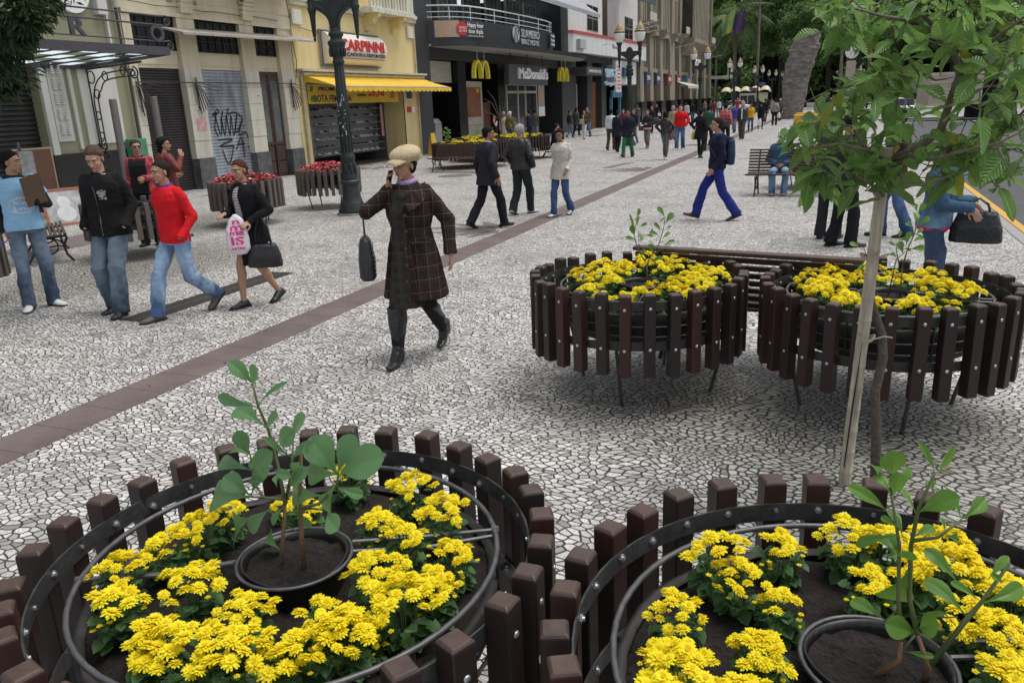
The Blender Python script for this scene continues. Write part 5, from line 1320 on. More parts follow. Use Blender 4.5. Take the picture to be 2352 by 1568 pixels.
mb = MB(); mb.box(-1.2,5.4,0,4,0,.9); mb.box(2.5,5.4,-.02,4,.9,2.9); mb.box(-1.2,2.5,3.0,4,.9,2.9); mb.box(-1.2,-1.0,0,3,.9,2.9); mb.box(.7,.85,0,.15,.9,2.9); mb.build('body',KC,t)
mb = MB(); mb.box(-1.0,2.5,.2,.3,.9,2.5); mb.build('glazing',glassy('kiosk_glass',(.06,.08,.085)),t)
mb = MB(); mb.box(-1.2,2.5,-.05,.1,2.5,2.85); mb.build('fascia',PAINTW,t)
for k in range(5):
 mb = MB(); x0 = -5.9 + k * 2.4; n = 10; P = []
 for i in range(n + 1):
  a = PI * i / n
  for j in range(7):
   c_ = PI * j / 6; P.append((x0 + 1.2 - 1.2 * math.cos(a),2 - 2.6 * math.cos(c_),2.95 + 1.05 * (math.sin(a) ** .7) * (.35 + .65 * math.sin(c_))))
 mb.add(P,[(i * 7 + j,(i + 1) * 7 + j,(i + 1) * 7 + j + 1,i * 7 + j + 1) for i in range(n) for j in range(6)]); mb.build('domed_roof',M('kiosk_roof',(.70,.66,.48),rough=.5,var=.1),t,smooth=True)
mb = MB()
for x_ in (-5.7,-3.6): mb.cyl((x_,0,0),(x_,0,3.0),.08,n=8)
mb.box(-5.9,6.1,-.6,4.6,2.88,2.95); mb.build('posts_and_beam',IRONB,t)
mb = MB(); mb.box(1.2,3.0,-.7,-.62,3.3,3.7); mb.box(3.4,5.0,-.7,-.62,3.9,4.5); mb.build('blue_signs',M('bank_blue2',(.03,.12,.42),col2=(.35,.05,.08),var=.1,scale=.8),t)
# ---------------------------------------------------------------- vehicles
CARG = glassy('car_glass',(.015,.018,.022),.05); TYRE = M('tyre',(.015,.015,.015),rough=.9); CHR = M('chrome',(.5,.5,.5),rough=.2,metal=.9)
def car(name,label,cat,x,y,rz,col,L=4.0,H=1.45,Wd=1.66):
 t = thing(name,label,cat,(x,y,0),rz)
 bm_ = M('car_paint_%s' % col[3],col[:3],rough=.25,var=.03,coat=.6)
 st = [(-L / 2,.35,.62,.82),(-L / 2 + .12,.25,.85,.95),(-L / 2 + .7,.22,.92,1.0),(-L * .1,.22,.94,1.0),(L * .2,.22,.93,1.0),(L / 2 - .5,.25,.84,.97),(L / 2 - .1,.3,.70,.88),(L / 2,.38,.58,.74)]
 mb = MB(); mb.loft([[(x_,s_ * Wd / 2 * w * k,z) for s_,k,z in ((-1,.92,z0),(-1,1,z0 + .2),(-1,1,z1 - .12),(-1,.9,z1),(1,.9,z1),(1,1,z1 - .12),(1,1,z0 + .2),(1,.92,z0))] for x_,z0,z1,w in st])
 body = mb.build('body',bm_,t,smooth=True)
 mb = MB(); mb.loft([[(x_,s_ * Wd / 2 * w,z) for s_,w,z in ((-1,.92,z0),(-1,wt,z1),(1,wt,z1),(1,.92,z0))] for x_,z0,z1,wt in ((-L / 2 + .25,.9,.92,.88),(-L / 2 + .55,.9,H - .1,.74),(-L / 2 + .9,.9,H,.72),(L * .08,.9,H - .02,.72),(L * .28,.86,.93,.86))])
 mb.build('cabin',CARG,t,smooth=False)
 mb = MB(); mb.loft([[(x_,s_ * Wd / 2 * .725,z) for s_,z in ((-1,H - .06 + dz),(-1,H + .012 + dz),(1,H + .012 + dz),(1,H - .06 + dz))] for x_,dz in ((-L / 2 + .56,-.07),(-L / 2 + .9,0),(L * .08,-.01),(L * .12,-.05))]); mb.build('roof',bm_,t,smooth=True)
 for sx_ in (-1,1):
  for s_ in (-1,1):
   c = Vector((sx_ * L * .31,s_ * (Wd / 2 - .08),.3)); mb = MB(); mb.cyl(c - Vector((0,.1,0)),c + Vector((0,.1,0)),.3,n=20); w_ = mb.build('wheel',TYRE,t)
   mb = MB(); mb.cyl(c - Vector((0,.105,0)),c + Vector((0,.105,0)),.18,n=14); mb.build('rim',CHR,w_)
 for s_ in (-1,1):
  mb = MB(); mb.ell((L / 2 - .08,s_ * Wd * .34,.62),(.08,.18,.09)); mb.build('headlight',PAINTW,t,smooth=True)
  mb = MB(); mb.ell((-L / 2 + .05,s_ * Wd * .36,.72),(.05,.12,.1)); mb.build('tail_light',REDP,t,smooth=True)
  mb = MB(); mb.ell((L * .16,s_ * (Wd / 2 + .07),.95),(.06,.1,.07)); mb.build('mirror',bm_,t,smooth=True)
 return t
car('parked_car','white hatchback parked before the cream kiosk','car',-12.3,112,.2,(.68,.70,.72,'w'))
car('parked_car','white car beyond the stop line, half hidden by leaves','car',1.9 + 2.6,69.5,1.5,(.70,.70,.70,'w'))
car('white_car','white car on the road at the right edge, behind the leaves','car',6.75,24.0,PI / 2 + .1,(.66,.67,.68,'w'))
t = thing('orange_crate_stand','orange yellow crate stand behind the leaves on the far square','stand',(-1.1,46,0),.1)
mb = MB(); mb.box(-1.1,1.1,-.5,.5,.1,1.0,bev=.03); mb.box(-1.0,1.0,-.4,.4,1.0,1.08); mb.build('box',M('orange_yellow_plastic',(.65,.38,.03),rough=.5,var=.12),t)
text('10',M('bank_blue',(.02,.1,.22)),t,(-.4,-.51,.55),height=.4,depth=.01,face='-y')
t = thing('market_stall','pale boarded market stall with a lifted flap roof','stall',(8.9,63,0),.2)
ST = M('stall_boards',(.45,.41,.33),rough=.8,var=.2,scale=2,stretch=(1,1,6))
mb = MB(); mb.box(-3.6,-.4,-.8,2,.9,3.0)
for k in range(9): mb.box(-3.64,-.38,-.84,-.8,.92 + k * .23,1.1 + k * .23)
mb.build('boarded_side',ST,t)
mb = MB(); mb.box(-.4,.9,.2,2,0,2.6); mb.build('dark_inside',DARKIN,t)
mb = MB(); mb.add([(-.4,-.9,3.3),(-.4,1.9,3.3),(1.6,1.9,2.5),(1.6,-.9,2.5),(-.4,-.9,3.2),(-.4,1.9,3.2),(1.6,1.9,2.4),(1.6,-.9,2.4)],[(0,1,2,3),(7,6,5,4),(0,3,7,4),(2,1,5,6),(3,2,6,7),(1,0,4,5)]); mb.build('flap_roof',ST,t)
mb = MB(); mb.box(-.4,1.0,-.7,.2,.75,.85); mb.cyl((-.3,-.5,0),(-.3,-.5,.75),.04); mb.cyl((.9,-.5,0),(.9,-.5,2.5),.06); mb.build('counter',IRONB,t)
for k,(x_,y_,lab) in enumerate(((9.3,60.4,'squat black iron bollard beside the market stall'),(11.4,60.9,'squat black iron bollard right of the market stall'))):
 t = thing('bollard',lab,'bollard',(x_,66.9 + k * .3,0),group='iron bollards'); mb = MB(); mb.lathe([(.35,0),(.33,.2),(.18,.5),(.14,1.0),(.16,1.1),(.05,1.2)],n=14); mb.build('post',IRONB,t,smooth=True)
t = thing('traffic_sign','red and white round traffic sign among the leaves','sign',(FY(2085,185,45).x,45,0),.1)
mb = MB(); mb.cyl((0,0,0),(0,0,3.2),.04); mb.build('pole',METG,t)
mb = MB(); mb.cyl((0,-.05,2.9),(0,-.07,2.9),.28,n=24); mb.build('disc',REDP,t); mb = MB(); mb.cyl((0,-.071,2.9),(0,-.08,2.9),.18,n=24); mb.build('centre',PAINTW,t)
b7 = thing('corner_building','beige building with grey columns across the road, behind the leaves','building',(24,90,0))
mb = MB(); mb.box(0,14,-25,30,0,16); mb.build('wall',stained('far_beige',(.42,.38,.30),amt=.4),b7)
for k in range(9):
 mb = MB(); mb.box(-.5,-.003,-24 + k * 6,-22.8 + k * 6,0,15); mb.build('column',MATS['pale_stone'],b7)
 mb = MB(); mb.box(-.06,-.003,-22 + k * 6,-19 + k * 6,.2,4); mb.build('window',GLASS,b7)
 mb = MB(); mb.box(-.06,-.003,-22 + k * 6,-19 + k * 6,5.5,9); mb.build('window',GLASS,b7)
b8 = thing('far_building','pale building seen through the leaves at the end of the crossing street','building',(30,140,0))
mb = MB(); mb.box(-8,25,0,15,0,22); mb.build('wall',stained('far_pale',(.5,.48,.42),amt=.3),b8)
for j in range(5):
 for k in range(7): mb = MB(); mb.box(-7 + k * 4.4,-4.8 + k * 4.4,-.05,-.003,1.5 + j * 4,4 + j * 4); mb.build('window',GLASS,b8)
# ---------------------------------------------------------------- plants
def leafmat(name,c1,c2,rough=.45,trans=.35,veins=False,spots=False,midrib=False):
 m,nt,b,L = base_mat(name)
 tc = nd(nt,'ShaderNodeTexCoord'); geo = nd(nt,'ShaderNodeNewGeometry')
 nz = nd(nt,'ShaderNodeTexNoise'); nz.inputs['Scale'].default_value = 3; nz.inputs['Detail'].default_value = 3; L.new(tc.outputs['Object'],nz.inputs[0])
 f = mth(nt,'ADD',mth(nt,'MULTIPLY',geo.outputs['Random Per Island'],.65),mth(nt,'MULTIPLY',nz.outputs['Fac'],.35))
 col = mix(nt,f,c1,c2)
 if midrib:
  n5 = nd(nt,'ShaderNodeTexNoise'); n5.inputs['Scale'].default_value = 38; n5.inputs['Detail'].default_value = 6; L.new(tc.outputs['Object'],n5.inputs[0])
  sp = ramp(nt,n5.outputs['Fac'],[(.62,(0,0,0)),(.74,(1,1,1))]); col = mix(nt,mth(nt,'MULTIPLY',sp,.3),col,(.30,.33,.14))
  n6 = nd(nt,'ShaderNodeTexNoise'); n6.inputs['Scale'].default_value = 9; L.new(tc.outputs['Object'],n6.inputs[0]); col = mix(nt,mth(nt,'MULTIPLY',n6.outputs['Fac'],.5),col,tuple(c * .6 for c in c1))
 if veins:
  sx = nd(nt,'ShaderNodeSeparateXYZ'); L.new(tc.outputs['UV'],sx.inputs[0])
  ax = mth(nt,'ABSOLUTE',mth(nt,'SUBTRACT',sx.outputs[0],.5))
  mid = mth(nt,'LESS_THAN',ax,.022)
  vv = mth(nt,'FRACT',mth(nt,'MULTIPLY',mth(nt,'SUBTRACT',sx.outputs[1],mth(nt,'MULTIPLY',ax,.55)),9.0))
  side = mth(nt,'LESS_THAN',vv,.13)
  vn = mth(nt,'MAXIMUM',mid,mth(nt,'MULTIPLY',side,.8))
  col = mix(nt,mth(nt,'MULTIPLY',vn,.5),col,tuple(min(1,c * 1.7 + .015) for c in c2))
  if spots:
   n3 = nd(nt,'ShaderNodeTexNoise'); n3.inputs['Scale'].default_value = 45; n3.inputs['Detail'].default_value = 3; L.new(tc.outputs['Object'],n3.inputs[0])
   sp = ramp(nt,n3.outputs['Fac'],[(.66,(0,0,0)),(.7,(1,1,1))]); col = mix(nt,mth(nt,'MULTIPLY',sp,.5),col,(.30,.24,.12))
   yl = mth(nt,'GREATER_THAN',geo.outputs['Random Per Island'],.955); col = mix(nt,mth(nt,'MULTIPLY',yl,.75),col,(.26,.26,.02))
  bp = nd(nt,'ShaderNodeBump'); bp.inputs['Strength'].default_value = .8; bp.inputs['Distance'].default_value = .004
  pil = mth(nt,'SINE',mth(nt,'MULTIPLY',vv,PI)); L.new(mth(nt,'MULTIPLY',pil,mth(nt,'SUBTRACT',1.0,mid)),bp.inputs['Height']); L.new(bp.outputs[0],b.inputs['Normal'])
 L.new(col,b.inputs['Base Color']); b.inputs['Roughness'].default_value = rough; b.inputs['Specular IOR Level'].default_value = .4
 tr = nd(nt,'ShaderNodeBsdfTranslucent'); br = nd(nt,'ShaderNodeHueSaturation'); br.inputs['Value'].default_value = 1.5; br.inputs['Hue'].default_value = .485; L.new(col,br.inputs['Color']); L.new(br.outputs[0],tr.inputs[0])
 mx = nd(nt,'ShaderNodeMixShader'); mx.inputs[0].default_value = trans
 L.new(b.outputs[0],mx.inputs[1]); L.new(tr.outputs[0],mx.inputs[2]); L.new(mx.outputs[0],nt.nodes['Material Output'].inputs[0])
 return m
CHRL = leafmat('chrysanthemum_leaf',(.045,.11,.035),(.10,.21,.07),rough=.6,trans=.25)
CLUL = leafmat('clusia_leaf',(.10,.23,.10),(.19,.38,.15),rough=.32,trans=.3,midrib=True)
CLU2 = leafmat('clusia_leaf_bright',(.10,.24,.035),(.18,.35,.07),rough=.34,trans=.35,midrib=True)
BIGL = leafmat('broad_tree_leaf',(.085,.185,.045),(.18,.33,.085),rough=.25,trans=.38,veins=True,spots=True)
STEM = M('green_stem',(.10,.13,.045),rough=.6,var=.2,scale=10)
STEMB = M('brown_stem',(.17,.10,.05),rough=.7,var=.25,scale=14)
m,nt,b,L = base_mat('yellow_petal')
tc = nd(nt,'ShaderNodeTexCoord'); geo = nd(nt,'ShaderNodeNewGeometry')
oi_ = nd(nt,'ShaderNodeObjectInfo'); L.new(mix(nt,mth(nt,'MULTIPLY',mth(nt,'ADD',geo.outputs['Random Per Island'],oi_.outputs['Random']),.5),(.88,.69,.010),(.98,.91,.035)),b.inputs['Base Color']); b.inputs['Roughness'].default_value = .6; b.inputs['Specular IOR Level'].default_value = .2
tr = nd(nt,'ShaderNodeBsdfTranslucent'); tr.inputs[0].default_value = (.95,.8,.02,1); mx = nd(nt,'ShaderNodeMixShader'); mx.inputs[0].default_value = .3
L.new(b.outputs[0],mx.inputs[1]); L.new(tr.outputs[0],mx.inputs[2]); L.new(mx.outputs[0],nt.nodes['Material Output'].inputs[0])
PETAL = m
CORE = M('flower_centre',(.62,.38,.01),rough=.8,var=.2,scale=300)
def flower_mesh(name,layers,seed=0):
 r = random.Random(seed); V = []; F = []; mi = []
 for (n,r0,r1,z0,el,w) in layers:
  for k in range(n):
   a = 2 * PI * (k + r.uniform(-.3,.3)) / n; ca,sa = math.cos(a),math.sin(a); l = r1 - r0; e = el + r.uniform(-.18,.18); ww = w * r.uniform(.85,1.15); l *= r.uniform(.85,1.1)
   pts = [(0,-.35),(0,.35),(.55,.5),(.55,-.5),(1,-.22),(1,.22)]
   o = len(V)
   for t,s_ in pts:
    d = r0 + l * t * math.cos(e * (1 - .35 * t)); z = z0 + l * t * math.sin(e) - l * .22 * t * t + (.0012 if abs(s_) > .4 else 0); q = s_ * ww
    V.append((d * ca - q * sa,d * sa + q * ca,z))
   F += [(o,o + 3,o + 2,o + 1),(o + 3,o + 4,o + 5,o + 2)]; mi += [0,0]
 n = 8
 o = len(V); rr = layers[-1][1] + .0025; zc = layers[-1][3] + .001
 V += [(rr * math.cos(2 * PI * i / n),rr * math.sin(2 * PI * i / n),zc) for i in range(n)] + [(rr * .5 * math.cos(2 * PI * i / n),rr * .5 * math.sin(2 * PI * i / n),zc + .004) for i in range(n)]
 for i in range(n): F.append((o + i,o + (i + 1) % n,o + n + (i + 1) % n,o + n + i)); mi.append(1)
 for q in ((0,1,2,3),(0,3,4,7),(4,5,6,7)): F.append(tuple(o + n + i for i in q)); mi.append(1)
 return np.array(V),np.array(F),np.array(mi)
FM = []
for sd in range(3):
 V,F,mi = flower_mesh('flower',[(17,.004,.027,.000,.12,.0085),(15,.004,.023,.003,.42,.0080),(12,.003,.017,.006,.8,.0068)],sd)
 o = np_mesh('flower_head',V,F,[PETAL,CORE],midx=mi); FM.append(o.data); bpy.data.objects.remove(o)
V,F,mi = flower_mesh('bud',[(9,.001,.012,.0,.95,.006),(6,.001,.009,.002,1.2,.005)],9)
o = np_mesh('flower_bud',V,F,[PETAL,CORE],midx=mi); BUDM = o.data; bpy.data.objects.remove(o)
def chr_leaf(l,w):
 P = [(0,0),(.14,.2),(.34,.25),(.3,.45),(.5,.52),(.42,.68),(.35,.8),(.0,1.0)]
 pts = [(x * w,y * l) for x,y in P] + [(-x * w,y * l) for x,y in P[-2:0:-1]]
 return pts
def build_foliage(n,rad,h,seed,lsize=.05):
 r = random.Random(seed); mb = MB()
 for k in range(n):
  a = r.uniform(0,2 * PI); rr = rad * math.sqrt(r.random()) * .85; z = h * r.uniform(.08,.78)
  c = Vector((rr * math.cos(a) * (.5 + .5 * z / h),rr * math.sin(a) * (.5 + .5 * z / h),z)); a2 = a + r.uniform(-.8,.8); el = r.uniform(-.5,.7)
  d = Vector((math.cos(a2) * math.cos(el),math.sin(a2) * math.cos(el),math.sin(el))); s_ = Vector((-math.sin(a2),math.cos(a2),r.uniform(-.3,.3))).normalized(); up = s_.cross(d)
  l = lsize * r.uniform(.7,1.25); pts = chr_leaf(l,l * .95)
  V = [c + s_ * x + d * y - up * (abs(x) * .35) - Vector((0,0,(y / l) ** 2 * l * .3)) for x,y in pts]; mid = [c + d * (l * t) - Vector((0,0,t * t * l * .3)) for t in (0,.34,.66)]
  k0 = len(pts) // 2
  R_ = V[:k0 + 1]; L_ = [V[0]] + V[:k0:-1][:]
  mb.add(R_,[tuple(range(len(R_)))]); mb.add(L_ + [V[k0]],[tuple(range(len(L_) + 1))[::-1]])
 for k in range(12):
  a = r.uniform(0,2 * PI); rr = rad * math.sqrt(r.random()) * .9
  mb.tube([(rr * .3 * math.cos(a),rr * .3 * math.sin(a),0),(rr * .7 * math.cos(a),rr * .7 * math.sin(a),h * .5),(rr * math.cos(a),rr * math.sin(a),h * .95)],.0022,n=4)
 return mb
CH = []
for v_ in range(5):
 r = random.Random(40 + v_); rad = (.082,.092,.074,.086,.065)[v_]; h = (.155,.17,.14,.165,.12)[v_]
 fo = build_foliage(64,rad,h,v_).build('foliage',CHRL,None); fd = fo.data; bpy.data.objects.remove(fo)
 heads = []
 tries = 0
 want = (15,18,11,13,7)[v_]
 while len(heads) < want and tries < 900:
  tries += 1; a = r.uniform(0,2 * PI); q = math.sqrt(r.random()); el = 1 + .35 * math.cos(2 * a + v_); x_,y_ = rad * q * math.cos(a) * el,rad * q * math.sin(a) / el
  z_ = h + .05 - .055 * q * q + r.uniform(-.012,.014)
  if all((x_ - p[0]) ** 2 + (y_ - p[1]) ** 2 > .033 ** 2 for p in heads): heads.append((x_,y_,z_,r.uniform(-.35,.35) - y_ * 3,r.uniform(-.35,.35) + x_ * 3.5,r.uniform(0,6),r.uniform(.78,1.22),r.randrange(3)))
 buds = [(rad * 1.1 * math.cos(a),rad * 1.1 * math.sin(a),h * r.uniform(.6,1.05),r.uniform(0,6)) for a in [r.uniform(0,2 * PI) for _ in range(7)]]
 CH.append((fd,heads,buds))
def join_heads(v_,name='flowers'):
 fd,heads,buds = CH[v_]; Vs = []; Fs = []; Ms = []; o = 0
 for (x_,y_,z_,rx,ry,rz_,s_,f) in heads:
  me = FM[f]; V = np.array([p.co[:] for p in me.vertices]); R = np.array(Matrix.Rotation(rx,3,'X') @ Matrix.Rotation(ry,3,'Y') @ Matrix.Rotation(rz_,3,'Z'))
  Vs.append((V * s_) @ R.T + [x_,y_,z_]); Fs.append(np.array([p.vertices[:] for p in me.polygons]) + o); Ms.append([p.material_index for p in me.polygons]); o += len(V)
 ob = np_mesh(name,np.vstack(Vs),np.vstack(Fs),[PETAL,CORE],midx=np.concatenate(Ms)); me = ob.data; bpy.data.objects.remove(ob); return me
JH = [join_heads(k) for k in range(5)]
def chrysanthemum(label,x,y,z,group,near=True,scale=1.0,seed=0):
 r = random.Random(seed); v_ = r.randrange(5) if scale > .7 else 4; fd,heads,buds = CH[v_]
 t = thing('chrysanthemum',label,'flower plant',(x,y,z),r.uniform(0,6),group); t.scale = (scale,) * 3
 link('foliage',fd,t)
 if near:
  for (x_,y_,z_,rx,ry,rz_,s_,f) in heads:
   o = link('flower_head',FM[f],t); o.location = (x_,y_,z_); o.rotation_euler = (rx,ry,rz_); o.scale = (s_,) * 3
  for (x_,y_,z_,rz_) in buds: o = link('flower_bud',BUDM,t); o.location = (x_,y_,z_); o.rotation_euler = (0,0,rz_)
 else: link('flowers',JH[v_],t)
 return t
CLOCK = ['right','back right','back','back left','left','front left','front','front right']
def where(x,y,cx,cy,R):
 a = math.atan2(y - cy,x - cx); k = int(round(a / (PI / 4))) % 8; d = math.hypot(x - cx,y - cy) / R
 return ('outer rim, ' if d > .72 else 'halfway out, ' if d > .45 else 'by the pot, ') + CLOCK[k]
used_lab = {}
def clabel(x,y,cx,cy,R,pname,sc=1):
 s_ = where(x,y,cx,cy,R); key = (s_,pname)
 used_lab[key] = used_lab.get(key,0) + 1; n = used_lab[key]
 tone = ('dense','neighbouring','third','fourth','fifth','sixth')[min(n - 1,5)]
 return '%s yellow chrysanthemum in the %s, %s' % (tone if sc > .7 else 'small sparse',pname,s_)
A_SP = [(267,1290),(372,1235),(452,1200),(515,1160),(640,1110),(690,1145),(800,1075),(945,1105),(1018,1165),(850,1190),(930,1225),(862,1300),(1085,1262),(1005,1325),(950,1395),(1055,1350),(730,1372),(560,1385),(435,1335),(262,1370),(298,1470),(420,1505),(640,1495),(795,1470),(345,1425),(500,1555),(240,1545),(700,1570),(860,1560),(965,1537)]
B_SP = [(1650,1270),(1700,1310),(1795,1240),(1942,1200),(2040,1245),(2090,1300),(1555,1385),(1860,1385),(1745,1470),(1815,1505),(1540,1500),(1600,1545),(2000,1320),(2180,1310),(2310,1290),(2200,1420),(2300,1440),(2335,1350),(2330,1545),(1700,1560),(1480,1570),(2180,1230)]
def bed(pl,spots,pname,group,near,small=(),seed=0):
 cx,cy = pl.location.x,pl.location.y; base = .70; done = []
 for k,(u,v) in enumerate(spots):
  p = G(u,v,.845); dx,dy = p.x - cx,p.y - cy; d = math.hypot(dx,dy)
  lo,hi = .265,.50
  q = min(max(d,lo),hi) / max(d,1e-4); x_,y_ = cx + dx * q,cy + dy * q
  sc_ = .5 if k in small else .70 + .2 * random.Random(k + seed).random()
  chrysanthemum(clabel(x_,y_,cx,cy,.62,pname,sc_),x_,y_,base,group,near,sc_,seed * 100 + k)
bed(PL['a'],A_SP,'front left planter','chrysanthemums in the front left planter',True,small=(29,4),seed=1)
bed(PL['b'],B_SP,'front right planter','chrysanthemums in the front right planter',True,seed=2)
def auto_bed(pl,pname,n,group,seed,R=.62,rmin=.27,off=(0,0),near=False,skip=None,base=.70,sc0=1.0,sp=.165):
 r = random.Random(seed); pts = []; tr = 0
 cx,cy = pl.location.x + off[0],pl.location.y + off[1]
 while len(pts) < n and tr < 4000:
  tr += 1; a = r.uniform(0,2 * PI); d = math.sqrt(r.uniform(rmin ** 2,(R - .1) ** 2)); x_,y_ = d * math.cos(a),d * math.sin(a)
  if skip and skip(x_,y_): continue
  if all((x_ - p[0]) ** 2 + (y_ - p[1]) ** 2 > (sp * sc0) ** 2 for p in pts): pts.append((x_,y_))
 for k,(x_,y_) in enumerate(pts):
  chrysanthemum(clabel(cx + x_,cy + y_,cx,cy,R,pname),cx + x_,cy + y_,base,group,near,r.uniform(.9,1.1) * sc0,seed * 31 + k)
auto_bed(PL['c'],'middle round planter',24,'chrysanthemums in the middle planter',5,base=.645,sc0=1.12,sp=.145,off=(.06,0),skip=lambda x,y: (x > .1 and abs(y) < .1) or (x > .35 and y > .3))
auto_bed(PL['d'],'planter behind the stake',28,'chrysanthemums in the planter behind the stake',6,base=.645,sc0=1.15,sp=.14)
auto_bed(PL['e'],'planter behind the hotel bench',22,'chrysanthemums behind the hotel bench',7,R=1.2,rmin=.3,sc0=1.15)
auto_bed(PL['f'],'widest planter by the restaurant',34,'chrysanthemums by the restaurant',8,R=1.75,rmin=.8,sc0=1.2)
auto_bed(PL['k'],'planter behind the old man',9,'chrysanthemums behind the old man',9,rmin=.3)
# --- potted clusia shrubs, set in the middle of the planters
def obleaf(mb,base,tip,wfrac,uproll=0.0,cup=.12):
 base = Vector(base); tip = Vector(tip); d = tip - base; l = d.length; d.normalize()
 s_ = d.cross(Vector((0.12,-.72,.62)))
 if s_.length < .05: s_ = Vector((1,0,0))
 s_.normalize(); s_ = Matrix.Rotation(uproll,3,d) @ s_; n_ = s_.cross(d)
 st = [(0,.06),(.12,.10),(.28,.28),(.45,.62),(.62,.92),(.76,1.0),(.88,.86),(.96,.5),(1.0,.12)]
 V = []; hw = l * wfrac * .5
 for t,w in st:
  c = base + d * (l * t) + n_ * (math.sin(t * PI) * l * .10 - t * t * l * .05)
  V += [c - s_ * hw * w + n_ * (cup * hw * w),c - s_ * hw * w * .12 + n_ * (.0),c - n_ * .0022 * (1 - t * .6),c + s_ * hw * w * .12,c + s_ * hw * w + n_ * (cup * hw * w)]
 o = len(mb.v); k = len(st)
 mb.add(V,[(5 * i + q,5 * i + q + 1,5 * i + q + 6,5 * i + q + 5) for i in range(k - 1) for q in range(4)])
POTM = M('black_pot_plastic',(.014,.014,.014),rough=.4,var=.2)
def pot(t,zr=.79,r0=.160,rot=0):
 n = 72
 def rad(r_,i,z): return r_ * (1 + (.012 if i % 2 else -.012) * (1 if z < zr - .01 else 0) + .02 * math.cos(2 * 2 * PI * i / n + 1))
 mb = MB(); rings = []
 for r_,z in ((r0 * .78,.48),(r0 * .97,zr - .02),(r0 * 1.02,zr),(r0 * .99,zr + .002),(r0 * .96,zr - .02),(r0 * .94,zr - .06)):
  rings.append([(rad(r_,i,z) * math.cos(2 * PI * i / n),rad(r_,i,z) * math.sin(2 * PI * i / n),z + .008 * math.sin(2 * PI * i / n * 2)) for i in range(n)])
 mb.loft(rings,caps=False); mb.build('pot',POTM,t,smooth=True)
 P = [(0,0,zr - .03)]; F = []
 for j in range(1,10):
  for i in range(36):
   a = 2 * PI * i / 36; x_,y_ = r0 * .955 * j / 9 * math.cos(a),r0 * .955 * j / 9 * math.sin(a)
   P.append((x_,y_,zr - .03 + .02 * noise.noise(Vector((x_ * 22,y_ * 22,3))) + .008 * noise.noise(Vector((x_ * 70,y_ * 70,3)))))
 F = [(0,1 + i,1 + (i + 1) % 36) for i in range(36)]
 for j in range(8): F += [(1 + j * 36 + i,1 + (j + 1) * 36 + i,1 + (j + 1) * 36 + (i + 1) % 36,1 + j * 36 + (i + 1) % 36) for i in range(36)]
 mb = MB(); mb.add(P,F); mb.build('soil',SOIL,t,smooth=True)
def shrub_from_sketch(label,pl,conv,stems,leaves,lm,seed=0,yo=0.0,depth=.10):
 cx,cy = pl.location.x,pl.location.y; r = random.Random(seed)
 t = thing('potted_shrub',label,'potted plant',(cx,cy,0),group='potted clusia shrubs'); pot(t)
 org = Vector((cx,cy,0))
 def P(p,dy=0.0): return FY(*conv(*p),cy + yo + dy) - org
 for pts,rr,br in stems:
  k = len(pts); mb = MB(); dys = [.02 * math.sin(i * 1.7 + len(pts)) for i in range(k)]
  Q = [P(p,dys[i]) for i,p in enumerate(pts)]
  if br: Q[0].z = min(Q[0].z,.755)
  mb.tube(Q,[rr * (1 - .5 * i / max(1,k - 1)) for i in range(k)],n=7); mb.build('stem',STEMB if br else STEM,t,smooth=True)
 mb = MB()
 for q in leaves:
  (b0,t0,w) = q[:3]; dy = q[3] if len(q) > 3 else r.choice((-1,1)) * r.uniform(.015,.06)
  B = P(b0,0); T_ = P(t0,dy); obleaf(mb,B,T_,w * (.78 if w > .55 else .9),r.uniform(-.45,.45))
 mb.build('foliage',lm,t,smooth=True)
 return t
ZA = lambda x,y: (461.2 + .4853 * x,807 + .4853 * y)
ZC = lambda x,y: (1660.2 + .4118 * x,922.4 + .4118 * y)
sa = [([(395,1068),(385,930),(400,720)],.0085,True),([(400,720),(430,560),(437,430)],.005,False),([(400,720),(370,560),(320,370),(270,255),(245,150)],.006,False),([(480,965),(475,850),(470,700),(475,480)],.009,True),
      ([(475,740),(560,720),(640,640),(652,580)],.006,False),([(392,700),(300,690),(250,620),(235,490)],.005,False),([(300,690),(240,690)],.004,False),([(400,820),(350,780),(325,750)],.004,False),([(480,740),(560,745),(600,760)],.004,False),([(385,820),(450,845)],.003,False)]
la = [((250,155),(140,48),.62),((247,155),(262,82),.95),((275,250),(405,140),.2),((272,265),(75,212),.3),((300,350),(160,262),.6),((315,365),(355,305),.5),((440,430),(485,308),.6),((440,425),(392,360),.7),((430,500),(300,405),.2),((440,510),(522,430),.22),
      ((375,445),(435,380),.6),((235,490),(175,378),.7),((235,490),(158,452),.6),((250,565),(78,520),.3),((240,560),(330,478),.5),((310,580),(240,498),.8),((240,675),(306,528),.5),((235,680),(108,592),.85),((240,688),(42,690),.5),
      ((648,580),(520,408),.85),((655,580),(500,572),.55),((650,578),(722,396),.65),((657,585),(852,498),.62),((635,632),(600,786),.85),((650,645),(768,680),.6),((575,680),(423,672),.6),((600,760),(645,840),.85),((480,610),(455,532),.9),((430,740),(522,832),.3),((395,732),(335,818),.62),
      ((328,742),(226,848),.75),((240,785),(152,862),.8),((335,838),(348,932),.7),((360,640),(358,582),.7),((300,620),(230,600),.6),((415,600),(470,520),.4),((420,650),(500,560),.35),((350,560),(420,590),.3)]
shrub_from_sketch('potted shrub with round grey green paddle leaves in the front left planter',PL['a'],ZA,sa,la,CLUL,1)
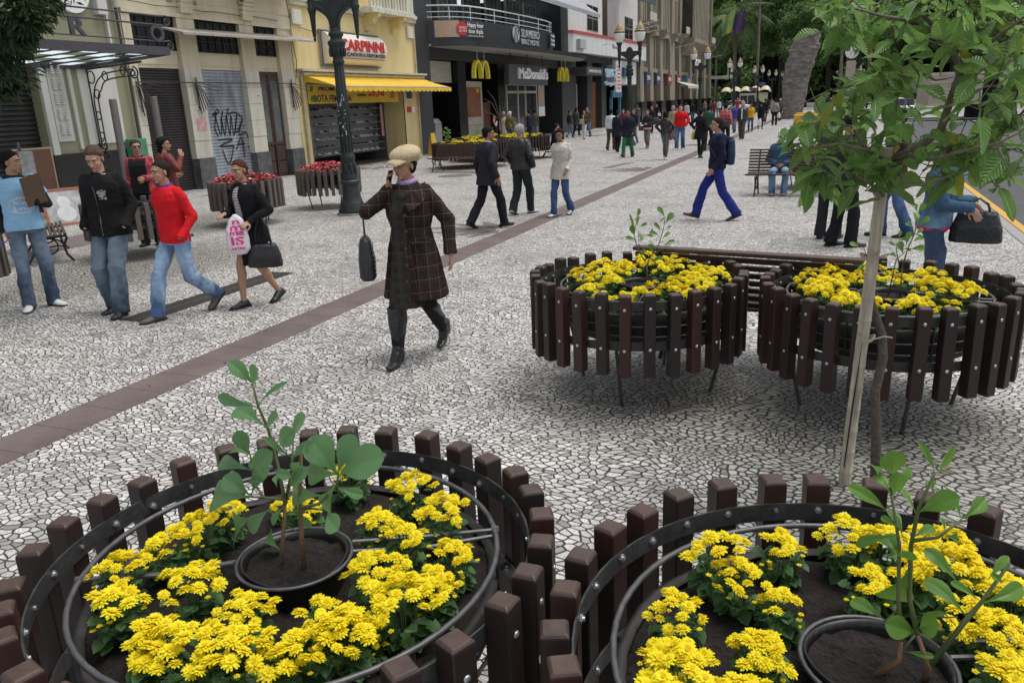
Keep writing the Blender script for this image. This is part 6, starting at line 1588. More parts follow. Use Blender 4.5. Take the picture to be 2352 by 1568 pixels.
sb = [([(1125,1560),(1150,1480),(1085,1300)],.009,True),([(1085,1300),(1040,1100),(1050,800),(1090,600),(1180,400)],.0065,False),([(800,1560),(985,1440),(995,1330)],.009,True),([(995,1330),(978,1100),(985,800),(940,520)],.006,False),([(1150,1480),(1370,1200),(1440,1120),(1600,900)],.007,False),([(1050,775),(1200,755),(1330,658)],.005,False),
      ([(940,520),(935,400)],.004,False),([(985,1150),(900,1225)],.003,False),([(1080,1290),(1000,1390)],.003,False),([(1080,1200),(1310,1200)],.003,False)]
lb = [((1182,395),(1103,226),.2),((1187,398),(1292,258),.18),((1172,498),(1155,436),1.0),((1088,620),(1312,528),.52),((1330,655),(1468,538),.6),((1330,655),(1290,550),.3),((1075,620),(980,465),.3),((975,520),(1042,362),.3),((940,512),(848,404),.7),((943,410),(942,280),.85),((950,520),(985,400),.55),((865,405),(842,348),.9),((915,610),(708,468),.25),
      ((1005,755),(932,598),.45),((985,862),(905,735),.85),((980,745),(735,795),.3),((1050,762),(1183,695),.4),((1240,745),(1318,778),.5),((1240,738),(1222,642),.22),((1310,1010),(1130,815),.42),((1032,935),(930,1112),.85),((1355,1190),(1128,985),.48),((1440,1115),(1272,995),.3),((1445,1120),(1682,1028),.42),((1480,990),(1592,858),.35),
      ((915,1225),(712,1098),.42),((1078,1285),(915,1240),.75),((1095,1262),(1195,1240),.9),((1010,1388),(1182,1420),.28),((900,862),(978,850),.55),((1000,862),(1050,842),.7),((985,700),(880,640),.4),((1090,1180),(1240,1180),.2),((1560,1010),(1500,960),.4)]
shrub_from_sketch('potted shrub with drooping green paddle leaves in the front right planter',PL['b'],ZC,sb,lb,CLU2,2)
Z7 = lambda x,y: (1152.9 + .36763 * x,403.5 + .36763 * y)
scs = [([(908,610),(905,560),(890,530)],.007,True),([(890,530),(860,480),(825,380),(845,270)],.0045,False),([(905,570),(920,520),(980,430),(1010,330),(1020,260)],.0045,False),([(860,480),(850,330)],.003,False),([(940,490),(1040,440),(1075,408)],.003,False),([(960,460),(920,400)],.003,False)]
lcs = [((845,262),(865,215),.85),((848,312),(850,252),.6),((822,370),(808,312),.6),((1018,262),(972,196),.5),((1020,298),(1070,232),.55),((992,350),(952,295),.45),((1000,395),(1052,352),.4),((858,318),(905,298),.4),((985,300),(1012,265),.4),((990,380),(920,350),.4),((870,418),(868,362),.75),((880,372),(948,376),.3),((835,400),(775,384),.4),((945,478),(920,430),.55),((958,460),(968,432),.6),
       ((860,480),(905,470),.5),((1010,440),(1050,420),.5),((1030,420),(1075,405),.3),((825,380),(800,240),.12),((1025,330),(1055,320),.6),((870,500),(890,462),.6),((955,350),(930,340),.5),((930,540),(1000,505),.4),((990,420),(1020,408),.5)]
shrub_from_sketch('slender potted shrub with small upright leaves in the middle planter',PL['c'],Z7,scs,lcs,CLU2,3)
Z8 = lambda x,y: (1660.2 + .4043 * x,345.9 + .4043 * y)
sds = [([(1015,745),(1020,660)],.007,True),([(1020,660),(1050,560),(1090,470),(1105,380)],.005,False),([(950,700),(985,620),(1040,570)],.005,True),([(1000,640),(985,560),(1005,500)],.004,False),([(815,590),(800,550),(765,540)],.003,False),([(1050,560),(1120,550)],.003,False),([(940,700),(870,640),(815,590)],.004,False)]
lds = [((780,552),(722,525),.55),((800,625),(770,680),.35),((1105,350),(1085,300),.55),((1105,355),(1152,300),.5),((1095,425),(1098,350),.6),((1105,430),(1175,375),.45),((1085,440),(1040,408),.5),((1095,480),(1135,440),.5),((1080,500),(1062,460),.5),((1025,590),(1000,515),.65),((1060,560),(1150,548),.45),((1040,540),(1060,460),.4),((1075,520),(1135,492),.45),((990,610),(955,580),.5),((1000,500),(1010,455),.5),((1090,470),(1140,500),.45),((950,645),(900,628),.3),((1020,560),(1070,565),.4),((985,545),(945,520),.4),((1070,520),(1010,500),.4)]
shrub_from_sketch('potted shrub with bright upright leaves in the planter behind the stake',PL['d'],Z8,sds,lds,CLU2,4)
def small_shrub(label,x,y,z,h,seed,lm=None):
 r = random.Random(seed); t = thing('shrub',label,'shrub',(x,y,z),group='small shrubs in the hotel planters')
 mb = MB(); mf_ = MB()
 for s_ in range(4):
  a = r.uniform(0,6); tip = Vector((math.cos(a) * h * .28,math.sin(a) * h * .28,h * r.uniform(.8,1))); mb.tube([(0,0,0),tip * .5 + Vector((0,0,.03)),tip],.006,n=5)
  for k in range(16):
   u = r.uniform(.25,1); b_ = tip * u; a2 = r.uniform(0,6); e = r.uniform(.1,.9); l = .075 * r.uniform(.7,1.2) * h / .5
   obleaf(mf_,b_,b_ + Vector((math.cos(a2) * math.cos(e),math.sin(a2) * math.cos(e),math.sin(e))) * l,.5,r.uniform(-.6,.6))
 mb.build('stem',STEMB,t); mf_.build('foliage',lm or CLU2,t,smooth=True)
for k,((u,v),h,lab) in enumerate((((1030,335),.72,'small leafy shrub above the left end of the hotel bench'),((1098,318),.62,'small shrub in the widest planter, left of the woman in black'),((1183,318),.7,'small shrub beside the grey haired man in the widest planter'),((1122,322),.5,'lowest shrub in the widest planter, behind the suited man'))):
 p = G(u,v,.7); small_shrub(lab,p.x,p.y,.66,h,k)
p = G(1152,322,.7); t = thing('bare_sapling','leafless thin sapling standing in the widest planter before the restaurant','tree',(p.x,p.y,.6))
mb = MB(); mb.tube([(0,0,0),(.02,0,.6),(-.02,0,1.5)],[.04,.035,.02],n=7)
mb.build('trunk',M('bare_bark',(.12,.10,.085),rough=.9),t)
mb = MB()
for a in ((-1,.1,1.9),(-1.3,.1,1.35),(.9,0,1.5),(.5,.1,1.9),(-.5,-.1,2.1)): mb.tube([(0,0,.9),(a[0] * .4,a[1],.9 + (a[2] - .9) * .7),a],[.016,.011,.005],n=5)
mb.build('branches',MATS['bare_bark'],t)
m,nt,b,L = base_mat('begonia_bloom'); geo = nd(nt,'ShaderNodeNewGeometry')
L.new(ramp(nt,geo.outputs['Random Per Island'],[(0,(.42,.008,.02)),(.55,(.55,.02,.06)),(.85,(.62,.10,.16)),(1,(.8,.6,.62))]),b.inputs['Base Color']); b.inputs['Roughness'].default_value = .6; BEG = m
BEGL = leafmat('begonia_leaf',(.05,.06,.02),(.09,.13,.04))
def begonias(label,pl,seed,R=.63,rich=1.0):
 r = random.Random(seed); cx,cy = pl.location.x,pl.location.y
 t = thing('begonias',label,'flowers',(cx,cy,.64),group='red begonias in the grey planters')
 for nm,m_,n,s_,z0,z1 in (('blooms',BEG,int(1500 * rich),.019,.20,.40),('leaves',BEGL,900,.035,.06,.33)):
  V = []; F = []
  for k in range(n):
   a = r.uniform(0,2 * PI); d = R * math.sqrt(r.random()); z = r.uniform(z0,z1) * (1 - .35 * (d / R) ** 2); c = Vector((d * math.cos(a),d * math.sin(a),z))
   if nm == 'blooms' and noise.noise(Vector((c.x * 4,c.y * 4,seed))) < -.15 * rich: continue
   R3 = Matrix.Rotation(r.uniform(0,6),3,'Z') @ Matrix.Rotation(r.uniform(-1,1),3,'X')
   o = len(V); q = s_ * r.uniform(.7,1.3)
   V += [tuple(c + R3 @ Vector(p)) for p in ((-q,-q,0),(q,-q,0),(q,q,q * .3),(-q,q,0))]; F.append((o,o + 1,o + 2,o + 3))
  np_mesh(nm,V,F,m_,t)
begonias('dense red and pink begonias in the planter left of the nearest lamp post',PL['g'],1)
begonias('pink and white begonias in the planter behind the woman in black',PL['h'],2)
# --- foreground tree with bamboo stake
BARK = M('grey_bark',(.17,.14,.11),rough=.9,var=.4,scale=18,bump=.8,bscale=50,stretch=(1,1,.4))
TRK = M('mottled_thin_bark',(.085,.065,.05),col2=(.13,.12,.10),rough=.9,var=.5,scale=40,bump=.7,bscale=60)
TY = 4.2
def Pt(u,v,dy=0.0): return FY(u,v,TY + dy)
t = thing('young_tree','young broad leaved street tree tied to the bamboo stake','tree',(.323,4.18,0)); org = Vector(t.location)
def tb(pts,r_): mb.tube([p - org for p in pts],r_,n=8)
mb = MB()
tb([Vector((.323,4.18,-.05)),Pt(2013,1000,-.02),Pt(2010,900,.05),Pt(2028,820,.1),Pt(2026,770,.14),Pt(2000,690,.2),Pt(2004,620,.22),Pt(2013,540,.22),Pt(2026,450,.2),Pt(2046,372,.12)],[.026,.025,.023,.024,.022,.02,.02,.02,.02,.02])
mb.build('trunk',TRK,t,smooth=True)
LIMBS = [([(2046,372,.12),(2100,345,.1),(2160,300,.1),(2180,240,.05),(2203,175,0),(2198,140,0),(2170,95,0),(2145,60,-.1),(2095,15,-.1),(2080,-60,-.1)],.024),
         ([(2203,175,0),(2250,118,-.1),(2300,78,-.15),(2352,40,-.2),(2420,10,-.2)],.013),([(2158,78,0),(2085,48,-.1),(2030,38,-.15),(1962,20,-.2),(1900,30,-.25)],.011),
         ([(2046,372,.12),(2090,355,-.1),(2135,368,-.2),(2200,350,-.3),(2290,330,-.35),(2352,300,-.4)],.012),([(2046,372,.12),(1990,345,-.2),(1930,330,-.3),(1860,340,-.35),(1820,380,-.4)],.010),
         ([(2030,450,.05),(1985,410,-.15),(1930,395,-.3),(1900,430,-.4)],.008),([(2046,372,.12),(2052,300,.3),(2050,225,.35),(2040,180,.3)],.010),([(2050,225,.35),(1990,190,.2),(1900,210,.1),(1840,240,.0)],.008),
         ([(2160,300,.1),(2200,182 + 60,.3),(2260,200,.4),(2340,190,.5)],.009),([(2046,372,.12),(2080,420,-.3),(2140,420,-.4),(2190,400,-.45)],.008),([(2120,170,0),(2150,185,0),(2190,178,0)],.007),([(1985,340,-.2),(1960,290,-.2),(1900,285,-.2),(1850,300,-.2)],.007),([(2290,330,-.35),(2310,380,-.4),(2330,420,-.4)],.006),
         ([(1930,330,-.3),(1880,250,-.3),(1860,200,-.3)],.006),([(2095,15,-.1),(2200,-20,0),(2300,-10,.1)],.008)]
for pts,r_ in LIMBS:
 mb = MB(); k = len(pts); tb([Pt(u,v,dy) for u,v,dy in pts],[r_ * (1 - .75 * i / (k - 1)) for i in range(k)]); mb.build('branch',BARK,t,smooth=True)
BL = [(1915,40,9),(1912,80,4),(1935,70,4),(1960,45,9),(2000,70,8),(2020,20,9),(2050,100,5),(2080,60,7),(2110,30,8),(2120,130,3),(2150,120,5),(2170,50,8),(2205,90,7),(2220,30,9),(2250,140,5),(2260,80,8),(2290,120,7),(2300,40,9),(2335,80,9),(2340,140,7),(1960,20,8),(2060,-10,8),(2150,-10,8),(2250,-10,8),(2340,-5,8),
      (2290,190,6),(2330,210,6),(2240,190,4),(2110,190,3),(2040,165,5),(2010,180,4),(2080,190,2),
      (1935,215,5),(1985,225,6),(2030,220,5),(1905,245,3),(1960,265,7),(2010,265,6),(2060,240,4),(2090,260,3),
      (1822,300,2),(1858,325,4),(1880,300,6),(1878,350,6),(1920,310,6),(1920,360,8),(1960,330,6),(1975,380,8),(2010,330,5),(2010,395,7),(1880,400,7),(1864,400,5),(1910,430,6),(1955,430,4),(1870,440,4),(2040,420,5),(2000,440,4),(1845,350,3),
      (2060,340,5),(2090,310,3),(2110,350,5),(2130,395,6),(2170,375,5),(2180,420,5),(2220,340,7),(2230,390,7),(2270,330,8),(2280,370,7),(2260,420,4),(2310,310,8),(2320,360,7),(2335,400,6),(2300,420,4),(2340,280,7),(2300,260,6),(2250,270,4),(2320,230,5),(2220,290,3)]
r = random.Random(21); V = []; F = []; UV = []
ST = [(0,.05),(.10,.35),(.24,.70),(.40,.93),(.55,1.0),(.70,.88),(.84,.58),(.94,.26),(1.0,.03)]
twigs = MB()
for (u,v,n) in BL:
 c0 = Pt(u,v,r.uniform(-.32,.35))
 node = c0 + Vector((0,0,.03))
 lc = 1 if v < 150 or u < 1900 else 0
 for k in range(n if n > 5 else n + 1):
  base = node + Vector((r.gauss(0,.045),r.gauss(0,.09),r.gauss(0,.04)))
  a = r.uniform(0,2 * PI); el = r.uniform(-.95,.25) if r.random() < .8 else r.uniform(.0,.9)
  d = Vector((math.cos(a) * math.cos(el),math.sin(a) * math.cos(el),math.sin(el))); l = r.uniform(.095,.16); hw = l * r.uniform(.22,.28)
  s_ = d.cross(Vector((0,0,1))).normalized(); s_ = Matrix.Rotation(r.uniform(-.9,.9),3,d) @ s_; nn_ = s_.cross(d); fold = r.uniform(.1,.5); dr = r.uniform(.1,.45); o = len(V); wv = r.uniform(0,6)
  twigs.cyl(node - org,base - org,.0028,.0022,n=4,caps=False)
  for i,(tt,w) in enumerate(ST):
   c = base + d * (l * tt) + Vector((0,0,-dr * l * tt * tt)) ; wave = .05 * l * math.sin(tt * 9 + wv)
   V += [c - s_ * hw * w + nn_ * (fold * hw * w + wave),c - s_ * hw * w * .5 + nn_ * (fold * hw * w * .42),c,c + s_ * hw * w * .5 + nn_ * (fold * hw * w * .42),c + s_ * hw * w + nn_ * (fold * hw * w - wave)]
   UV += [(.5 + q * .5 * w,tt) for q in (-1,-.5,0,.5,1)]
  for i in range(len(ST) - 1):
   for q in range(4): F.append((o + 5 * i + q,o + 5 * i + q + 1,o + 5 * i + q + 6,o + 5 * i + q + 5))
V = np.array([p[:] for p in V]) - np.array(org[:])
np_mesh('foliage',V,F,BIGL,t,smooth=True,uv=UV)
twigs.build('twigs',M('green_twig',(.10,.11,.05),rough=.8),t)
t = thing('bamboo_stake','tall pale split bamboo stake tied to the young tree','stake',(.17,4.33,0)); org = Vector(t.location)
BAM = M('old_bamboo',(.50,.44,.35),rough=.55,var=.3,scale=7,bump=.15,stretch=(6,6,.5),col2=(.42,.36,.28))
top = Pt(2037,340,.1) - org; mb = MB(); kn = 15; pts = []; rs = []
for k in range(kn):
 f0 = k / kn;
 for q,rr in ((.0,1.07),(.04,1.0),(.5,.97),(.96,1.0)): pts.append(Vector((0,0,-.05)).lerp(top,(k + q) / kn)); rs.append(.033 * rr * (1 - .14 * (k + q) / kn))
pts.append(top); rs.append(.028)
mb.tube(pts,rs,n=14); mb.build('culm',BAM,t,smooth=True)
mb = MB(); a = Vector((0,0,0)).lerp(top,.06); b_ = Vector((0,0,0)).lerp(top,.46); mb.tube([a + Vector((-.012,-.036,0)),(a + b_) / 2 + Vector((-.008,-.035,0)),b_ + Vector((.0,-.034,0))],[.003,.005,.001],n=5); mb.build('split',M('crack_black',(.02,.017,.014)),t)
for (u,v) in ((2010,776),(2018,590)):
 c = Pt(u - 24,v,.1) - org; mb = MB()
 for j in range(3): mb.tube([c + Vector((.045 + .042 * math.cos(q) - .04,.045 * math.sin(q) - .01,.006 * j + .01 * math.cos(q * 2))) for q in np.linspace(0,2 * PI,14,endpoint=False)],.0035,n=5,closed=True)
 mb.tube([c + Vector((.03,-.03,0)),c + Vector((.09,-.02,.02)),c + Vector((.13,.0,.01))],.0045,n=5); mb.build('twine',M('pale_twine',(.4,.36,.27),rough=.9),t)
# --- dark tree at the top left, overhanging
def leaf_cloud(name,centers,n_per,lsize,mat,parent,org,seed,asp=.32,flat=.0,drop=.4):
 rg = np.random.RandomState(seed); C0 = np.repeat(np.array([c[:3] for c in centers]),n_per,0); RR = np.repeat(np.array([c[3] for c in centers]),n_per)[:,None]
 N = len(C0); D = rg.normal(size=(N,3)); D /= np.linalg.norm(D,axis=1)[:,None]
 P = C0 + D * RR * (rg.rand(N,1) ** .45) * [1,1,.7]
 d = rg.normal(size=(N,3)) + D * .8; d[:,2] -= drop; d /= np.linalg.norm(d,axis=1)[:,None]
 up = rg.normal(size=(N,3)) * .6 + [0,0,1]; s_ = np.cross(d,up); s_ /= np.linalg.norm(s_,axis=1)[:,None] + 1e-6
 l = lsize * (.6 + .8 * rg.rand(N,1)); w = l * asp; nn_ = np.cross(s_,d)
 V = np.stack([P,P + d * l * .5 + s_ * w + nn_ * w * .3,P + d * l - [0,0,1] * l * .15,P + d * l * .5 - s_ * w + nn_ * w * .3],1).reshape(-1,3) - np.array(org)
 F = np.arange(4 * N).reshape(-1,4); return np_mesh(name,V,F,mat,parent)
DKL = leafmat('dark_narrow_leaf',(.012,.028,.010),(.03,.065,.018),rough=.4,trans=.2)
org = (-11.3,5.6,0); t = thing('street_tree','dark narrow leaved tree overhanging the marquee at the top left corner','tree',org)
cs = []
rr_ = random.Random(4)
for (u,v,R_) in ((0,20,.32),(40,15,.28),(80,5,.2),(22,60,.26),(60,40,.18),(5,110,.26),(40,90,.14),(0,170,.18),(100,5,.12),(50,70,.12),(10,195,.1),(-60,60,.6),(-60,150,.6),(-120,100,.7),(-20,-60,.7),(80,-50,.5),(-120,-40,.9)):
 p = FY(u,v,6.3 + rr_.uniform(-.6,.6)); cs.append((p.x,p.y,p.z,R_))
leaf_cloud('crown',cs,480,.10,DKL,t,org,5,asp=.17)
mb = MB(); mb.tube([(0,0,-.1),(.05,0,1.5),(0,.1,2.6)],[.16,.13,.11],n=12); mb.build('trunk',BARK,t,smooth=True)
for c in cs[::2]: mb = MB(); e = Vector(c[:3]) - Vector(org); mb.tube([(0,.1,2.5),e * .5 + Vector((0,.1,1.7)),e],[.06,.035,.008],n=6); mb.build('branch',BARK,t,smooth=True)
# --- the wooded square beyond
TL = [leafmat('park_leaf_a',(.07,.135,.04),(.24,.37,.11),rough=.5,trans=.25),leafmat('park_leaf_b',(.055,.115,.038),(.17,.30,.09),rough=.5,trans=.25),leafmat('park_leaf_c',(.075,.135,.045),(.25,.36,.12),rough=.5,trans=.25)]
PB = M('park_bark',(.05,.042,.035),rough=.95,var=.4,scale=1.5)
def crown_mesh(seed,H0,H1,R,n_cl,n_leaf,mat,ls=.42):
 r = random.Random(seed); cs = []
 for k in range(n_cl):
  z = r.uniform(H0,H1); f = (z - H0) / (H1 - H0); rr = R * math.sqrt(max(.05,1 - (2 * f - .9) ** 2 * .8)) * r.uniform(.45,1.0); a = r.uniform(0,2 * PI)
  cs.append((rr * math.cos(a),rr * math.sin(a),z,r.uniform(.9,1.9)))
 o = leaf_cloud('crown',cs,n_leaf,ls,mat,None,(0,0,0),seed,asp=.34,drop=.1); me = o.data; bpy.data.objects.remove(o); return me,cs
CM = [crown_mesh(60 + k,(9.0,8.0,10.5)[k],(21,18,25)[k],(6.5,5.5,7)[k],62,230,TL[k]) for k in range(3)]
TM = []
for k in range(3):
 mb = MB(); r = random.Random(k); H = (12,11,14)[k]
 mb.tube([(0,0,-.2),(.1,.1,3),(r.uniform(-.4,.4),0,H * .6),(r.uniform(-.6,.6),0,H)],[.5,.38,.3,.2],n=9)
 for c in CM[k][1][::4]: mb.tube([(0,0,H * .55),(c[0] * .5,c[1] * .5,(H * .6 + c[2]) / 2),c[:3]],[.16,.1,.03],n=5)
 o = mb.build('trunk',PB,None,smooth=True); TM.append(o.data); bpy.data.objects.remove(o)
TLAB = []
def park_tree(kind,x,y,s_,label,rz):
 t = thing('park_tree',label,'tree',(x,y,0),rz,'trees of the wooded square'); t.scale = (s_,s_,s_)
 link('crown',CM[kind][0],t); link('trunk',TM[kind],t); return t
for k,(kd,x,y,s_,lab) in enumerate([
 (0,-17,150,1.0,'broad dark tree rising behind the end of the beige stone building'),(1,-9,141,1.1,'dark tree directly behind the flags'),(2,-2,152,.95,'tall tree between the flags and the stone monument'),(0,2.5,138,.9,'layered tree whose light tiers show left of the monument top'),
 (1,9,146,1.1,'dark tree behind the stone monument'),(2,16,140,.9,'tree behind the round street clock'),(0,23,150,1.0,'tree just right of the street clock'),(1,31,138,1.1,'tree behind the market stall, left one'),(2,39,150,1.0,'tree behind the market stall, right one'),
 (0,19,112,.7,'smaller tree beside the crossing behind the leaves'),(1,26,108,.75,'nearer tree by the crossing behind the market stall'),(0,-27,160,1.2,'tree far left behind the stone building'),(1,5,168,1.35,'tallest tree far behind the monument'),(2,-11,170,1.2,'tall tree far behind the palm'),(0,33,172,1.3,'farthest tree behind the corner building'),(2,19,175,1.25,'far tall tree behind the clock'),(1,-5,132,.8,'low dark tree behind the kiosk roofs')]):
 park_tree(kd,x,y,s_,lab,k * 1.3)
cs = []; r = random.Random(8)
for k in range(240):
 x = r.uniform(-60,110); cs.append((x,r.uniform(186,200),r.uniform(.5,26),r.uniform(2.5,4.5)))
o = leaf_cloud('far_wood',cs,190,1.0,TL[1],None,(0,0,0),9,asp=.4); tag(o,'dense dark green wood closing the far end of the square','wood',kind='stuff')
o = MB(); mbk = MB()
for k in range(60): x = -55 + k * 2.8; mbk.tube([(x,203 + (k % 3),-1),(x + .3,203,14),(x,203,26)],[1.9,1.7,1.2],n=6)
tag(mbk.build('dark_thicket',M('thicket',(.010,.016,.008),rough=1,var=.4,scale=.3)),'dark massed undergrowth of the far wood','undergrowth',kind='stuff')
PALM = leafmat('palm_frond',(.05,.10,.03),(.13,.21,.07),rough=.5,trans=.25)
def frond_mesh(seed,L_=3.4,W_=.7):
 r = random.Random(seed); V = []; F = []; n = 26; sp = []
 for i in range(n + 1):
  u = i / n; sp.append(Vector((L_ * (u - .18 * u * u),0,L_ * (.55 * u - 1.05 * u * u))))
 for i in range(1,n):
  c = sp[i]; d = (sp[i + 1] - sp[i - 1]).normalized(); u = i / n; w = W_ * math.sin(PI * (u * .85 + .1)) ** .7
  for s_ in (-1,1):
   for q in range(2):
    o = len(V); dr = r.uniform(.35,.9); tip = c + d * w * .5 + Vector((0,s_ * w,-w * dr)); b2 = c + d * .12
    V += [c,b2,tip + d * .04,tip]; F.append((o,o + 1,o + 2,o + 3)); c = c + d * L_ / n / 2
 return V,F,sp
def palm(label,x,y,h,seed,n=22,s_=1.0,rt=.2):
 t = thing('palm_tree',label,'palm tree',(x,y,0),group='palm trees of the square'); r = random.Random(seed)
 mb = MB(); mb.tube([(0,0,-.2),(.05,0,h * .4),(0,0,h * .8),(0,0,h)],[rt * 1.2,rt,rt * .85,rt * .8],n=10); mb.build('trunk',M('palm_bark',(.20,.18,.145),rough=.9,var=.3,scale=2),t,smooth=True)
 mb = MB(); mb.lathe([(rt * .8,h - .1),(rt * 1.6,h + .3),(rt * 1.5,h + .9),(rt * .6,h + 1.4)],n=10); mb.build('crownshaft',M('palm_shaft',(.12,.14,.06),rough=.6),t,smooth=True)
 Va = []; Fa = []; Ms = MB()
 for k in range(n):
  V,F,sp = frond_mesh(seed * 50 + k,3.4 * s_,.7 * s_); a = 2 * PI * k / n * 2.4 + r.uniform(-.2,.2); el = r.uniform(-.55,1.15)
  R = Matrix.Rotation(a,3,'Z') @ Matrix.Rotation(-el,3,'Y'); o = len(Va)
  Va += [tuple(R @ p + Vector((0,0,h + 1.1))) for p in V]; Fa += [tuple(i + o for i in f) for f in F]
  Ms.tube([R @ p + Vector((0,0,h + 1.1)) for p in sp[::4]],.03,n=4)
 np_mesh('fronds',Va,Fa,PALM,t); Ms.build('frond_stems',M('palm_shaft',(.12,.14,.06)),t)
pp = lambda u,v,y: FY(u,v,y)
q = pp(1690,66,132); palm('tall slim palm with drooping fronds beside the flags',q.x,132,q.z,1,s_=1.75,rt=.30)
q = pp(1650,10,150); palm('palm just left of the tall slim palm, nearest the stone building',q.x,150,q.z - 1,2,s_=1.2)
q = pp(1745,20,125); palm('palm with thin pale trunk left of the monument',q.x,125,q.z + 4,3,s_=1.2)
q = pp(2080,150,90); palm('low bushy palm right of the street clock',q.x,90,q.z - 2.5,4,s_=1.0,n=28)
q = pp(2000,100,120); palm('palm behind the street clock',q.x,120,q.z + 5,5,s_=1.2)
q = pp(1935,100,115); palm('thin palm between the monument and the clock',q.x,115,q.z + 3,6,s_=1.1)
org = (1.0,84,0); t = thing('small_tree','small light green tree between the monument and the clock','tree',org)
q = FY(1975,195,84); cs = [(q.x + r.uniform(-1.4,1.4),84 + r.uniform(-1.4,1.4),q.z + r.uniform(-.9,1.1),.7) for k in range(16)]
t.location.x = q.x; leaf_cloud('crown',cs,200,.26,leafmat('light_leaf',(.04,.09,.02),(.10,.19,.05)),t,(q.x,84,0),12)
mb = MB(); mb.tube([(0,0,0),(0,0,q.z - .5)],[.12,.07],n=7); mb.build('trunk',PB,t)
# ---------------------------------------------------------------- people
SKIN = {k: M('skin_' + k,c,rough=.55,var=.08,scale=14,spec=.35) for k,c in dict(light=(.52,.30,.22),tan=(.42,.235,.155),brown=(.28,.15,.095),dark=(.09,.05,.035)).items()}
EYEW = M('eye_white',(.36,.33,.31),rough=.3,var=.02); IRIS = M('iris_brown',(.03,.018,.012),rough=.2,var=.02); LIPM = M('lips',(.38,.13,.11),rough=.5,var=.05)
HAIRC = {k: M('hair_' + k,c,rough=.7,spec=.2,var=.5,scale=70,stretch=(1,1,.25),bump=.8,bscale=130) for k,c in dict(black=(.007,.006,.006),dark=(.024,.015,.010),brown=(.055,.032,.02),red=(.085,.03,.018),grey=(.36,.36,.37),fair=(.10,.065,.042),buzz=(.020,.014,.011),white=(.6,.6,.6)).items()}
def cloth(name,col,**k):
 k.setdefault('rough',.9); k.setdefault('var',.12); k.setdefault('scale',9); k.setdefault('bump',.45); k.setdefault('bscale',24); k.setdefault('spec',.25)
 return M('cloth_' + name,col,**k)
def jeans(name,dark,light):
 n = 'jeans_' + name
 if n in MATS: return MATS[n]
 m,nt,b,L = base_mat(n); tc = nd(nt,'ShaderNodeTexCoord'); sx = nd(nt,'ShaderNodeSeparateXYZ'); L.new(tc.outputs['Object'],sx.inputs[0])
 mp = nd(nt,'ShaderNodeMapping'); mp.inputs['Scale'].default_value = (5,5,2.2); L.new(tc.outputs['Object'],mp.inputs[0])
 nz = nd(nt,'ShaderNodeTexNoise'); nz.inputs['Scale'].default_value = 1.3; nz.inputs['Detail'].default_value = 6; L.new(mp.outputs[0],nz.inputs[0])
 thigh = mth(nt,'SUBTRACT',1.0,mth(nt,'MULTIPLY',mth(nt,'ABSOLUTE',mth(nt,'SUBTRACT',sx.outputs[2],.62)),2.6))
 f = mth(nt,'MULTIPLY',mth(nt,'ADD',nz.outputs['Fac'],mth(nt,'MULTIPLY',thigh,.25)),1.0)
 L.new(ramp(nt,f,[(.38,dark),(.75,light)]),b.inputs['Base Color']); b.inputs['Roughness'].default_value = .85; b.inputs['Specular IOR Level'].default_value = .2
 n2 = nd(nt,'ShaderNodeTexNoise'); n2.inputs['Scale'].default_value = 200; L.new(tc.outputs['Object'],n2.inputs[0])
 bp = nd(nt,'ShaderNodeBump'); bp.inputs['Strength'].default_value = .2; bp.inputs['Distance'].default_value = .004; L.new(n2.outputs['Fac'],bp.inputs['Height']); L.new(bp.outputs[0],b.inputs['Normal'])
 MATS[n] = m; return m
def plaid(name,base,lines,lw=.10,pitch=.095,second=None):
 n = 'plaid_' + name
 if n in MATS: return MATS[n]
 m,nt,b,L = base_mat(n); tc = nd(nt,'ShaderNodeTexCoord'); sx = nd(nt,'ShaderNodeSeparateXYZ'); L.new(tc.outputs['Object'],sx.inputs[0])
 hz = mth(nt,'ADD',mth(nt,'MULTIPLY',sx.outputs[0],.85),mth(nt,'MULTIPLY',sx.outputs[1],.6))
 def st(v,p,w,off=0.0): return mth(nt,'LESS_THAN',mth(nt,'FRACT',mth(nt,'ADD',mth(nt,'DIVIDE',v,p),off)),w)
 a = mth(nt,'MAXIMUM',st(hz,pitch,lw),st(sx.outputs[2],pitch * 1.15,lw)); a2 = mth(nt,'MAXIMUM',st(hz,pitch,lw * .6,.22),st(sx.outputs[2],pitch * 1.15,lw * .6,.22))
 nz = nd(nt,'ShaderNodeTexNoise'); nz.inputs['Scale'].default_value = 150; L.new(tc.outputs['Object'],nz.inputs[0])
 br = ramp(nt,nz.outputs['Fac'],[(.4,(0,0,0)),(.6,(1,1,1))])
 c = mix(nt,mth(nt,'MULTIPLY',a,mth(nt,'ADD',mth(nt,'MULTIPLY',br,.6),.25)),base,lines); c = mix(nt,mth(nt,'MULTIPLY',a2,.4),c,second or lines)
 L.new(c,b.inputs['Base Color']); b.inputs['Roughness'].default_value = .95; b.inputs['Specular IOR Level'].default_value = .15
 bp = nd(nt,'ShaderNodeBump'); bp.inputs['Strength'].default_value = .35; bp.inputs['Distance'].default_value = .004; L.new(nz.outputs['Fac'],bp.inputs['Height']); L.new(bp.outputs[0],b.inputs['Normal'])
 MATS[n] = m; return m
def stripes(name,c1,c2,pitch=.03):
 n = 'stripe_' + name
 if n in MATS: return MATS[n]
 m,nt,b,L = base_mat(n); tc = nd(nt,'ShaderNodeTexCoord'); sx = nd(nt,'ShaderNodeSeparateXYZ'); L.new(tc.outputs['Object'],sx.inputs[0])
 L.new(mix(nt,mth(nt,'LESS_THAN',mth(nt,'FRACT',mth(nt,'DIVIDE',sx.outputs[2],pitch)),.5),c1,c2),b.inputs['Base Color']); b.inputs['Roughness'].default_value = .9; MATS[n] = m; return m
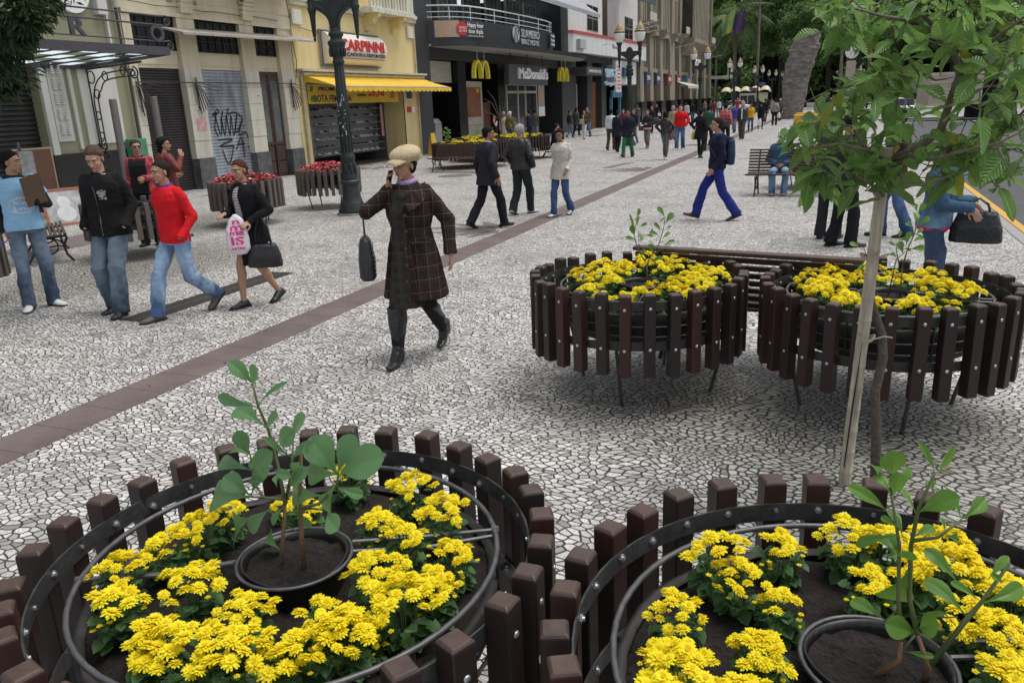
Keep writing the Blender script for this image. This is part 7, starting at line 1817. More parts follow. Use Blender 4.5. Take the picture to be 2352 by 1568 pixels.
LEATH = M('black_leather',(.014,.014,.015),rough=.32,var=.3,scale=8,bump=.35,bscale=40,spec=.5)
LEATHB = M('black_leather_soft',(.018,.018,.020),rough=.42,var=.3,scale=8,bump=.3,bscale=30)
TEXF = bpy.data.textures.new('fold_clouds','CLOUDS'); TEXF.noise_scale = .16; TEXF.noise_depth = 3
TEXH = bpy.data.textures.new('hair_clouds','CLOUDS'); TEXH.noise_scale = .03
def ik(a,b,l1,l2,pole):
 a = Vector(a); b = Vector(b); d = b - a; L_ = d.length
 if L_ > (l1 + l2) * .998: b = a + d.normalized() * (l1 + l2) * .998; d = b - a; L_ = d.length
 x = (l1 * l1 - l2 * l2 + L_ * L_) / (2 * L_); h_ = math.sqrt(max(0,l1 * l1 - x * x)); dn = d.normalized(); p = Vector(pole); p = (p - dn * p.dot(dn))
 p = p.normalized() if p.length > 1e-5 else Vector((0,1,0))
 return a + dn * x + p * h_,b
def remeshed(mb,name,mat,parent,vox,smooth=2,folds=0.0,hair=False):
 o = mb.build(name,mat,parent,smooth=True)
 md = o.modifiers.new('skin','REMESH'); md.mode = 'VOXEL'; md.voxel_size = vox; md.use_smooth_shade = True
 if smooth: ms = o.modifiers.new('relax','SMOOTH'); ms.iterations = smooth; ms.factor = .5
 if folds:
  dm = o.modifiers.new('folds','DISPLACE'); dm.texture = TEXH if hair else TEXF; dm.strength = folds; dm.mid_level = .5; dm.texture_coords = 'LOCAL'
 return o
def ering(c,rx,ry,n=20,lean=0.0,p=2.3,R=None):
 out = []
 for i in range(n):
  a = 2 * PI * i / n; ca,sa = math.cos(a),math.sin(a); k = (abs(ca) ** p + abs(sa) ** p) ** (-1 / p)
  q = Vector((rx * ca * k,ry * sa * k,0)); out.append(Vector(c) + (R @ q if R else q))
 return out
def shoe(mb,ank,yaw,pitch,L_=.27,w=.047,heel=0.0):
 R = Matrix.Rotation(yaw,3,'Z') @ Matrix.Rotation(pitch,3,'X'); sole = -.078
 secs = [(-.075,.022,.05,0),(-.065,.034,.075,0),(-.03,.040,.098,0),(.02,.040,.092,0),(.07,.042,.066,0),(.12,w,.045,0),(.165,w * .85,.036,.004),(.195,w * .45,.022,.01)]
 rings = []
 for y_,hw,top,lift in secs:
  y2 = y_ * L_ / .27; hl = heel * max(0,min(1,(.06 - y_) / .13)); ring = []
  for i in range(12):
   a = 2 * PI * i / 12; z = sole + hl + lift + (top * (.5 + .5 * math.sin(a)) if math.sin(a) > -.3 else 0); x_ = hw * math.cos(a) * (1 if math.sin(a) < .2 else (1 - .45 * (math.sin(a) - .2)))
   ring.append(R @ Vector((x_,y2,z)) + ank)
  rings.append(ring)
 mb.loft(rings)
 if heel: mb.cyl(R @ Vector((0,-.055,sole + heel + .02)) + ank,R @ Vector((0,-.058,sole)) + ank,.022,.017,n=8)
HAND_OPEN,HAND_RELAX,HAND_GRIP = .12,.5,1.3
def hand(mb,wr,d,nrm,side,curl,s=1.0,det=2,fem=1.0):
 d = Vector(d).normalized(); nrm = Vector(nrm); nrm = (nrm - d * nrm.dot(d)).normalized(); sd = d.cross(nrm) * side
 R = Matrix((sd,nrm,d)).transposed(); wr = Vector(wr)
 mb.cap(wr - d * .02,wr + d * .02,.024 * fem,.026 * fem,10); mb.ell(wr + d * .055,(.039 * fem,.015,.05),R,12,8)
 if det < 1: mb.ell(wr + d * .115 + nrm * .02 * curl,(.032,.014,.045),R,8,6); return
 for k,(off,ln) in enumerate(((.030,.062),(.010,.070),(-.010,.066),(-.030,.052))):
  p = wr + d * (.095 - abs(off) * .12) + sd * off * fem; a = curl * .35
  for seg,(l,r_) in enumerate(((.42,.0088),(.33,.0080),(.25,.0070))):
   q = d * math.cos(a) + nrm * math.sin(a) + sd * off * 1.2; q.normalize(); e = p + q * ln * l; mb.cap(p,e,r_ * fem,r_ * .92 * fem,8); p = e; a += curl * .75
 t0 = wr + d * .03 + sd * .028 * fem; t1 = t0 + (d * .55 + sd * .75 + nrm * .3).normalized() * .035; t2 = t1 + (d * .85 + sd * .25 + nrm * (.2 + .3 * curl)).normalized() * .030; t3 = t2 + (d * .9 + nrm * (.2 + .4 * curl)).normalized() * .022
 mb.cap(t0,t1,.013,.011,8); mb.cap(t1,t2,.0105,.0095,8); mb.cap(t2,t3,.0092,.008,8)
def person(label,pos,face,h=1.75,det=1,fem=False,girth=1.0,legs=None,hz=None,lean=0.0,twist=0.0,armL=(.07,.05,-.52),armR=(.07,.05,-.52),poleL=None,poleR=None,curl=HAND_RELAX,curlL=None,curlR=None,handL=None,handR=None,
           head=(0,0),skin='tan',hair='short',hc='dark',top=None,bottom=None,shoes=None,collar=None,extra=None,group=None,hat=None,shoulders=1.0):
 """legs: ((out,fwd,up,pitch,yaw) right, same left), ankle height added; arms: wrist offset from the shoulder (out, forward, up)"""
 t = thing('person',label,'person',(pos[0],pos[1],0),math.radians(face),group); s = h / 1.70; t.scale = (s,s,s)
 vox = {2: .0065,1: .013,0: .026}[det]; V = Vector
 legs = legs or ((.09,.0,0,0,0),(.09,.0,0,0,0))
 ank = [V((sg * l[0],l[1],.085 + l[2])) for sg,l in ((1,legs[0]),(-1,legs[1]))]
 THG,SHN = .44,.415
 if hz is None:
  hz = min(a.z + math.sqrt(max(.04,(THG + SHN) ** 2 * .985 - a.y ** 2 - (abs(a.x) - .085) ** 2)) for a in ank)
 hw = .088 if not fem else .085
 hip = [V((hw,0,hz)),V((-hw,0,hz))]
 lr = Matrix.Rotation(-lean,3,'X'); tw = Matrix.Rotation(twist,3,'Z'); P0 = V((0,0,hz))
 def T(x,y,z): return P0 + lr @ (tw @ V((x,y,0)) + V((0,0,z)))
 RT = lr @ tw
 knee = [];
 for i,(l,a) in enumerate(zip(legs,ank)):
  k,b_ = ik(hip[i],a,THG,SHN,V(((1,-1)[i] * .12,1,.0)) if len(l) < 6 else V(l[5])); knee.append(k); ank[i] = b_
 sw = (.158 if not fem else .138) * shoulders; sh = [T(sw,-.012,.458),T(-sw,-.012,.458)]
 def wr(i,a): sg = (1,-1)[i]; return sh[i] + V((sg * (a[0] - .03),a[1],a[2]))
 wrs = []; elb = []
 for i,(a,pl) in enumerate(((armR,poleR),(armL,poleL))):
  pl = pl or ((1,-1)[i] * .18,-1,-.1); e,w = ik(sh[i],wr(i,a),.285,.255,V(pl)); elb.append(e); wrs.append(w)
 Hc = T(0,.028,.665); HR = lr @ Matrix.Rotation(math.radians(head[0]),3,'Z') @ Matrix.Rotation(math.radians(head[1]),3,'X')
 def Hp(x,y,z): return Hc + HR @ V((x,y,z))
 g = girth; info = dict(root=t,wr=wrs,sh=sh,elb=elb,hip=hip,T=T,Hp=Hp,s=s,hz=hz,HR=HR,RT=RT,knee=knee,ank=ank)
 mb = MB(); n = 14 if det == 2 else 10
 for i in (0,1):
  mb.cap(hip[i],knee[i],.078 * g,.052 * g,n); mb.cap(knee[i],ank[i],.053 * g,.033,n)
  c = knee[i].lerp(ank[i],.3); mb.ell(c + V((0,-.010,0)),(.05 * g,.053 * g,.12),rot_to(ank[i] - knee[i]),10,8)
  mb.cap(sh[i],elb[i],.046 * g,.038 * g,n); mb.cap(elb[i],wrs[i],.039 * g,.026,n)
  yw = math.radians(legs[i][4]) - (0.12 if i == 0 else -.12); R = Matrix.Rotation(yw,3,'Z') @ Matrix.Rotation(math.radians(legs[i][3]),3,'X')
  mb.cap(ank[i] + R @ V((0,-.03,-.04)),ank[i] + R @ V((0,.10,-.052)),.024,.020,8)
 tor = [(-.08,.13,.095),(.0,.152 * (1.06 if fem else 1),.112),(.10,.132,.095),(.18,.125 if not fem else .112,.088),(.28,.148,.105),(.38,.165 if not fem else .148,.112 if not fem else .118),(.45,.155,.088),(.49,.11,.068),(.52,.07,.055)]
 mb.loft([[T(0,0,0) * 0 + T(p.x,p.y,z) for p in ering((0,0,0),rx * g,ry * g,18)] for z,rx,ry in tor])
 mb.cap(T(0,-.008,.48),Hp(0,-.012,-.06),.056 * (g * .5 + .5) * (.88 if fem else 1),.050 * (.88 if fem else 1),12)
 hd = 1.0 if not fem else .96
 mb.ell(Hp(0,-.016,.032),(.074 * hd,.094 * hd,.083 * hd),HR,20,14); mb.ell(Hp(0,.022,-.03),(.059 * hd,.064 * hd,.078 * hd),HR,18,12)
 mb.ell(Hp(0,.062,-.088),(.024,.020,.018),HR,10,8); mb.ell(Hp(0,.0,-.06),(.052 * hd,.05,.045),HR,14,8)
 if det:
  mb.cap(Hp(0,.082,.012),Hp(0,.106,-.024),.007,.0125,8); mb.ell(Hp(0,.088,-.028),(.017,.012,.009),HR,8,6)
  mb.cap(Hp(-.034,.072,.032),Hp(.034,.072,.032),.013,.013,8)
  for sg in (-1,1): mb.ell(Hp(sg * .036,.066,-.018),(.018,.014,.016),HR,8,6); mb.ell(Hp(sg * .077 * hd,-.008,-.006),(.008,.018,.031),HR @ Matrix.Rotation(-.3 * sg,3,'Z'),10,8)
  mb.ell(Hp(0,.084,-.056),(.022,.010,.010),HR,10,6)
 for i in (0,1):
  hd_ = (handR,handL)[i]; c = (curlR,curlL)[i]; c = curl if c is None else c
  if hd_ == 'pocket': continue
  d = wrs[i] - elb[i]; nrm = V(((-1,1)[i],.25,0))
  if hd_: d,nrm = V(hd_[0]),V(hd_[1])
  hand(mb,wrs[i],d,nrm,(1 if i == 0 else -1) * -1,c,1,det,.88 if fem else 1)
 remeshed(mb,'body',SKIN[skin],t,vox * .8 if det == 2 else vox,1)
 if det:
  for sg in (-1,1):
   mb = MB(); mb.ell(Hp(sg * .030,.0775,.008),(.0115,.008,.0050),HR,10,8,0); mb.ell(Hp(sg * .030,.0830,.008),(.0054,.004,.0050),HR,8,6,1); mb.build('eye',[EYEW,IRIS],t,smooth=True)
  mb = MB()
  for sg in (-1,1): mb.cap(Hp(sg * .014,.0905 if det == 2 else .091,.027),Hp(sg * .045,.078,.030),.0042,.003,6)
  mb.build('eyebrows',HAIRC['dark' if hc in ('grey','white') else hc],t,smooth=True)
  mb = MB(); mb.ell(Hp(0,.0925,-.0525),(.021,.0052,.0042),HR,10,6); mb.ell(Hp(0,.092,-.0605),(.018,.0055,.005),HR,10,6); mb.build('mouth',LIPM,t,smooth=True)
 if hair != 'bald':
  thick = dict(short=.016,buzz=.007,crop=.013,long=.018,bun=.009,tail=.009,thick=.022,bob=.018)[hair]
  mb = MB(); rings = []; nn,kk = 28,20
  for j in range(1,kk):
   b_ = -PI / 2 + PI * j / kk; ring = []
   for i in range(nn):
    a = 2 * PI * i / nn; d = V((math.cos(b_) * math.cos(a),math.cos(b_) * math.sin(a),math.sin(b_)))
    lo_ = hair in ('long','bob','thick'); lim = float(np.interp(d.y,(-1,-.1,.15,.45,.7,1),(-.8,-.8,-.5 if lo_ else -.38,.02 if lo_ else .02,.34,.52)))
    f_ = max(0,min(1,(d.z - lim) / .16 + .3)); k_ = (1 + thick / .085 * min(1,.35 + max(0,d.z - lim) * 2.2)) * f_ + .80 * (1 - f_)
    p = V((d.x * .0745 * hd * k_,d.y * .095 * hd * k_,d.z * .084 * hd * k_)); ring.append(Hc + HR @ (V((0,-.017,.033)) + p))
   rings.append(ring)
  mb.loft(rings)
  mb.ell(Hp(0,-.047,-.014),(.064 * hd,.058 + thick * .6,.066),HR,14,10)
  if hair == 'long' or hair == 'thick':
   for sg in (-1,0,1): mb.cap(Hp(sg * .045,-.055,.0),Hp(sg * .055,-.075 if sg else -.085,-.16 if hair == 'long' else -.10),.045,.035,10)
  if hair == 'bob':
   for sg in (-1,1): mb.cap(Hp(sg * .060,-.02,.03),Hp(sg * .066,-.015,-.04),.024,.014,8); mb.cap(Hp(sg * .035,-.06,.02),Hp(sg * .04,-.055,-.06),.045,.035,8)
  if hair == 'bun': mb.ell(Hp(0,-.125,.0),(.032,.03,.035),HR,12,8)
  if hair == 'tail': mb.cap(Hp(0,-.115,.03),Hp(0,-.125,-.17),.028,.014,8)
  if det == 0: mb.build('hair',HAIRC[hc],t,smooth=True)
  else: remeshed(mb,'hair',HAIRC[hc],t,.006 if det == 2 else .011,1,.020 if hair not in ('buzz','crop') else (.012 if hair == 'crop' else .004),True)
 b_ = bottom or dict(kind='trousers',mat=cloth('black_trousers',(.015,.015,.018)))
 if b_['kind'] in ('trousers','tight'):
  e = .015 if b_['kind'] == 'tight' else min(.03,b_.get('ease',.024)); fl = b_.get('flare',1.0); cut = b_.get('cut',0.0)
  mb = MB(); mb.loft([[T(p.x,p.y,z) if z > 0 else P0 + V((p.x,p.y,z)) for p in ering((0,0,0),(rx + e * .75) * g,(ry + e * .75) * g,18)] for z,rx,ry in ((-.09,.135,.10),(0,.157 * (1.07 if fem else 1),.115),(.10,.136,.10))])
  for i in (0,1):
   hem = ank[i].lerp(knee[i],cut); hem = hem + (ank[i] - knee[i]).normalized() * (.045 if b_['kind'] != 'tight' and cut == 0 else 0)
   mb.cap(hip[i] + V((0,0,-.02)),knee[i],(.079 + e * .6) * g,(.053 + e * .75) * g,n)
   hr = ((.054 + e * .62) * fl if b_['kind'] != 'tight' else .042) * (g * .4 + .6); d = (hem - knee[i]); R = rot_to(d)
   mb.loft([[knee[i] + R @ p for p in ering((0,0,-.02),(.053 + e * .75) * g * .97,(.053 + e * .75) * g,14)],[knee[i] + d * .5 + R @ p for p in ering((0,0,0),(.052 + e * .75) * g * .96,(.054 + e * .75) * g,14)],[hem + R @ p for p in ering((0,0,0),hr,hr * 1.08,14)]])
   mb.ell(knee[i].lerp(ank[i],.3) + V((0,-.010,0)),((.05 + e * .6) * g,(.056 + e * .55) * g,.125),rot_to(ank[i] - knee[i]),10,8)
  remeshed(mb,b_.get('name','trousers'),b_['mat'],t,vox,2,.045 if det == 2 and b_['kind'] != 'tight' else .016 if det else 0)
 elif b_['kind'] == 'skirt':
  zk = b_.get('z',-.44); mb = MB(); mb.loft([[P0 + V((p.x,p.y + .02 * (z < -.2) * 0,z)) for p in ering((0,0,0),rx * g,ry * g,22)] for z,rx,ry in ((zk,.185,.155),(zk + .12,.187,.150),(-.12,.182,.135),(0,.175,.128),(.12,.142,.105))])
  remeshed(mb,'skirt',b_['mat'],t,vox,2,.015 if det else 0)
  if b_.get('tights'):
   mb = MB()
   for i in (0,1): mb.cap(hip[i],knee[i],.083 * g,.057 * g,n); mb.cap(knee[i],ank[i],.057 * g,.040,n)
   remeshed(mb,'tights',b_['tights'],t,vox,1)
 q = top or dict(mat=cloth('black_jacket',(.016,.016,.018)))
 e = q.get('ease',.02); hemz = q.get('hem',-.06); sl = q.get('sleeve',1.0); fl = q.get('flare',0.0)
 mb = MB(); lv = []
 if hemz < -.15:
  lv += [(hemz,.175 + fl,.135 + fl),(hemz * .6,.172 + fl * .6,.130 + fl * .6)]
 else: lv += [(hemz,.158 * (1.05 if fem else 1),.115)]
 lv += [(.0 if hemz < -.08 else hemz + .05,.16 * (1.05 if fem else 1),.118),(.10,.142,.105),(.18,.134 if not fem else .122,.098 if not fem else .092),(.28,.152,.110),(.38,.168 if not fem else .152,.118 if not fem else .124),(.445,.158,.096),(.485,.118,.076),(.515,.08,.062)]
 lv.sort(key=lambda a: a[0])
 def TT(p,z): return T(p.x,p.y,z) if z > -.02 else P0 + V((p.x,p.y,z))
 mb.loft([[TT(p,z) for p in ering((0,0,0),(rx + e) * g,(ry + e) * g,24)] for z,rx,ry in lv])
 if q.get('open'):
  pass
 for i in (0,1):
  mb.ell(sh[i] + V((0,0,-.012)),((.050 + e * .45) * g,) * 3,None,12,8); mb.cap(T((.05,-.05)[i],-.012,.488),sh[i] + V((0,0,-.008)),.040 + e * .35,.046 + e * .4,12)
  if sl > .05:
   w_ = wrs[i]; c1 = elb[i] if sl >= .5 else sh[i].lerp(elb[i],sl * 2)
   mb.cap(sh[i],c1,(.048 + e * .5) * g,(.042 + e * .45) * g,n)
   if sl > .5:
    d = (w_ - elb[i]); end = elb[i] + d * min(1.0,(sl - .5) * 2) + d.normalized() * (.015 if sl >= 1 else 0); R = rot_to(d)
    mb.cap(elb[i],elb[i].lerp(end,.8),(.042 + e * .45) * g,(.035 + e * .4) * g,n); mb.cyl(elb[i].lerp(end,.7),end,(.036 + e * .4) * g,(.034 + e * .5) * g,n=14)
 if q.get('collar',1): mb.loft([[T(p.x,p.y - .008,z) for p in ering((0,0,0),rx,ry,16)] for z,rx,ry in ((.47,.085,.075),(.525,.068,.064))])
 if q.get('hood'): mb.ell(T(0,-.085,.50),(.11,.055,.075),RT,14,8); mb.cap(T(.07,-.03,.52),T(.02,.075,.46),.026,.02,8); mb.cap(T(-.07,-.03,.52),T(-.02,.075,.46),.026,.02,8)
 up = remeshed(mb,q.get('name','jacket'),q['mat'],t,vox,2,q.get('folds',.042 if det == 2 else .018 if det else 0))
 info['top'] = up
 if q.get('panel'):   # garment worn beneath, seen between the open fronts
  pm,x0,x1,zb = q['panel']; mb = MB(); ry = .125 + e
  mb.loft([[T(x,.0,z) for x in (x0,x1)] + [T(x1,(ry + .004 + (.0 if z > .2 else fl * .6)) * g * k_,z),T((x0 + x1) / 2,(ry + .012) * g * k_,z),T(x0,(ry + .004 + (.0 if z > .2 else fl * .6)) * g * k_,z)] for z,k_ in ((zb,1.0),(0,1.0),(.1,.92),(.2,.90),(.3,.97),(.38,1.0),(.44,.88),(.49,.65))])
  mb.build('undergarment',pm,t,smooth=False)
 if collar:
  mb = MB(); R0 = collar.get('r',.03); zc = collar.get('z',.515)
  for k in range(14):
   a = 2 * PI * k / 14; a2 = 2 * PI * (k + 1) / 14; mb.cap(T(.062 * math.cos(a),.058 * math.sin(a) - .004,zc - .012 * math.sin(a)),T(.062 * math.cos(a2),.058 * math.sin(a2) - .004,zc - .012 * math.sin(a2)),R0,R0,8)
  if collar.get('tail'): mb.cap(T(.0,.09,zc - .03),T(.0,.11 + e,zc - .16),R0 * 1.1,R0 * .9,8)
  remeshed(mb,collar.get('name','collar'),collar['mat'],t,min(vox,.009),1,.01)
 sm = shoes or dict(mat=LEATH)
 for i in (0,1):
  yw = math.radians(legs[i][4]) + (-.12 if i == 0 else .12); mb = MB(); shoe(mb,ank[i],yw,math.radians(legs[i][3]),heel=sm.get('heel',0),w=.047 if not fem else .04,L_=.285 if not fem else .25)
  if sm.get('boot'):
   topk = ank[i].lerp(knee[i],sm['boot']); Rb = Matrix.Rotation(yw,3,'Z') @ Matrix.Rotation(math.radians(legs[i][3]),3,'X'); mb.cap(ank[i] + V((0,0,.03)),ank[i] + Rb @ V((0,.07,-.035)),.054,.036,10); mb.cap(ank[i] + V((0,0,.05)),ank[i] + Rb @ V((0,-.02,-.03)),.054,.045,10); mb.loft([[p for p in ering(ank[i] + V((0,-.01,-.03)),.045,.052,12)],[p for p in ering(ank[i].lerp(knee[i],.25),.047,.052,12)],[p for p in ering(ank[i].lerp(knee[i],.6) ,.068,.074,12)],[p for p in ering(topk,.074,.078,12)]])
   remeshed(mb,'boot',sm['mat'],t,vox,1,sm.get('slouch',.012) if det else 0)
  else:
   o = mb.build('shoe',sm['mat'],t,smooth=True)
   if det == 2 or sm.get('sole'):
    m2 = MB(); R = Matrix.Rotation(yw,3,'Z') @ Matrix.Rotation(math.radians(legs[i][3]),3,'X')
    m2.loft([[R @ V((hw_ * sg,y_,z)) + ank[i] for sg,z in ((-1,-.082),(1,-.082),(1,-.066),(-1,-.066))] for y_,hw_ in ((-.085,.03),(-.05,.042),(.03,.04),(.11,.05),(.17,.042),(.205,.02))]); m2.build('sole',sm.get('sole') or M('rubber_sole',(.02,.02,.02),rough=.8),o)
 if extra: extra(info)
 return info
def wpos(info,p):
 """local point of a person to world"""
 r_ = info['root']; return Matrix.Translation(r_.location) @ Matrix.Rotation(r_.rotation_euler.z,4,'Z') @ (Vector(p) * info['s'])
def bag(name,label,cat,p,rz,w,h,d,mat,strap=.25,shape='hand',group=None,strapmat=None,drop=.0):
 """bag hanging below point p (world)"""
 t = thing(name,label,cat,(p[0],p[1],p[2] - drop),rz,group); mb = MB(); z0 = -strap
 if shape == 'hand':
  mb.loft([[Vector(q) for q in ering((0,0,z),rx,ry,20,p=3.5)] for z,rx,ry in ((z0 - h,w * .48,d * .46),(z0 - h + .02,w * .5,d * .5),(z0 - h * .5,w * .47,d * .48),(z0 - .03,w * .38,d * .3),(z0,w * .34,d * .14))]); remeshed(mb,'bag_body',mat,t,.008,2,.02)
 elif shape == 'plastic':
  mb.loft([[Vector(q) for q in ering((0,0,z),rx,ry,18,p=2.6)] for z,rx,ry in ((z0 - h,w * .30,d * .3),(z0 - h * .85,w * .48,d * .5),(z0 - h * .4,w * .46,d * .45),(z0 - h * .1,w * .3,d * .22),(z0 + strap * .6,w * .08,d * .05))]); remeshed(mb,'bag_body',mat,t,.008,2,.035)
 if shape == 'hand':
  for sg in (-1,1):
   mb = MB(); mb.tube([(-w * .22,sg * d * .12,z0 - .01),(-w * .17,sg * .02,z0 * .4),(0,sg * .012,0.01),(w * .17,sg * .02,z0 * .4),(w * .22,sg * d * .12,z0 - .01)],.008,n=6); mb.build('handle',strapmat or mat,t,smooth=True)
 return t
def gw(u,v): p = G(u,v); return (p.x,p.y)
V3 = Vector
DEN = jeans('mid',(.035,.06,.11),(.16,.24,.36)); DEND = jeans('dark',(.018,.03,.065),(.06,.095,.17)); DENL = jeans('light',(.06,.11,.22),(.30,.42,.58)); DENG = jeans('greyblue',(.04,.06,.085),(.14,.19,.24)); DGREY = jeans('grey',(.05,.05,.06),(.17,.17,.19))
BLK = cloth('black',(.014,.014,.016)); BLKW = cloth('black_wool',(.012,.012,.014),rough=1); NAVYC = cloth('navy',(.016,.018,.035)); RED = cloth('red',(.60,.012,.018)); WALKR = ((.09,.30,0,0,0),(.09,-.30,.07,-28,0)); WALKL = ((.09,-.30,.07,-28,0),(.09,.30,0,0,0)); STAND = ((.10,.03,0,0,0),(.10,-.03,0,0,0)); STROLLR = ((.08,.18,0,0,0),(.08,-.2,.03,-14,0)); STROLLL = ((.08,-.2,.03,-14,0),(.08,.18,0,0,0))
PLUM = M('dark_shoe',(.02,.018,.018),rough=.45); WSH = M('white_sneaker',(.72,.72,.72),rough=.5,var=.08,scale=20)
p1 = person('young man in a pale blue printed tee holding a clipboard to his chest',gw(97,706),-118,1.80,2,legs=((.12,.04,0,0,-14),(.13,-.03,0,0,16)),armR=(.06,.02,-.50),armL=(-.02,.24,-.20),poleL=(-.8,-.3,-1),handL=((.55,.1,.75),(.3,-1,0)),curlL=1.0,curlR=.9,head=(58,-4),skin='tan',hc='black',hair='crop',lean=-.03,
   top=dict(name='sweater',mat=BLK,ease=.016,hem=-.05),bottom=dict(kind='trousers',mat=jeans('worn',(.05,.075,.12),(.17,.22,.29)),ease=.024,flare=.98),shoes=dict(mat=WSH),collar=dict(mat=cloth('dark_green_knit',(.012,.026,.022)),r=.027))
BT = cloth('pale_blue',(.27,.50,.72),var=.07)
mb = MB(); T = p1['T']
mb.loft([[T(p.x,p.y,z) for p in ering((0,0,0),rx,ry,24)] for z,rx,ry in ((-.055,.190,.150),(0,.192,.152),(.10,.176,.138),(.20,.170,.134),(.30,.182,.142),(.38,.192,.148),(.46,.182,.125),(.50,.115,.092),(.505,.10,.085))])
for i in (0,1): mb.ell(p1['sh'][i],(.078,.078,.078)); mb.cyl(p1['sh'][i],p1['sh'][i].lerp(p1['elb'][i],.62),.075,.078,n=16)
tee = remeshed(mb,'tee',BT,p1['root'],.0065,2,.03)
def on_cloth(s_,mat,info,x,z,w,h_,y=.19,ang=0.0,parent=None,bold=0.0,target=None):
 R = info['RT'] @ Matrix.Rotation(ang,3,'Z') @ Matrix(((-1,0,0),(0,0,1),(0,1,0)))
 c = info['T'](x,y,z); o = text(s_,mat,parent or info['root'],c,width=w,height=h_,depth=.002,face=R,bold=bold)
 sw_ = o.modifiers.new('wrap','SHRINKWRAP'); sw_.target = target or info['top']; sw_.wrap_method = 'NEAREST_SURFACEPOINT'; sw_.offset = .004; sw_.wrap_mode = 'ABOVE_SURFACE'
 return o
WP = M('print_white',(.75,.78,.8),rough=.7,var=.05)
on_cloth('Quer cuidar',WP,p1,0,.235,.20,.035,target=tee,bold=.01); on_cloth('da sua saúde?',WP,p1,0,.185,.22,.035,target=tee,bold=.01)
mb = MB(); mb.tube([T(.15 * math.cos(a),.185,.21 + .075 * math.sin(a)) for a in np.linspace(0,2 * PI,48,endpoint=False)],.004,n=6,closed=True)
o = mb.build('printed_ring',WP,p1['root']); sw_ = o.modifiers.new('wrap','SHRINKWRAP'); sw_.target = tee; sw_.offset = .003
w = wpos(p1,p1['wr'][1] + V3((.02,.03,.10))); t = thing('clipboard','brown hardboard clipboard held by the man in the blue tee','clipboard',w,math.radians(-118 + 20)); mb = MB(); mb.obox((-.02,.035,.02),(.12,.003,.17),Matrix.Rotation(.22,3,'Y') @ Matrix.Rotation(-.2,3,'X')); mb.build('board',M('hardboard',(.11,.065,.04),rough=.6,var=.15,scale=6),t); mb = MB(); mb.obox((.018,.045,.175),(.04,.008,.012),Matrix.Rotation(.22,3,'Y')); mb.build('clip',METG,t)
w = wpos(p1,p1['wr'][0] + V3((0,.03,-.09))); t = thing('pen','blue ballpoint pen in the right hand of the man in the blue tee','pen',w,0); mb = MB(); mb.cyl((-.05,-.05,-.05),(.04,.05,.02),.006,n=8); mb.build('barrel',M('pen_blue',(.03,.04,.5),rough=.3),t)
p2 = person('tall man with cropped fair hair in a black zip hoodie and jeans, hands in pockets',gw(290,712),-162,1.86,2,girth=1.06,legs=((.10,.02,.0,-4,0),(.09,.24,0,0,0)),lean=.05,armR=(.08,.09,-.46),armL=(.08,.09,-.46),poleR=(.35,-1,0),poleL=(-.35,-1,0),handL='pocket',handR='pocket',head=(8,-24),skin='light',hc='fair',hair='crop',
   top=dict(name='hoodie',mat=cloth('black_fleece',(.012,.012,.013),rough=1),ease=.034,hem=-.10,hood=1),bottom=dict(kind='trousers',mat=DENG,ease=.040,flare=1.12),shoes=dict(mat=LEATHB))
on_cloth('*',M('print_grey',(.30,.31,.32)),p2,-.085,.33,.10,.09,y=.2,bold=.02); on_cloth('surfwear',M('print_pale',(.5,.52,.54)),p2,-.085,.285,.10,.018,y=.2)
mb = MB(); mb.tube([p2['T'](.0,.2,z) for z in np.linspace(-.08,.42,14)],.003,n=5); o = mb.build('zip',METG,p2['root']); sw_ = o.modifiers.new('w','SHRINKWRAP'); sw_.target = p2['top']; sw_.offset = .003
p3 = person('man in a bright red sweater and faded jeans striding with a hand in his pocket',gw(432,722),172,1.72,2,girth=1.0,legs=((.08,.31,0,0,0),(.09,-.34,.10,-34,0)),lean=.04,armR=(.07,-.06,-.51),armL=(.08,.09,-.455),poleL=(-.35,-1,0),handL='pocket',head=(-4,-3),skin='tan',hc='buzz',hair='buzz',
   top=dict(name='sweater',mat=RED,ease=.022,hem=-.07,collar=0),bottom=dict(kind='trousers',mat=DENL,ease=.026,flare=.98),shoes=dict(mat=M('taupe_suede',(.12,.10,.075),rough=.85,var=.2,scale=12)),collar=dict(mat=cloth('royal_blue',(.03,.05,.35)),r=.016,z=.525))
p4 = person('older woman with tied reddish hair and glasses in a black skirt suit, walking',gw(600,698),172,1.64,2,fem=True,girth=1.02,legs=((.07,.19,0,0,0),(.08,-.22,.05,-20,0)),lean=.05,armR=(-.03,.26,-.26),armL=(.05,.14,-.36),poleR=(.7,-.7,-.6),poleL=(-.7,-.8,-.5),handR=((-.3,.9,-.1),(0,0,-1)),curlR=.7,handL=((0,.9,-.3),(.6,0,-1)),curlL=1.2,head=(10,-6),skin='tan',hc='red',hair='bun',
   top=dict(name='blazer',mat=BLKW,ease=.026,hem=-.16,flare=.01,panel=(stripes('bw',(.7,.7,.7),(.03,.03,.08),.018),-.035,.035,.12)),bottom=dict(kind='skirt',mat=BLKW,z=-.42),shoes=dict(mat=LEATH))
mb = MB()
for sg in (-1,1): mb.tube([p4['Hp'](sg * .031 + .021 * math.cos(a),.098,.004 + .014 * math.sin(a)) for a in np.linspace(0,2 * PI,14,endpoint=False)],.0014,n=5,closed=True); mb.tube([p4['Hp'](sg * .052,.096,.008),p4['Hp'](sg * .076,.03,.008),p4['Hp'](sg * .078,-.01,.004)],.0014,n=4)
mb.tube([p4['Hp'](-.01,.099,.006),p4['Hp'](.01,.099,.006)],.0014,n=4); mb.build('glasses',METG,p4['root'])
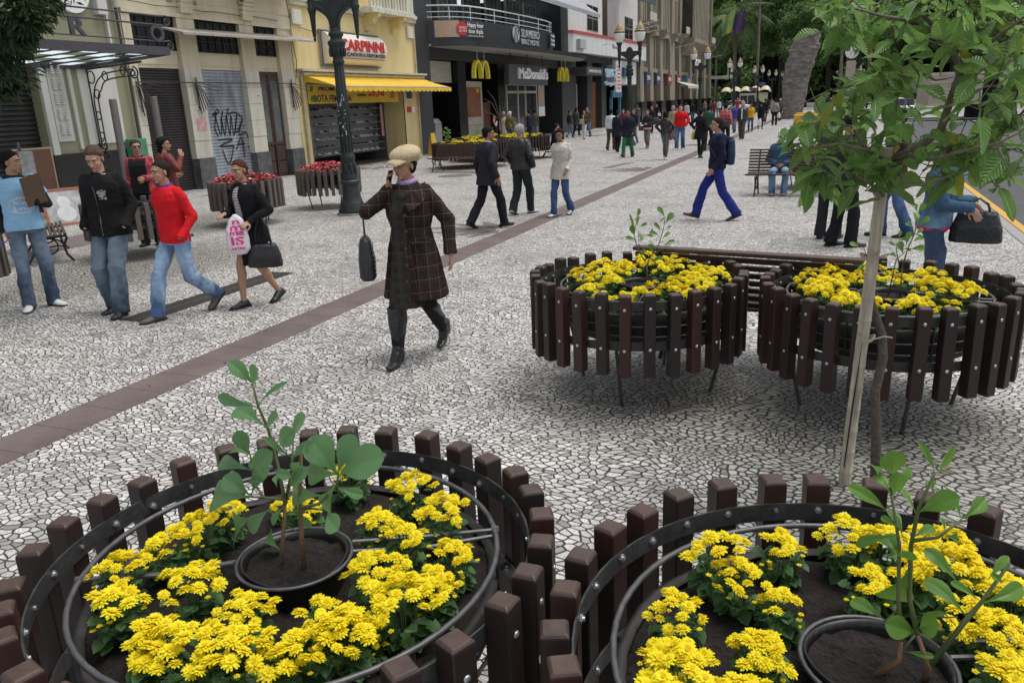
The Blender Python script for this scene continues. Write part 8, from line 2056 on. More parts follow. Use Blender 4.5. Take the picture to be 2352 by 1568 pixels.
w = wpos(p4,p4['wr'][1] + V3((-.07,-.10,.05))); bag('handbag','large shiny black leather handbag on the arm of the woman in the black skirt suit','handbag',w,math.radians(30),.38,.26,.16,LEATH,strap=.30)
w = wpos(p4,p4['wr'][1] + V3((.10,.11,.10))); PB_ = M('white_plastic_bag',(.72,.68,.72),rough=.3,var=.1,scale=6); tb_ = bag('shopping_bag','white plastic shopping bag with large pink lettering','shopping bag',w,math.radians(38),.25,.42,.13,PB_,strap=.02,shape='plastic')
PINK = M('pink_print',(.72,.03,.24),rough=.4,var=.05)
for k,(s_,hh) in enumerate((('n',.05),('m',.05),('ma',.05),('IS',.09),('arisa',.045))):
 o = text(s_,PINK,tb_,(0,-.085,-.08 - (0,.06,.12,.205,.285)[k]),width=(.08,.14,.16,.15,.17)[k],height=hh,depth=.003,face='-y',bold=.03); sw_ = o.modifiers.new('w','SHRINKWRAP'); sw_.target = tb_.children[0]; sw_.offset = .003
CPL = plaid('brown_coat',(.030,.021,.018),(.155,.13,.11),lw=.06,pitch=.085,second=(.13,.045,.04)); LIN = plaid('dark_dress',(.030,.028,.026),(.055,.05,.045),lw=.3,pitch=.07)
p5 = person('woman in a brown plaid coat and cream cap walking while talking on a mobile phone',gw(968,818),-178,1.80,2,fem=True,girth=1.0,legs=((.07,.26,.0,0,4),(.08,-.30,.075,-26,-4)),lean=.03,armR=(.0,.11,.03),poleR=(.9,-.1,-.9),handR=((-.15,.25,1),(-1,.1,.1)),curlR=.9,armL=(.20,-.04,-.47),poleL=(-.5,-1,0),head=(-14,-3),skin='tan',hc='black',hair='short',
   top=dict(name='coat',mat=CPL,ease=.036,hem=-.37,flare=.055,folds=.022),bottom=dict(kind='tight',mat=BLK,name='leggings'),shoes=dict(mat=LEATH,heel=.06,boot=.93,slouch=.035),collar=dict(name='scarf',mat=M('lilac_scarf',(.55,.45,.66),col2=(.40,.18,.50),rough=.8,var=.1,scale=60),r=.022,z=.545,tail=0))
T = p5['T']; mb = MB()   # dress and cowl seen in the open front
P0_ = T(0,0,0)
mb.loft([[P0_ + V3((.05 + x_,y_,z)) for x_,y_ in q_] for z,q_ in ((-.43,[(-.17,.06),(.08,.10),(.075,.245),(-.02,.262),(-.15,.205)]),(-.2,[(-.14,.06),(.065,.08),(.06,.215),(-.02,.228),(-.13,.19)]),(0,[(-.09,.05),(.055,.05),(.05,.185),(-.02,.195),(-.09,.175)]))])
mb.loft([[T(.05 + x_,y_,z) for x_,y_ in q_] for z,q_ in ((-.02,[(-.09,.05),(.055,.05),(.05,.187),(-.02,.197),(-.09,.178)]),(.15,[(-.08,.03),(.045,.03),(.04,.150),(-.02,.158),(-.08,.145)]),(.34,[(-.08,.03),(.03,.03),(.03,.185),(-.03,.192),(-.08,.18)]),(.44,[(-.09,.0),(.0,.0),(.0,.145),(-.04,.15),(-.09,.13)]))])
remeshed(mb,'dress',LIN,p5['root'],.0065,1,.012)
mb = MB()
for k in range(16): a = 2 * PI * k / 16; a2 = a + 2 * PI / 16; mb.cap(T(.01 + .080 * math.cos(a),.095 * math.sin(a) + .03,.475 - .045 * math.sin(a)),T(.01 + .080 * math.cos(a2),.095 * math.sin(a2) + .03,.475 - .045 * math.sin(a2)),.040,.040,8)
remeshed(mb,'cowl',LIN,p5['root'],.008,1,.012)
mb = MB()   # coat collar and lapel
mb.loft([[T(x_,y_,z) for x_,y_,z in r_] for r_ in ([(-.10,-.08,.52),(-.10,-.09,.47),(-.12,-.09,.465),(-.115,-.08,.525)],[(-.13,.0,.52),(-.175,.0,.455),(-.185,.0,.46),(-.14,.0,.53)],[(-.10,.10,.48),(-.175,.12,.39),(-.18,.125,.395),(-.105,.11,.49)],[(-.04,.165,.40),(-.10,.19,.33),(-.10,.197,.335),(-.04,.172,.405)])]); mb.build('collar_flap',CPL,p5['root'],smooth=False)
for k,z in enumerate((.30,.18,.05,-.08,-.2)):
 mb = MB(); c = T(-.055,.0,z) if z > 0 else P0_ + V3((-.055,0,z)); c = c + V3((0,.19 + (.03 if z < .1 else 0) + (.03 if z < -.1 else 0),0)); mb.cyl(c,c + V3((0,.008,0)),.013,n=12); o = mb.build('button',M('maroon_button',(.12,.02,.02),rough=.3),p5['root'])
mb = MB(); mb.obox(T(-.14,.13,.10),(.07,.012,.022),Matrix.Rotation(.5,3,'Z')); mb.obox(P0_ + V3((-.085,.215,-.12)),(.02,.008,.20),Matrix.Rotation(.12,3,'Y')); mb.build('belt',CPL,p5['root'])
CAPM = cloth('corduroy_cream',(.52,.42,.26),var=.12,scale=30); Hp = p5['Hp']; HR = p5['HR']; mb = MB()
mb.ell(Hp(0,-.03,.080),(.116,.132,.068),HR @ Matrix.Rotation(-.12,3,'X'),20,12); mb.ell(Hp(0,-.01,.05),(.088,.108,.052),HR,20,10); mb.ell(Hp(0,-.07,.06),(.10,.085,.062),HR,16,10)
remeshed(mb,'cap',CAPM,p5['root'],.006,2,.016)
mb = MB(); mb.loft([[Hp(x_ * w_,y_,z + dz - abs(x_) ** 2 * 3.2) for x_,dz in ((-.085,0),(-.045,0),(0,0),(.045,0),(.085,0),(.085,.007),(.045,.009),(0,.01),(-.045,.009),(-.085,.007))] for y_,z,w_ in ((.05,.056,1.0),(.09,.054,.98),(.120,.044,.86),(.140,.034,.6),(.147,.030,.35))]); mb.build('peak',CAPM,p5['root'],smooth=True)
mb = MB(); mb.ell(Hp(0,-.03,.146),(.014,.014,.006),HR,8,6); mb.build('cap_button',CAPM,p5['root'])
w = wpos(p5,p5['wr'][0] + V3((-.03,.03,.10))); t = thing('mobile_phone','black mobile phone at the ear of the woman in the plaid coat','phone',w,math.radians(-174 + 70)); mb = MB(); mb.obox((0,0,0),(.022,.007,.052),Matrix.Rotation(-.35,3,'X'),bev=.003); mb.build('case',M('phone_black',(.02,.02,.022),rough=.25),t)
w = wpos(p5,p5['elb'][0] + V3((.03,.0,.07)))
t = thing('studded_handbag','black studded leather bag hanging beside the woman in the plaid coat','handbag',w,math.radians(-174 - 65)); mb = MB()
mb.loft([[V3(q) for q in ering((0,0,z),rx,ry,22,p=3.2)] for z,rx,ry in ((-.62,.15,.055),(-.60,.165,.07),(-.45,.15,.07),(-.30,.115,.045),(-.27,.09,.02))]); remeshed(mb,'bag_body',LEATHB,t,.008,1,.012)
mb = MB(); mb.tube([(-.09,0,-.29),(-.03,.0,-.10),(0,0,.03),(.03,0,-.10),(.09,0,-.29)],.007,n=6); mb.build('strap',LEATHB,t)
mb = MB()
for i in range(7):
 for j in range(7):
  z = -.34 - j * .037; x_ = (-.11 + i * .036) * (1 + (z + .34) * -.5)
  for sg in (-1,1): mb.ell((x_,sg * (.066 if j > 2 else .058),z),(.0045,.004,.0045),None,6,4)
mb.build('studs',M('stud_metal',(.5,.5,.48),rough=.3,metal=.8),t)
p6 = person('dark haired man in a navy suit walking away, arms swinging',gw(1126,522),-28,1.76,2,girth=1.03,shoulders=1.04,legs=((.09,.24,.0,0,0),(.09,-.34,.05,-24,0)),lean=.06,armR=(.16,-.05,-.49),armL=(.10,.0,-.51),head=(-38,-5),skin='brown',hc='black',hair='crop',
   top=dict(name='suit_jacket',mat=cloth('navy_suit',(.018,.017,.026),rough=.75),ease=.034,hem=-.17,flare=.015,folds=.024),bottom=dict(kind='trousers',mat=cloth('navy_suit_trousers',(.014,.014,.020)),ease=.03),shoes=dict(mat=LEATH),collar=dict(mat=cloth('white_shirt',(.62,.65,.72)),r=.012,z=.535))
p7 = person('grey haired man in a black leather jacket seen from behind',gw(1200,492),-14,1.72,2,girth=1.1,legs=STROLLR,armR=(.10,.10,-.44),armL=(.10,.10,-.42),poleR=(.8,-1,0),poleL=(-.8,-1,0),handL='pocket',handR='pocket',head=(-6,0),skin='tan',hc='grey',hair='short',top=dict(name='leather_jacket',mat=LEATHB,ease=.036,hem=-.05),bottom=dict(kind='trousers',mat=cloth('dark_green_grey',(.022,.028,.028)),ease=.028),shoes=dict(mat=M('pale_sneaker',(.5,.47,.44))))
mb = MB(); mb.tube([p7['T'](-.13,.12,.49),p7['T'](-.12,-.10,.5),p7['T'](-.12,-.17,.3),p7['T'](-.19,-.12,.05)],.009,n=6); mb.build('bag_strap',LEATH,p7['root'])
p8 = person('black haired woman in a cream knitted cardigan and blue jeans',gw(1291,495),168,1.62,2,fem=True,girth=1.04,legs=((.07,.2,0,0,0),(.08,-.22,.05,-18,0)),armR=(.09,.0,-.48),armL=(.10,.14,-.44),head=(12,-8),skin='brown',hc='black',hair='bob',
   top=dict(name='cardigan',mat=cloth('cream_knit',(.56,.52,.46),scale=20,bump=.6,bscale=90,var=.15),ease=.030,hem=-.17,flare=.03,hood=1),bottom=dict(kind='trousers',mat=jeans('clean',(.025,.05,.12),(.06,.11,.24)),ease=.016,flare=1.1),shoes=dict(mat=WSH),collar=dict(mat=cloth('olive_scarf',(.05,.05,.03)),r=.02,z=.51))
p9 = person('man in a navy sweatshirt and royal blue trousers walking in profile',gw(1643,506),104,1.75,2,legs=((.08,.32,.04,14,0),(.09,-.32,.05,-22,0)),lean=.0,armR=(.08,-.02,-.50),armL=(.07,.10,-.48),head=(0,0),skin='tan',hc='buzz',hair='buzz',
   top=dict(name='sweatshirt',mat=cloth('navy_fleece',(.012,.014,.036)),ease=.03,hem=-.05),bottom=dict(kind='trousers',mat=cloth('royal_trousers',(.018,.03,.19),var=.2),ease=.034,flare=1.08),shoes=dict(mat=PLUM,sole=M('gum_sole',(.25,.12,.06))),collar=dict(mat=cloth('sky_blue_shirt',(.12,.25,.6)),r=.012,z=.525))
def backpack(info,label,mat,w=.30,h_=.44,d=.15):
 c = info['T'](0,-.14,.44); p = wpos(info,c); t = thing('backpack',label,'backpack',p,info['root'].rotation_euler.z); mb = MB()
 mb.loft([[V3(q) for q in ering((0,-d * .45,z),rx,ry,18,p=3)] for z,rx,ry in ((-h_,w * .4,d * .35),(-h_ + .03,w * .5,d * .5),(-h_ * .5,w * .5,d * .55),(-.05,w * .42,d * .45),(.02,w * .25,d * .25))]); remeshed(mb,'pack',mat,t,.009,2,.03)
 for sg in (-1,1): mb = MB(); mb.tube([(sg * .10,-.02,.0),(sg * .11,.08,.085),(sg * .12,.20,.045),(sg * .13,.29,-.10),(sg * .16,.20,-.28),(sg * .13,.0,-.34)],.016,n=6); mb.build('strap',mat,t,smooth=True)
 return t
backpack(p9,'navy blue backpack on the back of the man in royal blue trousers',cloth('navy_nylon',(.02,.035,.085),rough=.6))
mb = MB(); c = p9['T'](-.10,.165,.33); mb.obox(c,(.035,.003,.012),Matrix.Rotation(.3,3,'Z')); o = mb.build('chest_badge',M('red_white_badge',(.6,.1,.1),col2=(.7,.7,.7),scale=60),p9['root'])
SEAT = ((.12,.42,.0,0,8),(.12,.40,.0,0,-8))
p10 = person('old white bearded man in a blue jacket sitting on the bench',(-1.10,18.33),180,1.72,2,hz=.52,legs=SEAT,lean=-.08,armR=(-.04,.22,-.34),armL=(-.04,.22,-.34),poleR=(.8,-.5,-.6),poleL=(-.8,-.5,-.6),head=(0,-12),skin='light',hc='white',hair='short',
             top=dict(name='jacket',mat=cloth('petrol_blue',(.03,.085,.15),rough=.7),ease=.05,hem=-.03,hood=1),bottom=dict(kind='trousers',mat=DENL,ease=.02),shoes=dict(mat=M('silver_shoe',(.25,.25,.22),rough=.3,var=.5,scale=30)))
mb = MB(); mb.ell(p10['Hp'](0,.055,-.08),(.045,.035,.045),p10['HR'],12,8); remeshed(mb,'beard',HAIRC['white'],p10['root'],.008,1,.012,True)
mb = MB(); mb.ell(p10['Hp'](0,-.02,.07),(.09,.11,.055),p10['HR'],14,8); mb.loft([[p10['Hp'](x_,y_,z) for x_ in (-.06,.06)] + [p10['Hp'](x_,y_,z + .008) for x_ in (.06,-.06)] for y_,z in ((.07,.06),(.15,.045))]); mb.build('cap',cloth('white_cap',(.6,.6,.6)),p10['root'],smooth=True)
mb = MB(); mb.cyl((-1.5,17.95,.66),(-.75,17.95,.68),.014,n=8); tag(mb.build('walking_stick',IRONB),'black stick lying across the knees of the old man','walking stick')
person('man in black trousers and polished shoes, mostly hidden by the leaves',gw(1928,566),-60,1.76,2,legs=((.10,.10,0,0,0),(.09,-.08,.0,0,0)),armR=(.10,.12,-.42),skin='tan',hc='black',top=dict(name='jacket',mat=cloth('charcoal_jacket',(.03,.03,.034)),ease=.03,hem=-.14),bottom=dict(kind='trousers',mat=cloth('black_trousers2',(.012,.013,.016)),ease=.034,flare=1.1),shoes=dict(mat=LEATH))
person('man in charcoal trousers standing behind the leaves with his back turned',gw(1900,548),-20,1.74,1,legs=STAND,skin='tan',hc='dark',top=dict(name='jacket',mat=cloth('dark_grey_coat',(.04,.04,.045)),ease=.03,hem=-.14),bottom=dict(kind='trousers',mat=cloth('charcoal_trousers',(.025,.028,.034)),ease=.03,flare=1.1),shoes=dict(mat=LEATH))
person('man in a brown jacket and blue jeans, seen through the leaves in profile',gw(2042,543),100,1.80,2,legs=((.09,.10,0,0,0),(.09,-.20,.02,-10,0)),armL=(.05,.12,-.42),head=(-8,0),skin='brown',hc='black',hair='short',top=dict(name='jacket',mat=cloth('brown_suede',(.075,.04,.035),rough=.95),ease=.034,hem=-.1),bottom=dict(kind='trousers',mat=jeans('blue',(.03,.06,.14),(.10,.17,.33)),ease=.028),shoes=dict(mat=LEATH),collar=dict(mat=BLK,r=.022))
pd = person('woman in a denim jacket reaching into a large black bag behind the right planter',gw(2120,730),-98,1.66,2,fem=True,girth=1.05,legs=((.12,.05,0,0,-8),(.13,-.04,0,0,8)),lean=.14,armR=(.02,.24,-.30),armL=(-.04,.25,-.28),poleR=(.6,-.4,-1),poleL=(-.6,-.4,-1),handR=((0,.5,-.8),(-1,0,0)),handL=((0,.6,-.8),(1,0,0)),head=(0,-26),skin='light',hc='brown',hair='long',
   top=dict(name='denim_jacket',mat=jeans('jacket',(.05,.10,.17),(.20,.33,.46)),ease=.03,hem=-.03),bottom=dict(kind='trousers',mat=DEND,ease=.018),shoes=dict(mat=LEATH),collar=dict(mat=cloth('pink_scarf',(.65,.06,.15)),r=.028,z=.50))
mb = MB(); mb.loft([[pd['T'](q.x,q.y,0) * 0 + V3((q.x,q.y,pd['hz'] + z)) for q in ering((0,0,0),.185,.142,20)] for z in (-.06,.03)]); mb.build('pink_hem',cloth('pink_top',(.65,.05,.15)),pd['root'],smooth=True)
w = wpos(pd,(pd['wr'][0] + pd['wr'][1]) / 2 + V3((0,.05,.05))); bag('large_black_bag','large crinkled black bag held by the woman in the denim jacket','handbag',w,math.radians(-15),.42,.28,.18,M('crinkled_black',(.015,.016,.018),rough=.35,var=.6,scale=9,bump=.9,bscale=18,col2=(.03,.035,.045)),strap=.10)
pa = person('man with sunglasses in a red and black track jacket',gw(352,562),-150,1.76,2,legs=STAND,armR=(.06,.14,-.38),armL=(-.02,.26,-.28),head=(28,0),skin='tan',hc='brown',hair='crop',top=dict(name='track_jacket',mat=cloth('muted_red',(.34,.055,.065)),ease=.034,panel=(BLK,-.13,.13,-.05)),bottom=dict(kind='trousers',mat=BLK,ease=.03),shoes=dict(mat=PLUM),collar=dict(mat=BLK,r=.024))
mb = MB()
for sg in (-1,1): mb.ell(pa['Hp'](sg * .032,.092,.008),(.024,.006,.014),pa['HR'],12,6)
mb.tube([pa['Hp'](-.078,.0,.01),pa['Hp'](-.055,.085,.012),pa['Hp'](.055,.085,.012),pa['Hp'](.078,.0,.01)],.003,n=5); mb.build('sunglasses',GLASS,pa['root'])
pb = person('long haired person in a maroon jacket with a grey shoulder bag, raising a hand',gw(408,545),-20,1.76,2,legs=STAND,armR=(.12,.18,-.02),poleR=(.9,0,-1),handR=((-.1,.1,1),(-1,0,.1)),curlR=.5,armL=(.02,.2,-.30),head=(-40,0),skin='tan',hc='black',hair='thick',top=dict(name='jacket',mat=cloth('maroon',(.16,.035,.03),rough=.6),ease=.036,hem=-.12),bottom=dict(kind='trousers',mat=cloth('dark_red_brown',(.05,.02,.018)),ease=.03),shoes=dict(mat=PLUM))
w = wpos(pb,pb['T'](-.22,-.12,.30)); bag('shoulder_bag','grey canvas bag slung over the maroon jacket','bag',w,0,.34,.30,.14,cloth('grey_canvas',(.10,.11,.12)),strap=.10)
# ---- middle distance, det 1
def mid(label,uv,face,h=1.75,**k): k.setdefault('det',1); return person(label,gw(*uv),face,h,**k)
TRB = cloth('brown_trousers',(.07,.045,.035)); WSHIRT = cloth('white_blue_shirt',(.55,.62,.70));
mid('man in a white shirt and brown trousers with a dark cap, seen from behind',(1403,345),-5,1.74,legs=STROLLR,hc='black',skin='brown',armR=(.09,.1,-.40),top=dict(name='shirt',mat=WSHIRT,ease=.028,hem=-.02),bottom=dict(kind='trousers',mat=TRB,ease=.026),shoes=dict(mat=LEATH))
pc_ = mid('woman in a long navy coat with dark tied hair, seen from behind',(1418,350),-5,1.70,fem=True,legs=STROLLL,hair='tail',hc='black',armR=(.09,.04,-.46),top=dict(name='coat',mat=NAVYC,ease=.036,hem=-.28,flare=.03),bottom=dict(kind='trousers',mat=cloth('dark_slacks',(.014,.014,.02))),shoes=dict(mat=LEATH))
mid('man in a navy anorak with bright blue collar and green trousers, walking this way',(1443,361),172,1.76,legs=((.08,.30,.02,18,0),(.09,-.2,.0,0,0)),skin='brown',hc='buzz',hair='buzz',armL=(.10,.12,-.46),armR=(.12,.0,-.46),head=(-6,0),top=dict(name='anorak',mat=NAVYC,ease=.05,hem=-.17,flare=.02),bottom=dict(kind='trousers',mat=cloth('green',(.018,.14,.055)),ease=.03),shoes=dict(mat=PLUM),collar=dict(mat=cloth('bright_blue',(.05,.19,.62)),r=.03,z=.50))
pj = mid('woman in a dark sweater with a striped hem, grey jeans and tan boots',(1487,341),175,1.66,fem=True,legs=STROLLL,skin='light',hc='brown',hair='long',armR=(-.06,.22,-.28),armL=(-.06,.22,-.28),poleR=(.8,-.4,-.7),poleL=(-.8,-.4,-.7),top=dict(name='sweater',mat=cloth('charcoal_knit',(.028,.028,.03)),ease=.03,hem=-.08),bottom=dict(kind='tight',mat=DGREY,name='jeans'),shoes=dict(mat=M('tan_boot',(.20,.14,.09),rough=.7),boot=.9))
mb = MB(); mb.loft([[V3((q.x,q.y,pj['hz'] + z)) for q in ering((0,0,0),.196,.152,20)] for z in (-.085,.0)]); mb.build('striped_hem',stripes('rwb',(.5,.06,.08),(.6,.6,.62),.045),pj['root'])
w = wpos(pj,pj['T'](.24,.06,.22)); bag('brown_blue_bag','brown and turquoise shoulder bag of the woman in tan boots','handbag',w,math.radians(200),.30,.20,.12,cloth('brown_bag',(.09,.06,.05)),strap=.14,strapmat=cloth('turquoise',(.05,.35,.40)))
pk = mid('woman with black hair, black jacket and grey jeans walking away',(1527,367),-8,1.64,fem=True,legs=((.05,-.05,.0,0,0),(.05,.10,.04,0,0)),hc='black',hair='long',armR=(.10,.12,-.36),armL=(.11,.1,-.38),poleR=(1,-.6,0),poleL=(-1,-.6,0),top=dict(name='jacket',mat=LEATHB,ease=.034,hem=.02,hood=1),bottom=dict(kind='tight',mat=DGREY,name='jeans'),shoes=dict(mat=WSH))
w = wpos(pk,pk['T'](.24,0,.12)); bag('maroon_handbag','small maroon handbag of the woman in grey jeans','handbag',w,1.3,.26,.18,.12,M('maroon_leather',(.12,.03,.035),rough=.35),strap=.12)
mid('man in a bright red jacket and blue jeans walking this way',(1562,344),176,1.80,girth=1.05,legs=((.12,.10,.0,0,12),(.10,-.06,.0,0,0)),skin='light',hc='brown',hair='crop',armR=(.10,.02,-.46),armL=(.12,.14,-.44),poleL=(-1,-.7,0),handR='pocket',top=dict(name='jacket',mat=RED,ease=.045,hem=-.05),bottom=dict(kind='trousers',mat=jeans('blue',(.03,.06,.14),(.10,.17,.33)),ease=.032),shoes=dict(mat=WSH))
pl_ = mid('woman in a black coat and leggings carrying a yellow bag, walking away',(1608,363),-6,1.70,fem=True,legs=STROLLL,hc='black',hair='tail',armR=(.10,.06,-.44),armL=(.14,.1,-.36),poleL=(-1,-.8,0),top=dict(name='coat',mat=BLKW,ease=.036,hem=-.26,flare=.035),bottom=dict(kind='tight',mat=BLK,name='leggings'),shoes=dict(mat=LEATH))
w = wpos(pl_,pl_['wr'][1] + V3((0,0,-.06))); bag('yellow_plastic_bag','bright yellow plastic bag carried by the woman in black','shopping bag',w,0,.24,.30,.12,M('yellow_plastic',(.72,.52,.03),rough=.35),strap=.02,shape='plastic')
mid('man in a dark green pullover walking away behind the man with the backpack',(1626,345),-4,1.76,legs=STROLLR,hc='black',skin='tan',top=dict(name='pullover',mat=cloth('bottle_green',(.02,.07,.05)),ease=.03),bottom=dict(kind='trousers',mat=cloth('dark_slacks',(.014,.014,.02))),shoes=dict(mat=LEATH))
pm_ = mid('woman in a red scarf and dark coat with a big black bag',(1497,306),178,1.68,fem=True,legs=STROLLL,skin='light',hc='red',hair='long',top=dict(name='coat',mat=cloth('dark_coat',(.02,.02,.024)),ease=.04,hem=-.2),bottom=dict(kind='tight',mat=BLK,name='leggings'),shoes=dict(mat=PLUM),collar=dict(mat=cloth('scarlet',(.45,.02,.03)),r=.035))
w = wpos(pm_,pm_['wr'][1] + V3((-.1,0,.2))); bag('black_holdall','big black holdall beside the woman in the red scarf','bag',w,.4,.5,.42,.26,LEATHB,strap=.1)
pn_ = mid('woman in a black coat with a white shoulder bag near the stone building',(1508,286),178,1.68,det=0,fem=True,legs=STROLLR,skin='light',hc='brown',hair='short',top=dict(name='coat',mat=BLKW,ease=.036,hem=-.26,flare=.03),bottom=dict(kind='skirt',mat=BLKW,tights=BLK),shoes=dict(mat=LEATH))
w = wpos(pn_,pn_['T'](-.24,.08,.2)); bag('white_handbag','white shoulder bag of the woman in the black coat','handbag',w,.2,.3,.26,.12,cloth('white_bag',(.6,.58,.52)),strap=.16)
mid('woman in a plum coat behind the man in the white shirt',(1432,322),170,1.64,fem=True,legs=STROLLL,skin='light',hc='brown',hair='long',armR=(.0,.15,-.2),top=dict(name='coat',mat=cloth('plum',(.16,.015,.06)),ease=.034,hem=-.2),bottom=dict(kind='tight',mat=BLK,name='leggings'))
mid('fair haired person in black behind the second lamp post',(1456,330),160,1.66,fem=True,legs=STROLLR,skin='light',hc='fair',hair='bob',top=dict(name='jacket',mat=BLK,ease=.04),bottom=dict(kind='tight',mat=DGREY,name='jeans'))
mid('man in a cream pullover leaning forward by the black column bases',(1578,285),150,1.76,det=0,lean=.2,legs=STROLLR,skin='dark',hc='black',top=dict(name='pullover',mat=cloth('cream',(.55,.54,.50)),ease=.036),bottom=dict(kind='trousers',mat=BLK))
mid('man in a black printed jacket and dark jeans walking away along the columns',(1590,283),-4,1.78,det=0,legs=STROLLL,skin='brown',hc='black',top=dict(name='jacket',mat=BLK,ease=.036),bottom=dict(kind='trousers',mat=DEND))
mid('man in a khaki vest and white sleeves behind the red jacket',(1545,322),10,1.70,legs=STROLLL,skin='tan',hc='grey',top=dict(name='vest',mat=cloth('khaki',(.30,.25,.15)),ease=.036),bottom=dict(kind='trousers',mat=DGREY))
mid('person in a dusty pink jacket and purple cap behind the red jacket',(1553,316),5,1.74,legs=STROLLR,skin='tan',hc='dark',top=dict(name='jacket',mat=cloth('dusty_pink',(.30,.06,.09)),ease=.036),bottom=dict(kind='trousers',mat=BLK))
mid('man in a red and grey plaid shirt with a black shoulder bag, walking away',(1664,338),-6,1.78,girth=1.06,legs=STROLLR,skin='tan',hc='black',armL=(.14,.02,-.46),armR=(.14,.02,-.46),top=dict(name='shirt',mat=plaid('red_shirt',(.50,.025,.03),(.30,.28,.28),lw=.3,pitch=.14),ease=.034),bottom=dict(kind='trousers',mat=cloth('dark_slacks',(.014,.014,.02))))
w = wpos(dict(root=bpy.data.objects[[o.name for o in C.objects if o.get('label','').startswith('man in a red and grey plaid')][0]],s=1.0),(.06,-.22,1.22)); bag('black_shoulder_bag','black shoulder bag across the red plaid shirt','bag',w,.2,.36,.26,.14,LEATHB,strap=.12)
mid('grey haired man in a black leather jacket and grey trousers walking this way',(1703,320),176,1.78,girth=1.05,legs=STROLLL,skin='tan',hc='grey',top=dict(name='leather_jacket',mat=LEATHB,ease=.036,hem=-.04,panel=(WSHIRT,-.03,.03,.3)),bottom=dict(kind='trousers',mat=cloth('grey_brown',(.075,.068,.06)),ease=.03))
mid('woman in a mustard yellow sweater and black boots walking this way',(1723,304),178,1.64,det=0,fem=True,legs=STROLLR,skin='brown',hc='dark',hair='bob',top=dict(name='sweater',mat=cloth('mustard',(.62,.32,.02)),ease=.034,hem=-.08),bottom=dict(kind='tight',mat=jeans('clean',(.025,.05,.12),(.06,.11,.24)),name='jeans'),shoes=dict(mat=LEATH,boot=.9))
w = G(1712,306); bag('white_carrier_bag','white carrier bag beside the woman in the mustard sweater','shopping bag',(w.x + .75,w.y,.75),0,.24,.35,.12,M('white_plastic_bag',(.72,.68,.72)),strap=.02,shape='plastic')
mid('woman in a purple jacket with loose jeans beside the man in the leather jacket',(1686,305),172,1.62,det=0,fem=True,legs=STROLLL,skin='light',hc='brown',hair='long',top=dict(name='jacket',mat=cloth('purple_blue',(.08,.05,.30)),ease=.04),bottom=dict(kind='trousers',mat=DEN))
mid('person in teal with a dark backpack in the crowd',(1679,296),160,1.66,det=0,fem=True,legs=STROLLR,skin='light',hc='dark',hair='long',top=dict(name='jacket',mat=cloth('teal',(.06,.28,.22)),ease=.036),bottom=dict(kind='trousers',mat=DGREY))
mid('woman in a long black coat and brown tights walking away by the monument',(1746,297),-6,1.66,det=0,fem=True,legs=STROLLR,hc='black',hair='short',top=dict(name='coat',mat=BLKW,ease=.036,hem=-.2),bottom=dict(kind='tight',mat=cloth('brown_tights',(.07,.04,.035)),name='tights'))
mid('man in a dark jacket and grey trousers walking away by the monument',(1756,281),-4,1.78,det=0,legs=STROLLL,hc='dark',top=dict(name='jacket',mat=BLK,ease=.036),bottom=dict(kind='trousers',mat=cloth('grey_brown',(.075,.068,.06))))
pw = mid('stout man in a light grey sweater carrying white bags, walking away',(1778,288),-5,1.76,girth=1.12,legs=STROLLR,skin='brown',hc='black',armR=(.14,.0,-.46),armL=(.12,.0,-.46),top=dict(name='sweater',mat=cloth('light_grey',(.26,.25,.25)),ease=.036,hem=-.04),bottom=dict(kind='trousers',mat=BLK))
w = wpos(pw,pw['wr'][0] + V3((0,0,-.08))); bag('white_plastic_bag','bulging white plastic bag in the hand of the stout man','shopping bag',w,0,.26,.36,.18,M('white_plastic_bag',(.72,.68,.72)),strap=.02,shape='plastic')
mid('person in a brown green coat just left of the monument foot',(1790,278),8,1.72,det=0,legs=STROLLR,hc='grey',top=dict(name='coat',mat=cloth('moss',(.08,.075,.05)),ease=.036),bottom=dict(kind='trousers',mat=BLK))
mid('woman in a black sleeveless top with a green cardigan over her arm, by the restaurant',(1140,342),150,1.62,fem=True,legs=STAND,skin='light',hc='black',hair='long',armL=(-.02,.14,-.02),poleL=(-.8,0,-1),handL=((.1,.1,1),(1,0,0)),armR=(.10,.1,-.36),top=dict(name='top',mat=BLK,ease=.012,sleeve=0,collar=0),bottom=dict(kind='tight',mat=BLK,name='leggings'))
w = G(1128,343); bag('green_cardigan','green cardigan hanging from the arm of the woman in black','clothing',(w.x,w.y - .1,1.12),0,.3,.6,.14,cloth('emerald',(.01,.30,.16)),strap=.02,shape='plastic')
mid('grey haired man in a beige trench coat facing the bald man',(1160,340),-150,1.76,legs=STAND,skin='light',hc='grey',hair='short',head=(30,0),top=dict(name='trench_coat',mat=cloth('beige_coat',(.42,.37,.28)),ease=.04,hem=-.3),bottom=dict(kind='trousers',mat=BLK))
mid('white haired man in an olive brown blouson seen from behind, by the restaurant',(1174,342),-10,1.78,girth=1.08,legs=STAND,skin='light',hc='white',hair='buzz',top=dict(name='blouson',mat=cloth('olive_brown',(.13,.085,.03)),ease=.04,hem=-.03),bottom=dict(kind='trousers',mat=DEND))
mid('young man in a dark navy sweater in profile outside the restaurant door',(1217,330),75,1.76,legs=STAND,skin='light',hc='black',hair='short',top=dict(name='sweater',mat=cloth('ink_navy',(.014,.018,.032)),ease=.03),bottom=dict(kind='trousers',mat=cloth('ink_trousers',(.012,.014,.026))),collar=dict(mat=cloth('shirt_blue',(.08,.14,.3)),r=.012))
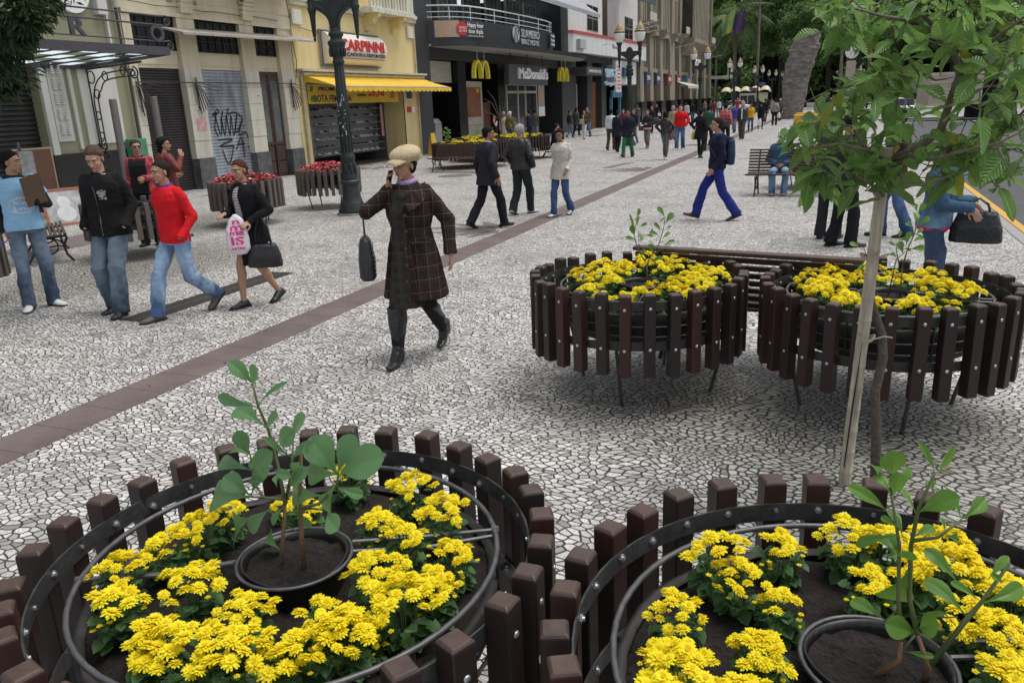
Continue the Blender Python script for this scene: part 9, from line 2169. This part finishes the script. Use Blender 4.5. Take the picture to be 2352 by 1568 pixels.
mid('man in a grey green jacket and worn jeans entering the restaurant',(1229,325),20,1.78,legs=STROLLL,hc='black',armL=(.1,.2,-.2),top=dict(name='jacket',mat=cloth('grey_green',(.06,.065,.05)),ease=.036),bottom=dict(kind='trousers',mat=DENG))
pf = mid('person in a dark parka with a fur collar and light jeans, seen from behind',(1278,306),30,1.68,legs=STAND,hc='dark',hair='long',top=dict(name='parka',mat=cloth('dark_olive',(.025,.026,.016)),ease=.045,hem=-.05),bottom=dict(kind='trousers',mat=DEN),collar=dict(mat=cloth('fur',(.20,.15,.08)),r=.04))
w = wpos(pf,pf['wr'][0] + V3((.1,0,.1))); bag('white_shopping_bag','white bag beside the person in the fur collared parka','shopping bag',w,0,.26,.38,.14,M('white_plastic_bag',(.72,.68,.72)),strap=.03,shape='plastic')
mid('woman in a short black leather jacket and tight blue jeans walking away by the hotel',(1309,317),-35,1.68,fem=True,legs=WALKL,hc='dark',hair='short',top=dict(name='leather_jacket',mat=LEATHB,ease=.034,hem=.0),bottom=dict(kind='tight',mat=jeans('blue',(.03,.06,.14),(.10,.17,.33)),name='jeans'))
mid('person in a long grey green coat walking away by the hotel',(1324,312),-25,1.74,legs=STROLLR,hc='dark',hair='thick',top=dict(name='coat',mat=cloth('grey_green_coat',(.07,.075,.058)),ease=.04,hem=-.25),bottom=dict(kind='trousers',mat=BLK))
pi_ = mid('young person in a brown jacket, yellow top and white trousers reading a newspaper',(1343,320),170,1.66,legs=STROLLL,skin='light',hc='black',hair='bob',armR=(-.02,.26,-.28),armL=(-.02,.26,-.28),top=dict(name='jacket',mat=cloth('brown_jkt',(.075,.045,.03)),ease=.03,panel=(cloth('yellow_top',(.6,.45,.05)),-.04,.04,.0)),bottom=dict(kind='trousers',mat=cloth('white_trousers',(.6,.6,.6)),ease=.016))
w = wpos(pi_,(pi_['wr'][0] + pi_['wr'][1]) / 2 + V3((0,.06,.0))); t = thing('newspaper','folded newspaper held by the person in white trousers','newspaper',w,math.radians(170)); mb = MB(); mb.obox((0,.02,-.06),(.13,.006,.17),Matrix.Rotation(-.5,3,'X')); mb.build('pages',M('newsprint',(.42,.42,.40),var=.3,scale=40),t)
mid('man with sunglasses and scarf in a brown jacket and jeans behind the newspaper reader',(1350,315),172,1.80,legs=STROLLR,skin='light',hc='brown',hair='short',top=dict(name='jacket',mat=cloth('brown_suede2',(.09,.06,.045)),ease=.036),bottom=dict(kind='trousers',mat=DEN),collar=dict(mat=cloth('scarf_grey',(.3,.26,.22)),r=.035))
person('dark clothed person sitting on the bench right of the hotel planters, facing away',(-10.75 + .15,31.0),-70,1.70,1,hz=.52,legs=SEAT,lean=.15,skin='tan',hc='black',top=dict(name='jacket',mat=BLK,ease=.04),bottom=dict(kind='trousers',mat=cloth('charcoal_trousers',(.025,.028,.034)),ease=.03))
FAR = [(1632,262,'olive jacket',(.09,.085,.05),'grey',0),(1640,272,'maroon jacket',(.2,.03,.04),'black',170),(1650,268,'white shirt',(.55,.56,.58),'black',175),(1655,262,'blue checked jacket',(.06,.09,.2),'dark',5),(1668,258,'dark blue jacket',(.03,.04,.09),'dark',0),(1693,262,'red jacket and white cap',(.45,.03,.04),'white',170),(1706,258,'pale grey shirt',(.35,.35,.36),'dark',175),(1732,264,'charcoal coat',(.03,.03,.035),'black',0),
       (1762,262,'black coat',(.02,.02,.022),'black',5),(1772,262,'beige jacket',(.3,.25,.18),'brown',170),(1618,266,'tan jacket',(.25,.17,.09),'brown',165),(1606,262,'rust red coat',(.25,.06,.03),'brown',175),(1596,258,'dark red coat',(.18,.03,.04),'black',178),(1628,256,'brown jacket',(.10,.06,.04),'dark',0),(1464,296,'grey parka',(.10,.10,.11),'black',175),(1742,258,'navy suit',(.02,.025,.05),'dark',0),
       (1898,262,'navy pullover',(.03,.04,.09),'black',170),(1910,260,'light blue shirt',(.3,.4,.5),'dark',175),(1990,250,'orange shirt',(.5,.2,.05),'black',10),(1884,256,'white top',(.55,.55,.55),'brown',0)]
for k,(u,v,nm,col,hc_,fc_) in enumerate(FAR):
 mid('distant pedestrian in a %s, %s' % (nm,('walking away' if fc_ < 90 else 'walking this way')),(u,v),fc_,1.70 + .08 * ((k * 37) % 3 - 1),det=0,legs=(STROLLR,STROLLL)[k % 2],hc=hc_,skin=('tan','light','brown')[k % 3],top=dict(name='jacket',mat=cloth('far_%d' % k,col),ease=.036,hem=-.08),bottom=dict(kind='trousers',mat=(BLK,DEND,DGREY)[k % 3]),group='distant pedestrians in the street')
mid('dark clothed vendor leaning at the market stall',(2244,266),100,1.76,det=0,lean=.25,legs=STAND,hc='black',top=dict(name='jacket',mat=NAVYC,ease=.036),bottom=dict(kind='trousers',mat=cloth('dark_slacks',(.014,.014,.02))))
